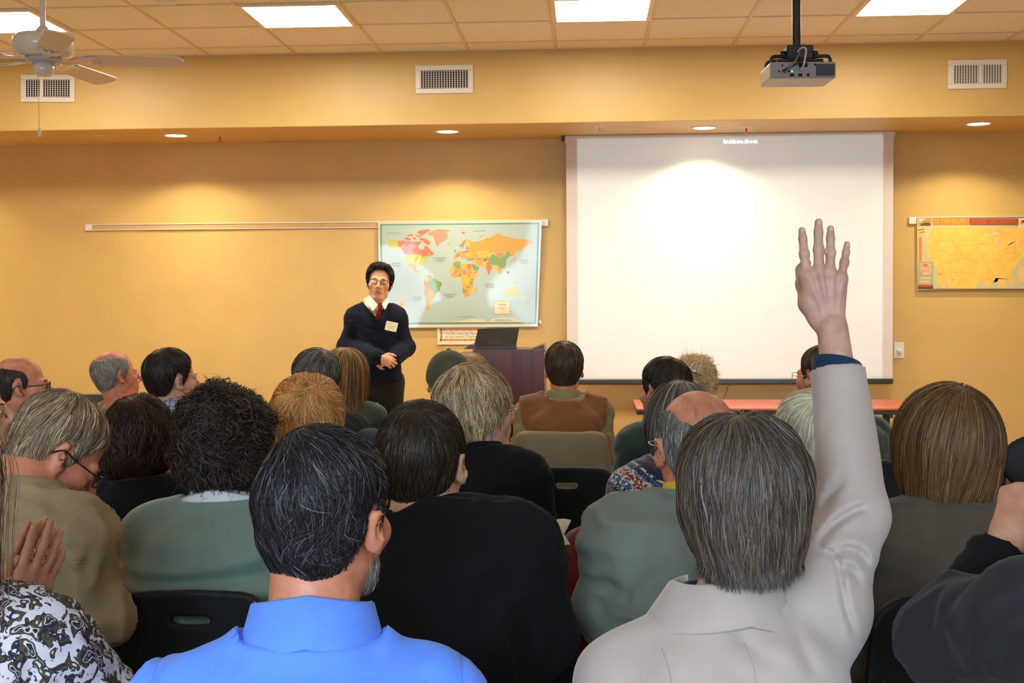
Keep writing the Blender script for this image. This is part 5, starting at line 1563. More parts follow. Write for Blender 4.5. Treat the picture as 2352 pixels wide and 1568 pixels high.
def fair_isle(name, center):
    """concentric knitted bands around the neck (object coordinates of the wearer)"""
    m = mat('knit_' + name, (.1, .1, .2, 1), .95, spec=.15, sheen=.3)
    N, L, b = nodes_of(m)
    tc = N.new('ShaderNodeTexCoord'); sb = N.new('ShaderNodeVectorMath'); sb.operation = 'DISTANCE'; sb.inputs[1].default_value = center
    L.new(tc.outputs['Object'], sb.inputs[0])
    ml = N.new('ShaderNodeMath'); ml.operation = 'MULTIPLY'; ml.inputs[1].default_value = 7.0; L.new(sb.outputs['Value'], ml.inputs[0])
    fr = N.new('ShaderNodeMath'); fr.operation = 'FRACT'; L.new(ml.outputs[0], fr.inputs[0])
    rp = N.new('ShaderNodeValToRGB'); rp.color_ramp.interpolation = 'CONSTANT'
    navy, cream, red, grey, blue = srgb(36, 40, 62), srgb(190, 176, 152), srgb(120, 46, 40), srgb(112, 104, 104), srgb(60, 80, 120)
    stops = [(0, navy), (.14, cream), (.20, navy), (.32, grey), (.40, red), (.52, cream), (.60, blue), (.72, cream), (.78, navy), (.9, red)]
    e = rp.color_ramp.elements; e[0].position, e[0].color = stops[0]; e[1].position, e[1].color = stops[1]
    for p_, c_ in stops[2:]:
        q = e.new(p_); q.color = c_
    L.new(fr.outputs[0], rp.inputs['Fac'])
    # second ramp with swapped tones, mixed stitch by stitch
    vo = N.new('ShaderNodeTexVoronoi'); vo.inputs['Scale'].default_value = 150; L.new(tc.outputs['Object'], vo.inputs['Vector'])
    rp2 = N.new('ShaderNodeValToRGB'); rp2.color_ramp.interpolation = 'CONSTANT'
    stops2 = [(0, navy), (.14, navy), (.20, blue), (.32, cream), (.40, cream), (.52, red), (.60, cream), (.72, navy), (.78, grey), (.9, navy)]
    e = rp2.color_ramp.elements; e[0].position, e[0].color = stops2[0]; e[1].position, e[1].color = stops2[1]
    for p_, c_ in stops2[2:]:
        q = e.new(p_); q.color = c_
    L.new(fr.outputs[0], rp2.inputs['Fac'])
    gt = N.new('ShaderNodeMath'); gt.operation = 'GREATER_THAN'; gt.inputs[1].default_value = .55
    sx = N.new('ShaderNodeSeparateColor'); L.new(vo.outputs['Color'], sx.inputs[0]); L.new(sx.outputs[0], gt.inputs[0])
    mx = N.new('ShaderNodeMix'); mx.data_type = 'RGBA'; L.new(gt.outputs[0], mx.inputs['Factor']); L.new(rp.outputs['Color'], mx.inputs['A']); L.new(rp2.outputs['Color'], mx.inputs['B'])
    L.new(mx.outputs['Result'], b.inputs['Base Color'])
    bp = N.new('ShaderNodeBump'); bp.inputs['Strength'].default_value = .6; bp.inputs['Distance'].default_value = .003; L.new(vo.outputs['Distance'], bp.inputs['Height']); L.new(bp.outputs['Normal'], b.inputs['Normal'])
    return m

def paisley(name):
    m = mat('print_' + name, (.7, .68, .7, 1), .85, spec=.2)
    N, L, b = nodes_of(m)
    tc = N.new('ShaderNodeTexCoord')
    nz = N.new('ShaderNodeTexNoise'); nz.inputs['Scale'].default_value = 26; nz.inputs['Detail'].default_value = 2; L.new(tc.outputs['Object'], nz.inputs['Vector'])
    ad = N.new('ShaderNodeMix'); ad.data_type = 'VECTOR'; ad.inputs['Factor'].default_value = .10; L.new(tc.outputs['Object'], ad.inputs['A']); L.new(nz.outputs['Color'], ad.inputs['B'])
    v1 = N.new('ShaderNodeTexVoronoi'); v1.inputs['Scale'].default_value = 30; L.new(ad.outputs['Result'], v1.inputs['Vector'])
    v2 = N.new('ShaderNodeTexVoronoi'); v2.inputs['Scale'].default_value = 120; L.new(tc.outputs['Object'], v2.inputs['Vector'])
    n2 = N.new('ShaderNodeTexNoise'); n2.inputs['Scale'].default_value = 42; n2.inputs['Detail'].default_value = 5; L.new(ad.outputs['Result'], n2.inputs['Vector'])
    white, olive, navy, grey = srgb(214, 204, 206), srgb(84, 74, 48), srgb(42, 42, 58), srgb(128, 120, 126)
    r1 = N.new('ShaderNodeValToRGB'); r1.color_ramp.interpolation = 'CONSTANT'
    e = r1.color_ramp.elements; e[0].position = 0; e[0].color = navy; e[1].position = .38; e[1].color = olive
    for p_, c_ in ((.43, navy), (.475, white)):
        q = e.new(p_); q.color = c_
    L.new(n2.outputs['Fac'], r1.inputs['Fac'])
    # ringed flower motifs
    r2 = N.new('ShaderNodeValToRGB'); r2.color_ramp.interpolation = 'CONSTANT'
    e = r2.color_ramp.elements; e[0].position = 0; e[0].color = (1, 1, 1, 1); e[1].position = .42; e[1].color = (0, 0, 0, 1)
    L.new(v1.outputs['Distance'], r2.inputs['Fac'])
    r3 = N.new('ShaderNodeValToRGB'); r3.color_ramp.interpolation = 'CONSTANT'
    e = r3.color_ramp.elements; e[0].position = 0; e[0].color = grey; e[1].position = .12; e[1].color = navy
    for p_, c_ in ((.22, white), (.27, olive), (.36, navy)):
        q = e.new(p_); q.color = c_
    L.new(v1.outputs['Distance'], r3.inputs['Fac'])
    mx = N.new('ShaderNodeMix'); mx.data_type = 'RGBA'; L.new(r2.outputs['Color'], mx.inputs['Factor']); L.new(r1.outputs['Color'], mx.inputs['A']); L.new(r3.outputs['Color'], mx.inputs['B'])
    # tiny dots
    lt = N.new('ShaderNodeMath'); lt.operation = 'LESS_THAN'; lt.inputs[1].default_value = .18; L.new(v2.outputs['Distance'], lt.inputs[0])
    m2 = N.new('ShaderNodeMix'); m2.data_type = 'RGBA'; L.new(lt.outputs[0], m2.inputs['Factor']); L.new(mx.outputs['Result'], m2.inputs['A']); m2.inputs['B'].default_value = grey
    L.new(m2.outputs['Result'], b.inputs['Base Color']); return m

def seam(m, segs):
    """stitched seams: fine creases at fixed places of the garment (wearer's coordinates)"""
    N, L, b = nodes_of(m)
    tc = N.new('ShaderNodeTexCoord'); sx = N.new('ShaderNodeSeparateXYZ'); L.new(tc.outputs['Object'], sx.inputs[0])
    def mth(op, a, c=None):
        n = N.new('ShaderNodeMath'); n.operation = op
        for i, v in enumerate((a, c)):
            if v is None: continue
            if isinstance(v, (int, float)): n.inputs[i].default_value = v
            else: L.new(v, n.inputs[i])
        return n.outputs[0]
    X, Y, Z = sx.outputs[0], sx.outputs[1], sx.outputs[2]; tot = None
    for kind, c, cv, lo, hi, w in segs:
        if kind == 'h': d = mth('SUBTRACT', Z, mth('ADD', mth('MULTIPLY', mth('MULTIPLY', X, X), cv), c)); q = X
        else: d = mth('SUBTRACT', X, mth('ADD', mth('MULTIPLY', Z, cv), c)); q = Z
        v = mth('MULTIPLY', mth('LESS_THAN', mth('ABSOLUTE', d), w), mth('MULTIPLY', mth('GREATER_THAN', q, lo), mth('LESS_THAN', q, hi)))
        tot = v if tot is None else mth('MAXIMUM', tot, v)
    src = b.inputs['Base Color'].links[0].from_socket
    mx = N.new('ShaderNodeMix'); mx.data_type = 'RGBA'; L.new(src, mx.inputs['A']); L.new(mth('MULTIPLY', tot, .22), mx.inputs['Factor'])
    mx.inputs['B'].default_value = (.05, .05, .06, 1); L.new(mx.outputs['Result'], b.inputs['Base Color'])
    return m

K = {
 'blue': cloth('blue_shirt', (.125, .285, .93, 1), .8, .04, 20, .25, 1500, .1), 'sage': cloth('sage_fleece', srgb(124, 142, 128), .95, .06, 10, .6, 420, .5), 'tan': cloth('tan_cotton', srgb(160, 138, 104), .85, .05, 9, .3, 1300, .1),
 'beige': cloth('beige_wool', srgb(190, 170, 158), .92, .05, 14, .5, 600, .35), 'teal_grey': cloth('grey_green_nylon', srgb(112, 115, 100), .7, .06, 8, .2, 900, .1), 'taupe': cloth('taupe_knit', srgb(84, 73, 60), .95, .08, 9, .5, 400, .12),
 'charcoal': cloth('charcoal_knit', srgb(46, 44, 46), .95, .10, 9, .6, 420, .08), 'black': cloth('black_knit', (.006, .0056, .006, 1), .95, .1, 8, .4, 500, .02), 'navy': cloth('navy_wool', (.007, .010, .020, 1), .92, .1, 8, .4, 500, .03),
 'vest': cloth('brown_vest', srgb(140, 88, 46), .9, .08, 10, .4, 400, .3), 'khaki': cloth('khaki_cotton', srgb(150, 136, 92), .85, .05, 9, .3, 900, .1), 'olive': cloth('olive_wool', srgb(116, 104, 66), .95, .06, 12, .5, 300, .3),
 'forest': cloth('dark_green_fleece', srgb(44, 62, 48), .95, .1, 9, .5, 400, .3), 'green': cloth('grey_green_knit', srgb(66, 76, 60), .95, .08, 10, .4, 400, .3), 'dkteal': cloth('dark_teal_cotton', srgb(36, 44, 46), .85, .1, 8, .3, 900, .15),
 'white': cloth('white_cotton', srgb(226, 222, 226), .85, .03, 10, .2, 900, .1), 'yellow': cloth('yellow_cotton', srgb(226, 172, 30), .8, .04, 10, .2, 900, .1), 'cream': cloth('cream_knit', srgb(208, 196, 164), .9, .05, 10, .3, 400, .2),
 'darkblue': cloth('dark_blue_cotton', srgb(26, 50, 78), .85, .1, 30, .3, 900, .15), 'brown': cloth('dark_brown_wool', srgb(60, 46, 30), .95, .1, 8, .4, 500, .3), 'trouser': cloth('dark_trouser', (.016, .016, .018, 1), .9, .08, 8, .3, 900, .1),
 'jean': cloth('denim', srgb(52, 66, 92), .9, .1, 30, .3, 900, .1), 'red': cloth('dark_red_fleece', srgb(110, 30, 24), .95, .1, 10, .4, 400, .3), 'pinkwhite': cloth('pale_pink_shirt', srgb(232, 216, 204), .8, .03, 10, .2, 900, .1),
}
m_cream_rib = ribs(cloth('cream_rib', srgb(206, 192, 158), .9, .03), 'DIAGONAL', 26, .9, .006, srgb(120, 104, 78))
m_plaid_b = plaid('blue_white', srgb(186, 184, 196), srgb(86, 92, 132), srgb(48, 52, 84))
m_plaid_g = plaid('grey_small', srgb(150, 138, 120), srgb(84, 76, 70), srgb(110, 70, 60), 60, 60)
m_paisley = paisley('paisley_blouse')
m_bluerib = ribs(cloth('teal_rib', srgb(14, 36, 44), .9, .1), 'Y', 30, .8, .005)

_z = at(716, 1482, 1.67)[2]; seam(K['blue'], [('h', _z - .030, -.10, -.16, .16, .0014), ('v', -.020, 0, .4, _z - .030, .0022), ('v', .205, 0, .4, _z + .02, .0018), ('v', -.196, 0, .4, _z + .02, .0018)])
_z = at(1668, 1420, 1.94)[2]; seam(K['beige'], [('v', .004, -.02, .4, _z - .01, .0011), ('v', -.150, .02, .4, _z - .02, .0011)])
_z = at(58, 1150, 2.60)[2]; seam(K['tan'], [('h', _z - .075, -.4, -.2, .2, .0020), ('h', _z - .083, -.4, -.2, .2, .0012)])

# ------------------------------------------------------------------ hair styles
LOWM = [(-.13, -.082), (-.07, -.082), (-.048, -.070), (-.034, -.045), (-.030, .0), (-.016, .036), (.004, .032), (.010, -.012), (.020, -.018), (.030, .018), (.044, .046), (.060, .070), (.085, .080), (.12, .09)]
LOWB = [(-.14, -.14), (-.02, -.14), (.01, -.12), (.03, -.07), (.048, .0), (.062, .055), (.085, .078), (.12, .09)]
def hc(r, g, b, w=1.0):
    q = srgb(r, g, b); return (q[0], q[1], q[2], w)
DARKBR = [hc(34, 24, 18, 4), hc(52, 38, 28, 3), hc(78, 60, 44, 1)]
GREYBR = [hc(88, 76, 66, 3), hc(120, 108, 98, 3), hc(60, 50, 44, 2), hc(156, 146, 138, 1.5)]
GREY = [hc(120, 112, 102, 3), hc(160, 152, 142, 3), hc(80, 72, 64, 2)]
def short(colors, seed, t=.010, n=3200, **k):
    a = dict(t=t, colors=colors, low=LOWM, lx=5.0, n=n, edge=.05, thin=t * .75, length=(.022, .045), width=.0013, whorl=(.01, -.07, .125), wW=1.0, grav=.35, jit=.30, lift=.0016, seed=seed, lump=.0014, lscale=80)
    a.update(k); return Hair(**a)
def horseshoe(colors, seed, high, t=.007, n=2200, **k):
    a = dict(t=t, colors=colors, low=LOWM, lx=4.0, high=high, n=n, edge=.04, thin=t * .8, hx=6.0, length=(.015, .032), width=.0012, whorl=(0, -.05, .14), grav=.5, jit=.3, lift=.0014, seed=seed)
    a.update(k); return Hair(**a)

TR = dict(kind='trousers', mat=K['trouser'])
JE = dict(kind='trousers', mat=K['jean'])
def top(m, name='sweater', **k): return dict(kind='top', mat=m, name=name, **k)
def shirt_collar(m, r=.062, h=.058, fall=.056, flare=.022, **k):
    prof = [(r, -.022), (r - .001, h - .004), (r + .002, h), (r + .006, h - .001), (r + flare, h - fall + .004), (r + flare + .001, h - fall), (r + flare - .003, h - fall), (r + .005, h - .012), (r + .004, -.022)]
    a = dict(kind='collar', mat=m, prof=prof, name='collar', gap=.30); a.update(k); return a
def band_collar(m, r=.062, h=.06, th=.008, flare=.0, **k):
    prof = [(r, -.03), (r + flare, h), (r + flare + th * .5, h + th * .4), (r + flare + th, h), (r + th + .004, -.03)]
    a = dict(kind='collar', mat=m, prof=prof, name='collar', gap=0.0); a.update(k); return a
def gsn(x, c, w): return np.exp(-((x - c) / w) ** 2)

# ------------------------------------------------------------------ the speaker
def vshirt(q):
    return None
def tie_fn(q):
    S = SDF(); R_ = np.stack([q['r'], q['fw'], q['up']], 1)
    k = at(873.5, 703.5, 7.815)
    S.chain([at(873.5, 699, 7.822), at(873, 708, 7.814)], [.0165, .011], k=.006)
    S.chain([at(873, 709, 7.822), at(870, 720, 7.822), at(867, 731, 7.842)], [.0100, .0140, .016], k=.006)
    return S.mesh(.0035)
def leaf_fn(q):
    out = []
    for pts in ([(849.4, 678, 7.885), (868.5, 700, 7.812), (857.5, 714.5, 7.800), (834.5, 688, 7.880)], [(889, 684, 7.890), (892.8, 693, 7.880), (884, 711.5, 7.800), (876, 699, 7.812)]):
        P = [at(*p) for p in pts]; n = unit(np.cross(P[1] - P[0], P[2] - P[0])); n = n if n[1] < 0 else -n
        V = np.array([p for p in P] + [p + n * .004 for p in P]); out.append((V, [(3, 2, 1, 0), (4, 5, 6, 7), (0, 1, 5, 4), (1, 2, 6, 5), (2, 3, 7, 6), (3, 0, 4, 7)]))
    return joined(*out)
def badge_fn(q):
    N, r, fw, up = q['N'], q['r'], q['fw'], q['up']
    c = at(899, 749.5, 7.78)
    M = np.stack([CR, CUP, -CF], 1)
    g = plate(rounded_rect(.074, .060, .006, 3), .002)
    tilt = np.array(Matrix.Rotation(-.22, 3, 'Z'))
    return (np.asarray(g[0]) @ tilt.T) @ np.stack([r * -1, up * .96 + fw * -.22, fw * .96 + up * .22], 1).T + c, g[1]
def badge_lines(q):
    c = at(899, 749.5, 7.78); r, fw, up = q['r'], q['fw'], q['up']
    B3 = np.stack([r * -1, up * .96 + fw * -.22, fw * .96 + up * .22], 1); tilt = np.array(Matrix.Rotation(-.22, 3, 'Z')); out = []
    for x0, x1, y in ((-.028, .0, .018), (-.02, .02, .002), (-.02, .016, -.010)):
        g = box(x0, x1, y - .0022, y + .0022, .002, .0026); out.append(((np.asarray(g[0]) @ tilt.T) @ B3.T + c, g[1]))
    return joined(*out)
SPK_HAIR = Hair(t=.009, colors=[hc(20, 14, 10, 4), hc(34, 24, 18, 2), hc(52, 38, 28, .6)], low=[(-.13, -.06), (-.04, -.05), (-.02, .0), (-.005, .012), (.018, -.022), (.026, -.020), (.034, .014), (.046, .050), (.060, .074), (.076, .088), (.12, .092)],
                n=4500, length=(.03, .05), edge=.03, width=.0014, whorl=(-.04, -.02, .13), wW=1.0, grav=.35, jit=.16, lift=.002, seed=21, h=.004,
                extra=[('ell', (.062, .015, .040), (.021, .050, .05)), ('ell', (-.062, .015, .040), (.021, .050, .05)), ('ell', (0, .035, .104), (.058, .045, .018))])
person(dict(name='speaker', label='person standing at the front in a navy V-neck sweater and red tie, hands clasped', d=7.96, stand=True, head=(872, 648), look=(6, 0, -5.5), L=(912, 731), R=(816, 731), neck=(866, 701), skin='tan', hs=.98,
    neck_r=.054, lean=.0, fine=.0036, coarse=.014, girth=.95, arm_r=.92, face=dict(nose=.8, jaw=1.0),
    armL=dict(pts=[(932, 797, 7.97), (902, 827, 7.77)], f=(.88, .10, -.10), n=(-.1, .75, .65), curl=(.7, .8, .5), h=.0034, thumb=1, thumb_in=.2, sc=.82),
    armR=dict(pts=[(795, 797, 7.97), (872, 821, 7.72)], f=(-.84, -.05, -.36), n=(.1, .9, .30), curl=(.5, .8, .45), h=.0034, thumb=-1, thumb_in=.3, sc=.84),
    hair=[SPK_HAIR], glasses=dict(w=.021, hgt=.0115, rr=.006, thick=.0013, y0=.106),
    clothes=[dict(kind='trousers', mat=K['trouser']), top(K['pinkwhite'], 'shirt', grow=.006, neck_cut=.012, neck_tip=1.3, cut=.03, h=.009, hem=.06), top(K['navy'], 'sweater', grow=.020, hem=.0, vneck=(.070, .95), cut=.02, h=.009, fold=(.002, 16, 5, (.6, 1, 1.2))),
             band_collar(K['pinkwhite'], r=.060, h=.036, th=.005, front=-.40, dip=.2, name='collar_band'), dict(kind='geo', name='collar', fn=leaf_fn, mat=K['pinkwhite'], smooth=False), dict(kind='geo', name='necktie', fn=tie_fn, mat=cloth('red_silk', srgb(132, 34, 34), .45, .2, 260, .2, 900, 0)),
             dict(kind='geo', name='name_badge', fn=badge_fn, mat=mat('badge_card', srgb(240, 226, 190), .4), smooth=False), dict(kind='geo', name='badge_print', fn=badge_lines, mat=mat('badge_print', srgb(226, 196, 130), .5), smooth=False)]))

# ------------------------------------------------------------------ front row (nearest the speaker)
BLK = lambda who, **k: dict(label='black plastic chair under ' + who, **k)
person(dict(label='person with bald crown, grey beard and dark glasses at far left, in profile, dark shirt', d=4.7, hs=.95, head=(52, 888), look=(-72, 2, 0), L=(-45, 992, 4.84), R=(108, 1006, 4.58), skin='ruddy', neck=(32, 962, 4.72), lean=.05,
    hair=[horseshoe([hc(52, 38, 28, 3), hc(84, 68, 54, 1)], 31, [(-.13, .075), (-.09, .075), (-.05, .055), (0, .042), (.02, .03), (.04, .0)], h=.006),
          Hair(t=None, colors=[hc(150, 128, 110, 2), hc(110, 88, 72, 1)], n=900, length=(.008, .016), width=.0012, grav=1.2, jit=.3, seed=32, h=.006, whorl=(0, 0, .2),
               extra=[('ell', (0, .045, -.088), (.048, .045, .030)), ('ell', (.045, .01, -.055), (.016, .03, .04)), ('ell', (-.045, .01, -.055), (.016, .03, .04))])],
    glasses=dict(w=.022, hgt=.014, rr=.006, thick=.0018), clothes=[TR, top(K['dkteal'], 'shirt', h=.014, fold=(.004, 14, 3, (1, 1, 1.3))), shirt_collar(K['dkteal'])], chair=BLK('the bald bearded man at far left')))
person(dict(label='person with balding grey hair and olive turtleneck sweater, left of the plaid shirt', d=6.1, hs=1.02, head=(268, 863), look=(-48, 4, 0), L=(226, 962, 6.2), R=(362, 958, 6.0), skin='ruddy', neck=(278, 926, 6.1),
    hair=[horseshoe([hc(150, 142, 130, 3), hc(190, 182, 170, 2), hc(96, 86, 76, 2)], 33, [(-.13, .08), (-.10, .085), (-.06, .075), (0, .075), (.03, .06), (.05, .03)], t=.010, h=.006, n=2600)],
    glasses=dict(w=.022, hgt=.016, rr=.008, thick=.0012, mat=m_gf_metal), clothes=[TR, top(ribs(K['olive'], 'X', 40, .4, .003), 'sweater', h=.014, fold=(.004, 14, 4, (1, 1, 1.2))), band_collar(K['olive'], r=.060, h=.028, th=.012)], chair=BLK('the man in the olive sweater')))
person(dict(label='person with short dark hair in a blue and white plaid shirt, face turned right', d=5.0, head=(396, 872), look=(-46, 0, 4), L=(312, 985, 5.08), R=(470, 980, 4.94), skin='fair', neck=(384, 938, 5.0),
    hair=[short(DARKBR, 35, t=.009, h=.006, n=3400, length=(.025, .05))], clothes=[TR, top(m_plaid_b, 'shirt', h=.014, fold=(.004, 14, 6, (1, 1, 1))), shirt_collar(m_plaid_b)], chair=BLK('the man in the plaid shirt'),
    armR=dict(pts=[(505, 1100, 4.9), (425, 1085, 4.62)], f=(-.2, .4, .9), n=(.9, -.2, .2), curl=(.3, .3, .2))))
person(dict(label='person with wavy grey-brown hair in a dark navy jacket, in front of the speaker', thigh=.33, d=5.0, head=(722, 876), look=(34, 0, 0), L=(628, 985, 4.9), R=(815, 992, 5.1), skin='ruddy',
    hair=[short([hc(84, 76, 66, 3), hc(130, 122, 112, 3), hc(50, 42, 36, 3)], 37, t=.016, lump=.004, lscale=70, h=.006, n=3600, length=(.03, .06), jit=.5)],
    clothes=[TR, top(K['navy'], 'jacket', h=.014, grow=.014, fold=(.004, 14, 8, (1, 1, 1))), band_collar(K['navy'], h=.02)], chair=BLK('the grey-haired man in the navy jacket')))
person(dict(label='person with very long straight light brown hair, green sweater, just below the speaker', d=5.85, head=(795, 862), look=(-14, 0, 0), L=(748, 965), R=(862, 962), female=True, hs=1.0,
    hair=[Hair(t=.012, colors=[hc(144, 102, 58, 3), hc(178, 132, 80, 2), hc(108, 72, 42, 2), hc(206, 162, 106, 1)], low=[(-.3, -.5), (-.01, -.5), (.0, -.3), (.03, -.10), (.046, .0), (.062, .055), (.085, .078), (.12, .09)], n=5200, length=(.16, .34), width=.0016, whorl=(.02, -.03, .13), wW=.5, grav=1.2, jit=.12, lift=.003, seg=6, seed=39, h=.007,
               extra=[('cap', (0, -.05, 0), (.012, -.085, -.25), .085, .062), ('cap', (.05, -.03, -.04), (.055, -.055, -.26), .045, .04)])],
    clothes=[TR, top(K['green'], 'sweater', h=.014, fold=(.003, 12, 9, (1, 1, 1)))], chair=BLK('the long-haired woman in green')))
def cap_fn(q):
    S = SDF()
    S.ell((0, -.018, .040), (.088, .110, .094), k=.02); S.ell((0, .0, .02), (.086, .10, .06), k=.02)
    zl = poly_f([(-.14, -.020), (-.05, -.012), (0, .004), (.06, .030), (.13, .040)])
    S.clips.append(lambda P: zl(P[:, 1]) - P[:, 2])
    # seam grooves between the panels
    S.disp = lambda P: -.0022 * np.exp(-(((np.arctan2(P[:, 0], P[:, 1] + .018) * 6 / (2 * pi) + .5) % 1 - .5) / .035) ** 2)
    a = S.mesh(.0045)
    v = SDF().ell((0, .115, .038), (.072, .075, .006), rx_m(-.12)); v.clips.append(lambda P: .08 - P[:, 1]); b = v.mesh(.005)
    o = SDF().ell((0, -.018, .134), (.009, .009, .006)).mesh(.003)
    V, F = join_np(a, b, o); return (V * q['hs']) @ q['Rh'].T + q['C'], F
def strap_fn(q):
    S = SDF(); pts = [(.05, -.095, -.002), (.025, -.118, -.012), (0, -.124, -.014), (-.025, -.118, -.012), (-.05, -.095, -.002)]
    S.chain(pts, [.009] * 5, k=.006); V, F = S.mesh(.004); return (V * q['hs']) @ q['Rh'].T + q['C'], F
person(dict(label='person in a dark olive baseball cap and grey checked shirt, left of the lectern', d=5.0, head=(1030, 880), look=(12, 0, 0), L=(905, 1000), R=(1108, 1004), skin='fair',
    hair=[Hair(t=.009, colors=GREY, low=LOWM, high=[(-.13, .0), (.05, .02)], n=1500, length=(.02, .04), width=.0013, grav=.8, seed=41, h=.006)],
    clothes=[TR, top(m_plaid_g, 'shirt', h=.014, fold=(.004, 14, 10, (1, 1, 1))), shirt_collar(m_plaid_g), dict(kind='geo', name='cap', fn=cap_fn, mat=cloth('olive_cap', srgb(86, 80, 60), .9, .1, 18, .4, 700, .1)), dict(kind='geo', name='cap_strap', fn=strap_fn, mat=K['black'])], chair=BLK('the man in the cap')))
person(dict(label='person with shoulder-length blond hair, mostly hidden behind the man in the cap', d=6.0, head=(1076, 872), look=(0, 0, 0), L=(1030, 968), R=(1180, 968), female=True,
    hair=[Hair(t=.014, colors=[hc(186, 148, 88, 3), hc(214, 178, 116, 2), hc(140, 104, 58, 2)], low=[(-.3, -.3), (.0, -.3), (.03, -.1), (.05, 0), (.07, .06), (.12, .09)], n=3200, length=(.10, .2), width=.0016, whorl=(0, -.03, .13), wW=.7, grav=1.0, jit=.15, lift=.003, seg=5, seed=43, h=.007,
               extra=[('cap', (.03, -.03, -.03), (.065, -.02, -.14), .075, .05), ('cap', (-.03, -.03, -.03), (-.06, -.03, -.14), .075, .05)])],
    clothes=[TR, top(K['brown'], 'sweater', h=.016)], chair=BLK('the blond woman behind the cap')))
person(dict(label='person in a brown vest over a khaki shirt, right of the lectern', d=5.5, head=(1296, 850), look=(0, 0, 0), L=(1208, 952), R=(1380, 950), skin='ruddy', neck=(1295, 918, 5.48), girth=1.08,
    hair=[short([hc(74, 54, 38, 3), hc(100, 78, 56, 2), hc(52, 38, 28, 2)], 45, t=.010, h=.006, n=3000, jit=.12, low=[(a, b + .0) for a, b in LOWM])],
    armL=dict(pts=[(1188, 1062, 5.42), (.12, .30, -.32)]), armR=dict(pts=[(1400, 1062, 5.42), (-.12, .30, -.32)]),
    clothes=[TR, top(K['khaki'], 'shirt', h=.012, grow=.008, fold=(.005, 18, 12, (1, 1, 1.4)), neck_cut=.02), dict(kind='vest', mat=K['vest'], name='vest', grow=.026, h=.011, arm_in=-.024, neck_cut=.016, fold=(.004, 12, 13, (.5, 1, 1.6))), band_collar(K['khaki'], r=.062, h=.052, th=.007)],
    chair=dict(label='black plastic chair draped with a beige jacket, under the man in the brown vest', top=.86)))
person(dict(label='person with dark hair and dark green jacket, face turned left, under the screen', d=4.9, head=(1524, 898), look=(40, -4, 0), L=(1452, 1024, 4.75), R=(1612, 996, 4.98), skin='ruddy', lean=.10,
    hair=[short(DARKBR, 47, t=.016, lump=.003, lscale=70, h=.006, n=3600, length=(.03, .055), jit=.45)], clothes=[TR, top(K['forest'], 'jacket', h=.013, grow=.016, fold=(.004, 12, 14, (1, 1, 1))), band_collar(K['forest'], r=.064, h=.05, th=.010, flare=.006)], chair=BLK('the man in the dark green jacket, left one')))
def clip_fn(q):
    S = SDF(); S.chain([(-.034, -.150, .092), (.0, -.168, .070), (.030, -.156, .054)], [.006, .0075, .006], k=.004); S.chain([(.0, -.160, .03), (.014, -.158, .014)], [.004, .006], k=.004)
    V, F = S.mesh(.003); return (V * q['hs']) @ q['Rh'].T + q['C'], F
person(dict(label='person with frizzy blond hair pinned up with a silver clip, below the screen', d=5.6, head=(1597, 884), look=(-6, 0, 0), L=(1535, 985), R=(1668, 985), female=True,
    hair=[Hair(t=.016, colors=[hc(238, 200, 140, 3), hc(250, 224, 176, 3), hc(170, 140, 100, 1)], low=[(-.3, -.10), (-.0, -.10), (.02, -.05), (.045, .0), (.07, .06), (.12, .09)], n=3400, length=(.05, .11), width=.0014, whorl=(0, -.13, .05), wW=-.8, grav=.1, jit=.5, lift=.005, seg=5, seed=49, h=.007, lump=.005, lscale=50, flare=.25,
               extra=[('ell', (0, -.105, .055), (.045, .030, .05)), ('ell', (.055, -.04, -.03), (.03, .05, .07))])],
    clothes=[TR, top(K['brown'], 'sweater', h=.016), dict(kind='geo', name='hair_clip', fn=clip_fn, mat=mat('silver_clip', (.8, .78, .74, 1), .15, .9))], chair=BLK('the blond woman with the hair clip')))
person(dict(label='person in glasses and dark green jacket, arms folded, behind the raised arm', d=5.0, head=(1884, 866), look=(38, 0, 0), L=(1806, 988, 4.95), R=(2008, 1000, 5.1), skin='ruddy', girth=1.1, arm_r=1.1,
    armR=dict(pts=[(2036, 1125, 5.05), (2008, 1078, 4.84)], f=(-.5, .3, .8), n=(.7, .3, .1)),
    hair=[short([hc(62, 44, 30, 3), hc(90, 68, 48, 2)], 51, t=.010, h=.006)], glasses=dict(w=.022, hgt=.015, rr=.007, thick=.0013, mat=m_gf_metal), clothes=[TR, top(K['forest'], 'jacket', h=.013, grow=.016, fold=(.004, 12, 16, (1, 1, 1))), band_collar(K['forest'], h=.03)], chair=BLK('the man with folded arms behind the raised arm')))

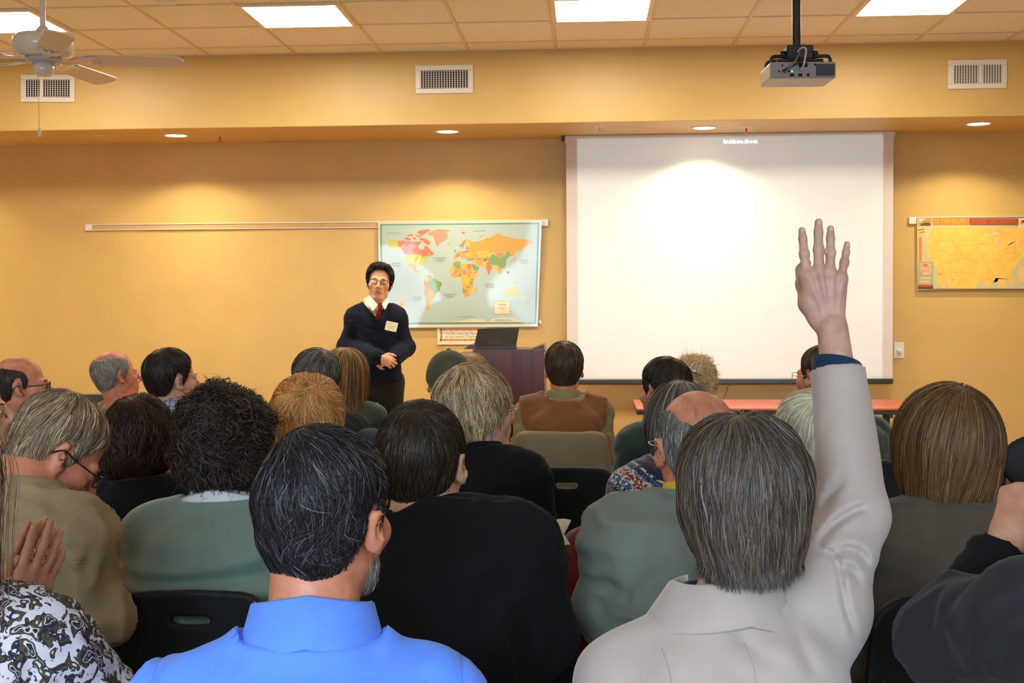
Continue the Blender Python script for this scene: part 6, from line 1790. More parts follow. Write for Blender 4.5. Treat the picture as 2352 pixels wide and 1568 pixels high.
# ------------------------------------------------------------------ second row
person(dict(label='person with dark hair and cream shirt, cut off by the left edge', d=3.8, head=(-62, 944), look=(-75, 0, 0), L=(-190, 1085, 3.9), R=(-22, 1090, 3.66), hair=[short(DARKBR, 53, t=.011, h=.006)], clothes=[TR, top(K['cream'], 'shirt', h=.014), shirt_collar(K['cream'])], chair=BLK('the person in cream at the left edge')))
def b2_specs(q):
    S = SDF(); return None
def strap2(q):
    S = SDF(); S.chain([(.084, -.005, .006), (.080, .05, .004), (.070, .088, .003)], [.0026, .0024, .0024], k=.002); V, F = S.mesh(.002); return (V * q['hs']) @ q['Rh'].T + q['C'], F
person(dict(label='person with grey-blond hair bowing the head, tan cotton shirt, at the left', d=2.72, head=(133, 1038), thigh=.33, look=(-54, -42, 2), L=(-75, 1195, 2.62), R=(196, 1232, 2.50), skin='ruddy', neck=(58, 1150, 2.60), lean=.16, fine=.0042, coarse=.014, girth=1.05,
    armR=dict(pts=[(238, 1420, 2.52), (258, 1432, 2.76)], f=(0, .9, -.2), n=(.3, 0, 1), cut=.02),
    hair=[Hair(t=.008, edge=.04, thin=.005, lx=4.0, colors=[hc(142, 114, 86, 3), hc(184, 154, 118, 3), hc(96, 76, 58, 3), hc(212, 188, 156, 1)], low=LOWM, n=7000, length=(.025, .05), width=.0011, whorl=(.0, -.06, .12), grav=.3, jit=.35, lift=.0018, seed=55, h=.0045)],
    glasses=dict(w=.022, hgt=.014, rr=.006, thick=.0019),
    clothes=[TR, top(K['tan'], 'shirt', h=.0085, grow=.013, fold=(.011, 11, 18, (1, 1, .75)), folds=[lambda Q: -.004 * gsn(Q[:, 2], -.095 + .03 * np.sin(Q[:, 0] * 9), .004)]), shirt_collar(K['tan'], r=.064, h=.045, fall=.05, flare=.024)], chair=BLK('the man bowing his head in the tan shirt', top=.80)))
person(dict(label='person with dark reddish bobbed hair and black top, behind the sage sweater at the left', d=3.7, head=(327, 1012), look=(-12, 0, 0), L=(252, 1152, 3.7), R=(410, 1150, 3.66), female=True, girth=1.02,
    hair=[Hair(t=.016, colors=[hc(52, 26, 16, 3), hc(34, 18, 12, 3), hc(86, 44, 26, 1.5)], low=LOWB, n=6500, length=(.03, .07), width=.0012, whorl=(0, -.05, .13), wW=.9, grav=.5, jit=.5, lift=.003, curl=.003, seg=6, seed=57, h=.006, lump=.004, lscale=60,
               extra=[('ell', (0, -.018, .005), (.098, .108, .104)), ('ell', (0, -.03, -.05), (.092, .085, .060))])],
    armR=dict(pts=[(335, 1215, 3.98), (381, 1093, 3.93)], f=(.80, -.05, .45), n=(-.3, -.85, .4), curl=(.35, .45, .3), h=.0042), clothes=[TR, top(K['black'], 'top', h=.012, grow=.012, fold=(.004, 12, 19, (1, 1, 1)))], chair=BLK('the woman with dark reddish hair', top=.87)))
person(dict(label='person with voluminous curly dark brown hair and sage green fleece over white collar', d=3.0, head=(517, 1012), look=(0, 0, 0), L=(342, 1238, 2.95), R=(688, 1238, 2.95), female=True, neck=(510, 1162, 2.95), fine=.006, coarse=.014, girth=1.22, depth=1.1, arm_r=1.2,
    hair=[Hair(t=.018, colors=[hc(30, 20, 15, 4), hc(48, 33, 24, 3), hc(72, 52, 38, 2), hc(96, 72, 54, .6)], low=[(-.3, -.13), (.0, -.13), (.03, -.10), (.05, .0), (.07, .06), (.12, .09)], n=9000, length=(.03, .075), width=.0014, whorl=(0, -.03, .1), wW=.9, grav=.35, jit=.7, lift=.006, curl=.0075, seg=7, seed=59, h=.006, lump=.010, lscale=42, flare=.5,
               extra=[('ell', (0, -.02, .004), (.106, .116, .110)), ('ell', (0, -.03, -.055), (.098, .09, .062))])],
    clothes=[TR, top(K['sage'], 'fleece', h=.0085, grow=.016, neck_cut=.02, folds=[lambda Q: .020 * gsn(Q[:, 2], -.172 + .30 * Q[:, 0] ** 2, .020) * (Q[:, 1] < .02) + .012 * gsn(Q[:, 2], -.110 + .16 * Q[:, 0] + .3 * Q[:, 0] ** 2, .015) - .010 * gsn(Q[:, 2], -.140 + .06 * Q[:, 0] + .3 * Q[:, 0] ** 2, .012)]),
             band_collar(K['white'], r=.064, h=.058, th=.010, name='collar', sx=1.12), band_collar(K['white'], r=.076, h=.040, th=.012, name='ribbed_collar', sx=1.12)],
    chair=BLK('the woman in the sage fleece', top=.842)))
person(dict(label='person with teased orange-blond hair and cream ribbed sweater, in the middle left', d=3.6, head=(712, 966), look=(-10, 0, 0), L=(616, 1120, 3.55), R=(815, 1118, 3.6), female=True,
    hair=[Hair(t=.016, colors=[hc(210, 138, 70, 3), hc(236, 172, 100, 3), hc(164, 98, 46, 2), hc(244, 200, 136, 1)], low=[(-.3, -.11), (-.0, -.11), (.03, -.07), (.05, .0), (.07, .06), (.12, .09)], n=7500, length=(.04, .08), width=.0012, whorl=(.02, -.085, .06), wW=1.0, grav=.25, jit=.35, lift=.004, seed=61, h=.006, lump=.005, lscale=45,
               extra=[('ell', (0, -.016, .02), (.096, .108, .098)), ('ell', (0, -.03, -.045), (.090, .08, .062))])],
    clothes=[TR, top(m_cream_rib, 'sweater', h=.012, grow=.014)], chair=BLK('the woman with orange-blond hair')))
person(dict(label='person with short dark brown hair and black fleece jacket, centre, behind the blue shirt', d=2.45, head=(974, 1066), look=(-12, 2, 0), L=(828, 1262, 2.40), R=(1212, 1258, 2.40), neck=(1000, 1186, 2.40), fine=.0042, coarse=.014, girth=1.12, arm_r=1.22, skin='fair',
    armR=dict(pts=[(1238, 1470, 2.42), (1130, 1560, 2.62)], f=(-.6, .6, .2)),
    hair=[Hair(t=.008, edge=.04, thin=.005, lx=5.0, colors=[hc(50, 36, 24, 4), hc(34, 24, 16, 3), hc(76, 58, 40, 2)], low=[(a, b + (.004 if a < -.04 else 0)) for a, b in LOWM], n=10000, length=(.014, .032), width=.0009, whorl=(.015, -.075, .12), grav=.3, jit=.3, lift=.0016, seed=63, h=.0045, lump=.0012, lscale=70)],
    clothes=[TR, top(K['black'], 'jacket', h=.010, grow=.020, neck_cut=.03, fold=(.007, 10, 21, (1, 1, 1))), band_collar(K['black'], r=.068, h=.030, th=.016, flare=.010)], chair=BLK('the man in the black fleece jacket', top=.80)))
def earring_fn(q):
    S = SDF(); 
    for k in range(7): S.ell((.083, -.012, -.050 - .0075 * k), (.0036, .0036, .0034), k=.0)
    V, F = S.mesh(.0016); return (V * q['hs']) @ q['Rh'].T + q['C'], F
def hook_fn(q):
    g = tube([(.083, -.012, -.034), (.084, -.014, -.040), (.083, -.012, -.048)], .0008, 6); return (np.asarray(g[0]) * q['hs']) @ q['Rh'].T + q['C'], g[1]
person(dict(label='person with short silvery blond hair, glasses and turquoise earring, black sweater', d=3.6, head=(1098, 946), look=(-52, 2, 0), L=(985, 1102, 3.66), R=(1216, 1100, 3.46), female=True, neck=(1098, 1040, 3.56), skin='fair', fine=.0045, neck_r=.05,
    hair=[Hair(t=.016, colors=[hc(200, 166, 122, 3), hc(228, 198, 152, 3), hc(148, 118, 86, 3), hc(98, 76, 56, 1)], low=[(-.14, -.095), (-.05, -.095), (-.034, -.07), (-.026, -.02), (-.018, .012), (.0, .016), (.012, -.01), (.03, .0), (.045, .035), (.06, .06), (.085, .075), (.12, .09)], n=7500, length=(.035, .075), width=.0013, whorl=(0, -.05, .125), wW=1.0, grav=.55, jit=.35, lift=.004, seg=5, seed=65, h=.005, lump=.004, lscale=55,
               extra=[('ell', (0, -.022, .026), (.092, .114, .100)), ('ell', (0, -.055, -.035), (.070, .060, .055))])],
    glasses=dict(w=.020, hgt=.013, rr=.007, thick=.0014, mat=mat('silver_frame', (.6, .6, .6, 1), .2, .9)),
    clothes=[TR, top(K['black'], 'sweater', h=.011, grow=.014, fold=(.004, 12, 23, (1, 1, 1)), folds=[lambda Q: .0025 * np.sin(Q[:, 2] * 420) * (np.abs(Q[:, 0] + .03) < .05) * (Q[:, 1] < 0) * gsn(Q[:, 2], -.10, .07)]), band_collar(K['black'], r=.056, h=.030, th=.010), dict(kind='geo', name='earring', fn=earring_fn, mat=mat('turquoise', srgb(40, 130, 160), .3)), dict(kind='geo', name='earring_hook', fn=hook_fn, mat=mat('silver_wire', (.7, .7, .7, 1), .2, 1))], chair=BLK('the woman with the turquoise earring')))
q8 = person  # (kept short)
person(dict(label='person with grey-brown straight hair and multicoloured Nordic knit sweater, behind the bald man', d=3.7, head=(1560, 976), look=(14, 0, 0), L=(1446, 1128, 3.6), R=(1652, 1122, 3.75), female=True, neck=(1548, 1062, 3.68),
    hair=[Hair(t=.013, colors=GREYBR, low=[(-.3, -.22), (.0, -.22), (.03, -.1), (.05, .0), (.07, .06), (.12, .09)], n=5200, length=(.10, .2), width=.0013, whorl=(0, -.02, .13), wW=.8, grav=1.0, jit=.10, lift=.003, seg=5, seed=67, h=.006,
               extra=[('cap', (-.03, -.03, 0), (-.045, -.05, -.14), .075, .045), ('cap', (.03, -.03, 0), (.04, -.05, -.14), .075, .045)])],
    clothes=[TR, top(fair_isle('nordic', (0, .0, 1.06)), 'sweater', h=.012, grow=.014, fold=(.003, 12, 25, (1, 1, 1)))], chair=BLK('the woman in the Nordic sweater')))
person(dict(label='person with shiny bald crown and grey fringe, grey-green jacket and yellow collar', d=2.65, head=(1597, 1030), look=(14, 0, 0), L=(1412, 1242, 2.6), R=(1792, 1242, 2.6), neck=(1606, 1150, 2.6), skin='ruddy', fine=.0042, coarse=.014, girth=1.18, arm_r=1.3, hs=1.03,
    hair=[horseshoe([hc(130, 118, 106, 3), hc(96, 86, 78, 3), hc(170, 160, 150, 2)], 69, [(-.14, .050), (-.11, .055), (-.07, .055), (-.02, .062), (.03, .05), (.05, .03)], t=.006, n=8000, h=.004, width=.0008, length=(.012, .028), lift=.0012),
          Hair(t=-.001, colors=[hc(150, 130, 112, 2)], low=[(-.2, .05), (.06, .055), (.12, .09)], n=260, length=(.02, .05), width=.0006, whorl=(.05, .02, .13), grav=.2, jit=.3, lift=.001, seed=70, h=.006)],
    glasses=dict(w=.022, hgt=.015, rr=.007, thick=.0012, mat=m_gf_metal),
    armL=dict(pts=[(1405, 1395, 2.62), (1440, 1450, 2.88)], f=(.5, .7, 0)),
    clothes=[TR, top(K['teal_grey'], 'jacket', h=.009, grow=.022, neck_cut=.02, fold=(.009, 10, 27, (1, 1, .8)), folds=[lambda Q: -.004 * gsn(Q[:, 2], -.125, .003) * (Q[:, 0] > -.14)]), shirt_collar(K['yellow'], r=.063, h=.046, fall=.052, flare=.022), band_collar(K['teal_grey'], r=.074, h=.010, th=.014, name='jacket_collar')], chair=BLK('the bald man in the grey-green jacket', top=.80)))
person(dict(label='person with straight white hair and thin glasses, brown striped jacket, left of the raised arm', d=3.7, head=(1850, 1000), look=(24, 0, 0), L=(1772, 1130, 3.7), R=(1960, 1130, 3.7), skin='ruddy',
    hair=[short([hc(238, 220, 186, 4), hc(250, 240, 216, 4), hc(186, 164, 130, 2)], 71, t=.015, n=6500, h=.0055, length=(.04, .08), jit=.15, width=.0011, lift=.003, whorl=(.0, -.075, .09))], glasses=dict(w=.022, hgt=.015, rr=.007, thick=.0012, mat=m_gf_metal),
    clothes=[TR, top(ribs(K['brown'], 'Z', 6.5, .3, .003, srgb(26, 20, 14)), 'jacket', h=.013, grow=.016), band_collar(K['brown'], h=.02)], chair=BLK('the white-haired man')))
person(dict(label='person with sleek chestnut bob and taupe sweater, at the right', d=2.6, head=(2174, 1036), look=(-8, 0, 2), L=(2036, 1236, 2.55), R=(2316, 1240, 2.6), female=True, fine=.006, coarse=.014, hs=1.02, girth=1.12,
    hair=[Hair(t=.018, colors=[hc(108, 78, 47, 4), hc(128, 94, 58, 3), hc(90, 64, 39, 3), hc(150, 114, 74, .7)], low=[(-.3, -.128), (.0, -.125), (.03, -.10), (.05, -.02), (.07, .05), (.12, .09)], n=16000, rel=-.10, length=(.07, .15), width=.0010, whorl=(.025, -.045, .13), wW=.9, grav=.75, jit=.08, lift=.003, seg=5, seed=73, h=.0048, sink=1.0,
               extra=[('ell', (0, -.012, .010), (.101, .116, .110)), ('ell', (0, -.024, -.058), (.090, .084, .078))])],
    clothes=[TR, top(K['taupe'], 'sweater', h=.010, grow=.014, fold=(.004, 9, 29, (1, 1, 1)), neck_cut=.02, neck_rad=.070)], chair=BLK('the woman with the chestnut bob', top=.91, dx=-.07)))

# ------------------------------------------------------------------ nearest row
PAIS_HAIR = Hair(t=.014, colors=[hc(126, 98, 70, 3), hc(164, 136, 102, 2), hc(92, 68, 46, 2), hc(150, 140, 128, 1)], low=[(-.3, -.6), (.02, -.6), (.03, -.2), (.05, .0), (.07, .06), (.12, .09)], n=6000, length=(.3, .5), width=.0010, whorl=(0, -.02, .13), wW=.5, grav=1.3, jit=.12, lift=.004, seg=7, seed=75, h=.007,
               extra=[('cap', (.03, -.02, 0), (.078, .0, -.42), .08, .045), ('cap', (-.03, -.02, 0), (-.05, -.04, -.3), .08, .05)])
def lace_fn(q):
    out = []
    E_, W_ = q['arms'][1][2], q['arms'][1][3]; ax = unit(W_ - E_); c = W_ - ax * .035
    a = unit(np.cross(ax, q['up'])); b = np.cross(ax, a)
    for k in range(14):
        q0 = 2 * pi * k / 14; o_ = c + (a * math.cos(q0) + b * math.sin(q0)) * .048
        rad = unit(o_ - c); tn = np.cross(ax, rad)
        out.append(tube([o_ + ax * .012 * math.sin(s_) + tn * .010 * math.cos(s_) + rad * .003 * math.sin(2 * s_) for s_ in np.linspace(0, 2 * pi, 10, endpoint=False)], .0022, 5, closed=True))
    return joined(*out)
person(dict(label='person in a black and white paisley blouse clapping, cut off by the left edge', d=1.66, head=(-205, 1085), look=(-10, 0, 0), L=(-500, 1600, 1.62), R=(92, 1505, 1.70), neck=(-225, 1372, 1.66), female=True, fine=.007, coarse=.014, arm_r=1.3, girth=1.1, hs=1.0,
    armR=dict(pts=[(285, 1700, 1.80), (36, 1425, 2.02)], fpx=(92, 1302, 2.04), n=(.55, -.8, .1), curl=(.06, .10, .05), spread=.10, h=.0032, cut=.03, thumb=-1, thumb_in=.9),
    armL=dict(pts=[(-480, 1760, 1.80), (8, 1400, 2.07)], fpx=(62, 1296, 2.08), n=(-.5, .8, .1), curl=(.06, .10, .05), spread=.16, h=.0032, cut=.03, thumb=1, thumb_in=.9),
    hair=[PAIS_HAIR], clothes=[TR, top(m_paisley, 'blouse', h=.009, grow=.016, fold=(.006, 10, 31, (1, 1, 1))), dict(kind='geo', name='lace_cuff', fn=lace_fn, mat=K['white'])], chair=BLK('the person in the paisley blouse')))
C2H = Hair(t=.009, edge=.05, thin=.006, lx=7.0, colors=[hc(26, 22, 22, 5), hc(42, 36, 35, 3), hc(70, 65, 68, 1.6), hc(104, 100, 106, .7)],
           low=[(-.14, -.104), (-.075, -.104), (-.05, -.074), (-.034, -.045), (-.030, .0), (-.016, .034), (.004, .030), (.010, -.012), (.020, -.018), (.030, .018), (.044, .046), (.060, .070), (.085, .080), (.12, .09)],
           n=22000, length=(.025, .050), width=.0008, whorl=(-.02, -.040, .125), wW=.9, grav=.32, jit=.62, swirl=.35, lift=.0024, seg=5, seed=77, h=.0038, lump=.0034, lscale=52)
C2B = Hair(t=None, colors=[hc(150, 134, 122, 3), hc(190, 176, 164, 2), hc(110, 92, 78, 2)], n=2600, length=(.010, .022), width=.0007, grav=1.0, jit=.4, seed=78, h=.005, whorl=(0, -.1, .1), flare=.3,
           extra=[('ell', (0, .050, -.085), (.045, .043, .032)), ('ell', (.046, .024, -.062), (.015, .028, .040)), ('ell', (-.046, .024, -.062), (.015, .028, .040))])
person(dict(label='person with thick dark greying hair in a bright blue dress shirt, nearest, in the middle', d=1.72, head=(752, 1192), look=(-19, 1, 4), L=(398, 1632, 1.66), R=(1012, 1622, 1.68), neck=(716, 1482, 1.67), skin='ruddy', fine=.0034, coarse=.013, girth=1.05, neck_r=.059,
    hair=[C2H, C2B], clothes=[TR, top(K['blue'], 'shirt', h=.0072, grow=.014, neck_cut=.012, fold=(.004, 11, 33, (1, 1, .8)), folds=[lambda Q: -.003 * gsn(Q[:, 2], -.075 - .25 * Q[:, 0] ** 2, .0022) - .0045 * gsn(np.abs(Q[:, 0]), .196 + .15 * (Q[:, 2] + .06), .004) * (Q[:, 2] < .03),
             lambda Q: .0035 * np.sin(Q[:, 0] * 210 + 3 * np.sin(Q[:, 0] * 40)) * np.clip((-.085 - Q[:, 2]) / .06, 0, 1) * gsn(np.abs(Q[:, 0]), .11, .05)]),
             shirt_collar(K['blue'], r=.069, h=.072, fall=.066, flare=.022, gap=.25, sx=1.1, dip=.22, follow=.6)], chair=BLK('the man in the blue shirt')))

def raised_hand(S, E_, W_):
    dh = 2.20
    P = lambda u, v, o=0.0: at(u, v, dh + o)
    MC = {'index': [(1853, 632), (1847, 583), (1844, 549), (1842, 529)], 'middle': [(1881, 624), (1880, 573), (1880, 534), (1880, 510)], 'ring': [(1907, 628), (1907.5, 580), (1907.5, 546), (1907.5, 525)], 'little': [(1932, 640), (1939, 603), (1943, 580), (1945.5, 560)]}
    RR = {'index': (.0092, .0080, .0073, .0064), 'middle': (.0096, .0086, .0078, .0069), 'ring': (.0090, .0079, .0072, .0063), 'little': (.0082, .0070, .0064, .0055)}
    wr = P(1910, 748)
    S.cap(W_ + unit(E_ - W_) * .10, P(1912, 752), .031, .0265, k=.02)
    S.ell(P(1893, 700, .010), (.034, .014, .050), np.stack([CR, CF, CUP], 1), k=.012)
    nails = []
    for i, f in enumerate(MC):
        pts = [P(u, v, (0.002, -.002, .000, .004)[i] + .004 * k) for k, (u, v) in enumerate(MC[f])]
        x0 = (1899, 1907, 1914, 1921)[i]
        S.cap(P(x0, 742, .004), pts[0] + CF * .003, .0135, .0128, k=.0065)
        # knuckle and the tendon that runs to it
        S.ell(pts[0] - CF * .0045, (.0100, .0088, .0115), np.stack([CR, CF, CUP], 1), k=.006)
        S.cap(P(x0 - 1, 735, -.008), pts[0] - CF * .0100, .0028, .0036, k=.0060)
        S.chain(pts, RR[f], k=.0045)
        S.ell(pts[1] - CF * .0018, (RR[f][1] * 1.07, RR[f][1] * .98, .0085), np.stack([CR, CF, CUP], 1), k=.005)
        nails.append((pts, RR[f][3]))
    # thumb, folded in front of the palm, showing at the edge
    tb = [P(1882, 730, .012), P(1857, 697, .018), P(1844, 652, .028), P(1843, 620, .036), P(1852, 604, .040)]
    S.chain(tb, [.018, .0165, .0115, .0105, .0085], k=.010)
    S.cap(P(1858, 690, .010), P(1853, 640, .006), .011, .011, k=.012)
    return nails
def cuff_fn(q):
    E_, W_ = q['arms'][1][2], q['arms'][1][3]; ax = unit(W_ - E_)
    c = W_ - ax * .100
    a = unit(np.cross(ax, CF)); b = np.cross(ax, a)
    prof = [(.0375, 0), (.0385, .045), (.0395, .046), (.0415, .046), (.0425, .044), (.0415, 0)]
    V, F = [], []
    n = 36
    for i in range(n):
        q0 = 2 * pi * i / n; rd = a * math.cos(q0) + b * math.sin(q0)
        tiltz = .010 * ((rd @ CR) * -1)
        for r_, z_ in prof: V.append(c + rd * r_ + ax * (z_ + tiltz))
    m_ = len(prof)
    for i in range(n):
        j = (i + 1) % n
        for k in range(m_): F.append((i * m_ + k, j * m_ + k, j * m_ + (k + 1) % m_, i * m_ + (k + 1) % m_))
    return np.array(V), F
C3H = Hair(t=.018, colors=[hc(90, 77, 67, 4), hc(110, 96, 86, 3), hc(68, 57, 49, 3), hc(134, 124, 118, 1), hc(132, 106, 78, 1.4)], low=[(-.3, -.106), (-.02, -.108), (.0, -.106), (.03, -.07), (.05, .0), (.07, .06), (.12, .09)],
           n=20000, rel=-.085, edge=.075, length=(.045, .085), width=.0009, whorl=(-.01, -.045, .122), wW=1.0, grav=.62, jit=.30, lift=.0032, seg=5, seed=79, h=.0042, lump=.004, lscale=46, sink=.7, flare=.12,
           extra=[('ell', (0, -.018, .020), (.096, .112, .104)), ('ell', (0, -.030, -.050), (.080, .086, .080)), ('ell', (0, -.050, -.085), (.062, .050, .055))])
def blazer_ops(S, q):
    N, r, fw, up = q['N'], q['r'], q['fw'], q['up']
def lapel_fn(q):
    # the turned-up lapel standing off the raised shoulder
    S = SDF()
    a, b, c = at(1806, 1300, 2.02), at(1795, 1370, 1.985), at(1812, 1405, 1.97)
    S.chain([a, b, c], [.0045, .010, .006], k=.006)
    return S.mesh(.004)
def sleeve_folds(Q):
    return 0
R3 = at(1905, 1415, 2.0); E3 = at(1962, 1185, 2.11); W3 = at(1913, 762, 2.20)
def fold_lines(S, q):
    N, r, fw, up = q['N'], q['r'], q['fw'], q['up']
    lines = [  # creases of the raised sleeve: pixel paths with depth a little in front of the arm's axis
        [(1872, 1262), (1915, 1205), (1965, 1172), (1995, 1166)], [(1880, 1190), (1905, 1140), (1945, 1100)], [(1890, 1278), (1950, 1262), (1982, 1276), (1992, 1310)], [(1915, 1296), (1960, 1312), (1976, 1355)],
        [(1868, 1262), (1905, 1268), (1925, 1300), (1945, 1400), (1972, 1470)], [(1820, 1430), (1850, 1500), (1880, 1560)], [(1655, 1410), (1720, 1480), (1790, 1540)], [(1900, 1130), (1950, 1085)], [(1886, 1010), (1905, 960)]]
    segs = []
    for l in lines:
        p = spline([(u, v, 0) for u, v in l], 5)[:, :2]; segs.append(p)
    amp = [.011, .008, .010, .007, .007, .007, .006, .004, .003]; wid = [9, 11, 10, 10, 7, 15, 18, 11, 10]
    def dp(P):
        d = (P - CAM) @ CF; u = CU + FPX * ((P - CAM) @ CR) / d; v = CV - FPX * ((P - CAM) @ CUP) / d
        near = ((P - E3) @ CF < .05)
        out = np.zeros(len(P))
        sel = (u > 1600) & (v > 900)
        U, V_ = u[sel], v[sel]; o = np.zeros(sel.sum())
        for p, a_, w_ in zip(segs, amp, wid):
            D = np.full(len(U), 1e9); W_ = np.zeros(len(U))
            for i in range(len(p) - 1):
                ax_, ay_ = p[i]; bx_, by_ = p[i + 1]; L2 = (bx_ - ax_) ** 2 + (by_ - ay_) ** 2
                t_ = np.clip(((U - ax_) * (bx_ - ax_) + (V_ - ay_) * (by_ - ay_)) / L2, 0, 1)
                dd = np.hypot(U - ax_ - t_ * (bx_ - ax_), V_ - ay_ - t_ * (by_ - ay_))
                sw = np.clip(np.minimum(i + t_, len(p) - 1 - i - t_) / 4.0, 0, 1)
                W_ = np.where(dd < D, sw, W_); D = np.minimum(D, dd)
            o += W_ * (-a_ * np.exp(-(D / w_) ** 2) + .55 * a_ * np.exp(-((D - 2.1 * w_) / (1.4 * w_)) ** 2))
        out[sel] = o
        return out
    S.disp = lambda P: dp(P) + .002 * wave_noise(P, 22, 35, 2)
    S.pad = .03
person(dict(label='person in a beige blazer raising the right hand high, nearest at the right', d=1.95, head=(1706, 1150), look=(3, 0, -2), L=(1412, 1572, 1.93), R=(1905, 1415, 2.0), neck=(1668, 1404, 1.94), female=True, fine=.004, coarse=.013, girth=1.12, neck_r=.052, skin='hand', nail_n=tuple(-CF),
    armR=dict(pts=[(1962, 1185, 2.11), (1913, 762, 2.20)], cut=.06, custom=raised_hand), hair=[C3H],
    clothes=[TR, top(K['darkblue'], 'shirt', h=.013, grow=-.003, cut=.12, neck_rad=.085), top(K['beige'], 'blazer', h=.0054, grow=.013, neck_cut=.014, neck_rad=.080, flat=.068, ops=[fold_lines], folds=[lambda Q: 0 * Q[:, 0]]),
             shirt_collar(K['beige'], r=.070, h=.066, fall=.060, flare=.040, gap=.5, sx=1.16, dip=.24, follow=.4, front=-.3), band_collar(K['darkblue'], r=.060, h=.047, th=.004, name='shirt_collar'), dict(kind='geo', name='shirt_cuff', fn=cuff_fn, mat=K['darkblue'])], chair=BLK('the woman raising her hand')))
person(dict(label='person in a charcoal knit jacket, hand raised, cut off by the right edge', d=1.75, head=(2600, 1040), look=(10, 0, 0), L=(2352, 1430, 1.76), R=(2860, 1480, 1.76), fine=.008, coarse=.015, girth=1.1, arm_r=1.35,
    armL=dict(pts=[(2176, 1470, 1.92), (2322, 1225, 1.98)], fpx=(2364, 1095, 2.02), n=(-.6, -.7, .2), curl=(.9, 1.1, .6), cut=.02, h=.0038),
    hair=[short(DARKBR, 81, n=1200)],
    clothes=[TR, top(K['black'], 'undershirt', h=.010, grow=.000, flat=.03, fold=(.004, 16, 36, (1, 1, 1))), top(K['charcoal'], 'jacket', h=.0085, grow=.016, flat=.115, fold=(.0065, 10, 37, (1, 1, 1.2)))], chair=BLK('the person in the charcoal jacket')))

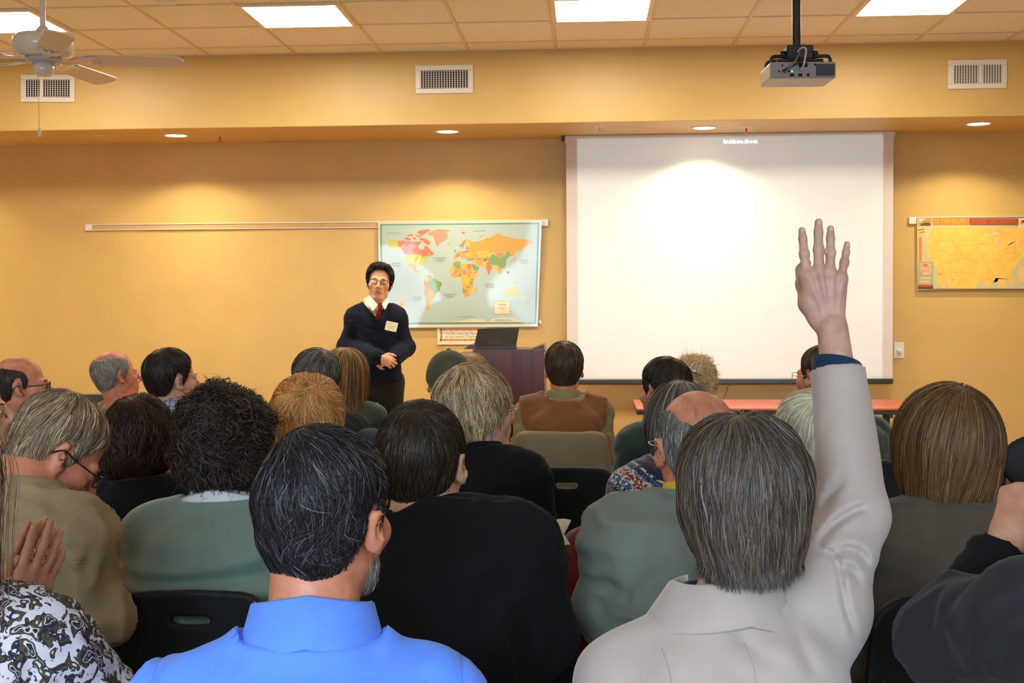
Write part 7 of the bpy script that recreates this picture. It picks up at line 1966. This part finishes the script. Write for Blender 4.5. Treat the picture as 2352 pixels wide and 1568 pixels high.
# ------------------------------------------------------------------ loose chairs, garments and papers
def drape(q0, top, w, m, label, d0, rzv=0.0, group=None):
    x, y = q0
    S = SDF()
    S.rbox((x, y + .005, top - .11), (w + .022, .045, .13), .03, k=.03)
    for sx in (-1, 1):
        S.cap((x + sx * (w - .02), y - .012, top - .03), (x + sx * (w + .045), y - .03, top - .30), .040, .042, k=.03)
        S.cap((x + sx * (w - .06), y - .034, top - .05), (x + sx * (w - .045), y - .036, top - .30), .010, .016, k=.02)
    S.rbox((x, y - .028, top - .20), (w - .01, .020, .22), .018, k=.02)
    S.disp = lambda P: .004 * wave_noise(P, 22, 91, 2, (1, 1, .5)); S.pad = .01
    V, F = S.mesh(.010)
    return single('jacket', (V, F), m, label, 'jacket', smooth=True)
def extras():
    p = at(1288, 1004, 5.26)
    drape((p[0], p[1] - .035), p[2] + .004, .168, K['khaki2'], 'beige jacket draped over the chair behind the brown vest', 0)
    # empty black chair with handle slot in the second row
    q = at(1302, 1074, 4.55)
    chair(q[0], q[1] + .235, 0, q[2], 'empty black chair with handle slot, behind the beige jacket')
    # dark grey chair at the far left of the front row
    q = at(228, 905, 7.1)
    chair(q[0], q[1] + .235, 0, q[2], 'grey plastic chair behind the man in the olive sweater', mat('grey_chair', srgb(88, 82, 76), .45))
    # papers
    def sheet(name, pts, label, curl=0.0):
        P = [np.array(a) for a in pts]; n = 6; V = []
        for j in range(n + 1):
            for i in range(n + 1):
                a, b = i / n, j / n
                v = (P[0] * (1 - a) + P[1] * a) * (1 - b) + (P[3] * (1 - a) + P[2] * a) * b
                V.append(v + np.array([0, 0, curl * math.sin(a * pi)]))
        m_ = len(V); V += [v - np.array([0, -.0008, .0008]) for v in V]; F = []
        for j in range(n):
            for i in range(n):
                k = j * (n + 1) + i; F.append((k, k + 1, k + n + 2, k + n + 1)); F.append((m_ + k, m_ + k + n + 1, m_ + k + n + 2, m_ + k + 1))
        return single(name, (np.array(V), F), mat('paper_white', srgb(236, 224, 206), .6), label, 'paper', smooth=True)
    sheet('paper', [at(1268, 1196, 2.64), at(1312, 1194, 2.70), at(1296, 1226, 2.64), at(1272, 1240, 2.60)], 'folded white paper held at the shoulder of the black sweater, upper leaf', .004)
    sheet('paper', [at(1272, 1237, 2.61), at(1296, 1227, 2.64), at(1310, 1250, 2.62), at(1288, 1258, 2.59)], 'small white paper leaf just below the folded paper by the black sweater', .003)
    sheet('paper', [at(266, 1400, 2.7), at(298, 1388, 2.78), at(304, 1402, 2.76), at(268, 1408, 2.68)], 'thin white booklet in the lap, right of the tan sleeve', .002)
    # red jacket hanging between the chairs
    S = SDF(); a = at(1362, 1226, 2.84); b = at(1336, 1330, 2.82); c = at(1340, 1460, 2.82)
    S.cap(a, b, .030, .060, k=.04).cap(b, c, .060, .06, k=.04); S.rbox(at(1345, 1310, 2.86), (.05, .05, .10), .04, k=.04)
    S.disp = lambda P: .008 * wave_noise(P, 18, 93, 2); S.pad = .015
    V, F = S.mesh(.012)
    single('jacket', (V, F), K['red'], 'dark red jacket hung between the chairs in the middle', 'jacket', smooth=True)
    q = at(1330, 1480, 2.87)
    chair(q[0], q[1] + .235, 0, .88, 'empty black chair carrying the dark red jacket')
    # blue denim jacket on the chair beside the green sweater
    S = SDF(); a = at(848, 1004, 4.75); S.ell(a, (.05, .05, .035), k=.02).ell(at(862, 1028, 4.72), (.055, .05, .05), k=.03)
    S.cap(at(862, 1030, 4.72), at(872, 1100, 4.7), .05, .06, k=.03); S.disp = lambda P: .005 * wave_noise(P, 40, 95, 2); S.pad = .01
    V, F = S.mesh(.008)
    single('jacket', (V, F), K['jean'], 'blue denim jacket bunched between the long-haired woman and the checked shirt', 'jacket', smooth=True)
    # tablet-arm chair at the far right
    d = 4.3
    c = at(2372, 1062, d)
    t = Thing('tablet_chair', 'black chair with oval back and writing tablet at the far right edge', 'chair', (c[0], c[1] + .22, 0))
    bk = SDF().ell((c[0], c[1], c[2]), (.108, .022, .095), k=.01); bk.disp = lambda P: 0 * P[:, 0]
    t.part('backrest', bk.mesh(.008), m_chair, smooth=True)
    st = SDF().rbox((c[0], c[1] + .24, .45), (.21, .20, .018), .016); t.part('seat', st.mesh(.014), m_chair, smooth=True)
    for sx in (-1, 1):
        t.part('back_upright', tube([(c[0] + sx * .09, c[1] + .012, c[2]), (c[0] + sx * .11, c[1] - .0, c[2] - .2), (c[0] + sx * .15, c[1] + .06, .44)], .010, 8), m_chrome, smooth=True)
        for sy in (0, 1): t.part('leg', tube([(c[0] + sx * .17, c[1] + .08 + .32 * sy, .44), (c[0] + sx * .20, c[1] + .04 + .40 * sy, 0)], .011, 8), m_chrome, smooth=True)
    tb = at(2318, 1152, 4.62)
    m_tab = mat('tablet_brown', srgb(96, 76, 52), .4)
    t.part('tablet', lathe([(0, -.016), (.98, -.016), (1, -.008), (1, 0), (0, 0)], 40, (tb[0] + .02, tb[1], tb[2]), sx=.125, sy=.20), m_tab)
    t.part('tablet_arm', tube([(tb[0] + .1, tb[1], tb[2] - .016), (tb[0] + .14, tb[1] - .02, tb[2] - .04), (tb[0] + .15, tb[1] - .06, .47)], .012, 8), m_chrome, smooth=True)
    e = tb[2] + .001
    P4 = [on_z(2300, 1142, e), on_z(2372, 1140, e), on_z(2372, 1162, e), on_z(2314, 1162, e)]
    V = [tuple(p) for p in P4] + [(p[0], p[1], p[2] + .001) for p in P4]
    single('paper', (np.array(V), [(3, 2, 1, 0), (4, 5, 6, 7), (0, 1, 5, 4), (1, 2, 6, 5), (2, 3, 7, 6), (3, 0, 4, 7)]), mat('paper_sheet', srgb(236, 224, 206), .6), 'white paper on the writing tablet at the right edge', 'paper')
K['khaki2'] = cloth('beige_jacket', srgb(150, 134, 104), .85, .06, 9, .3, 900, .1)
extras()
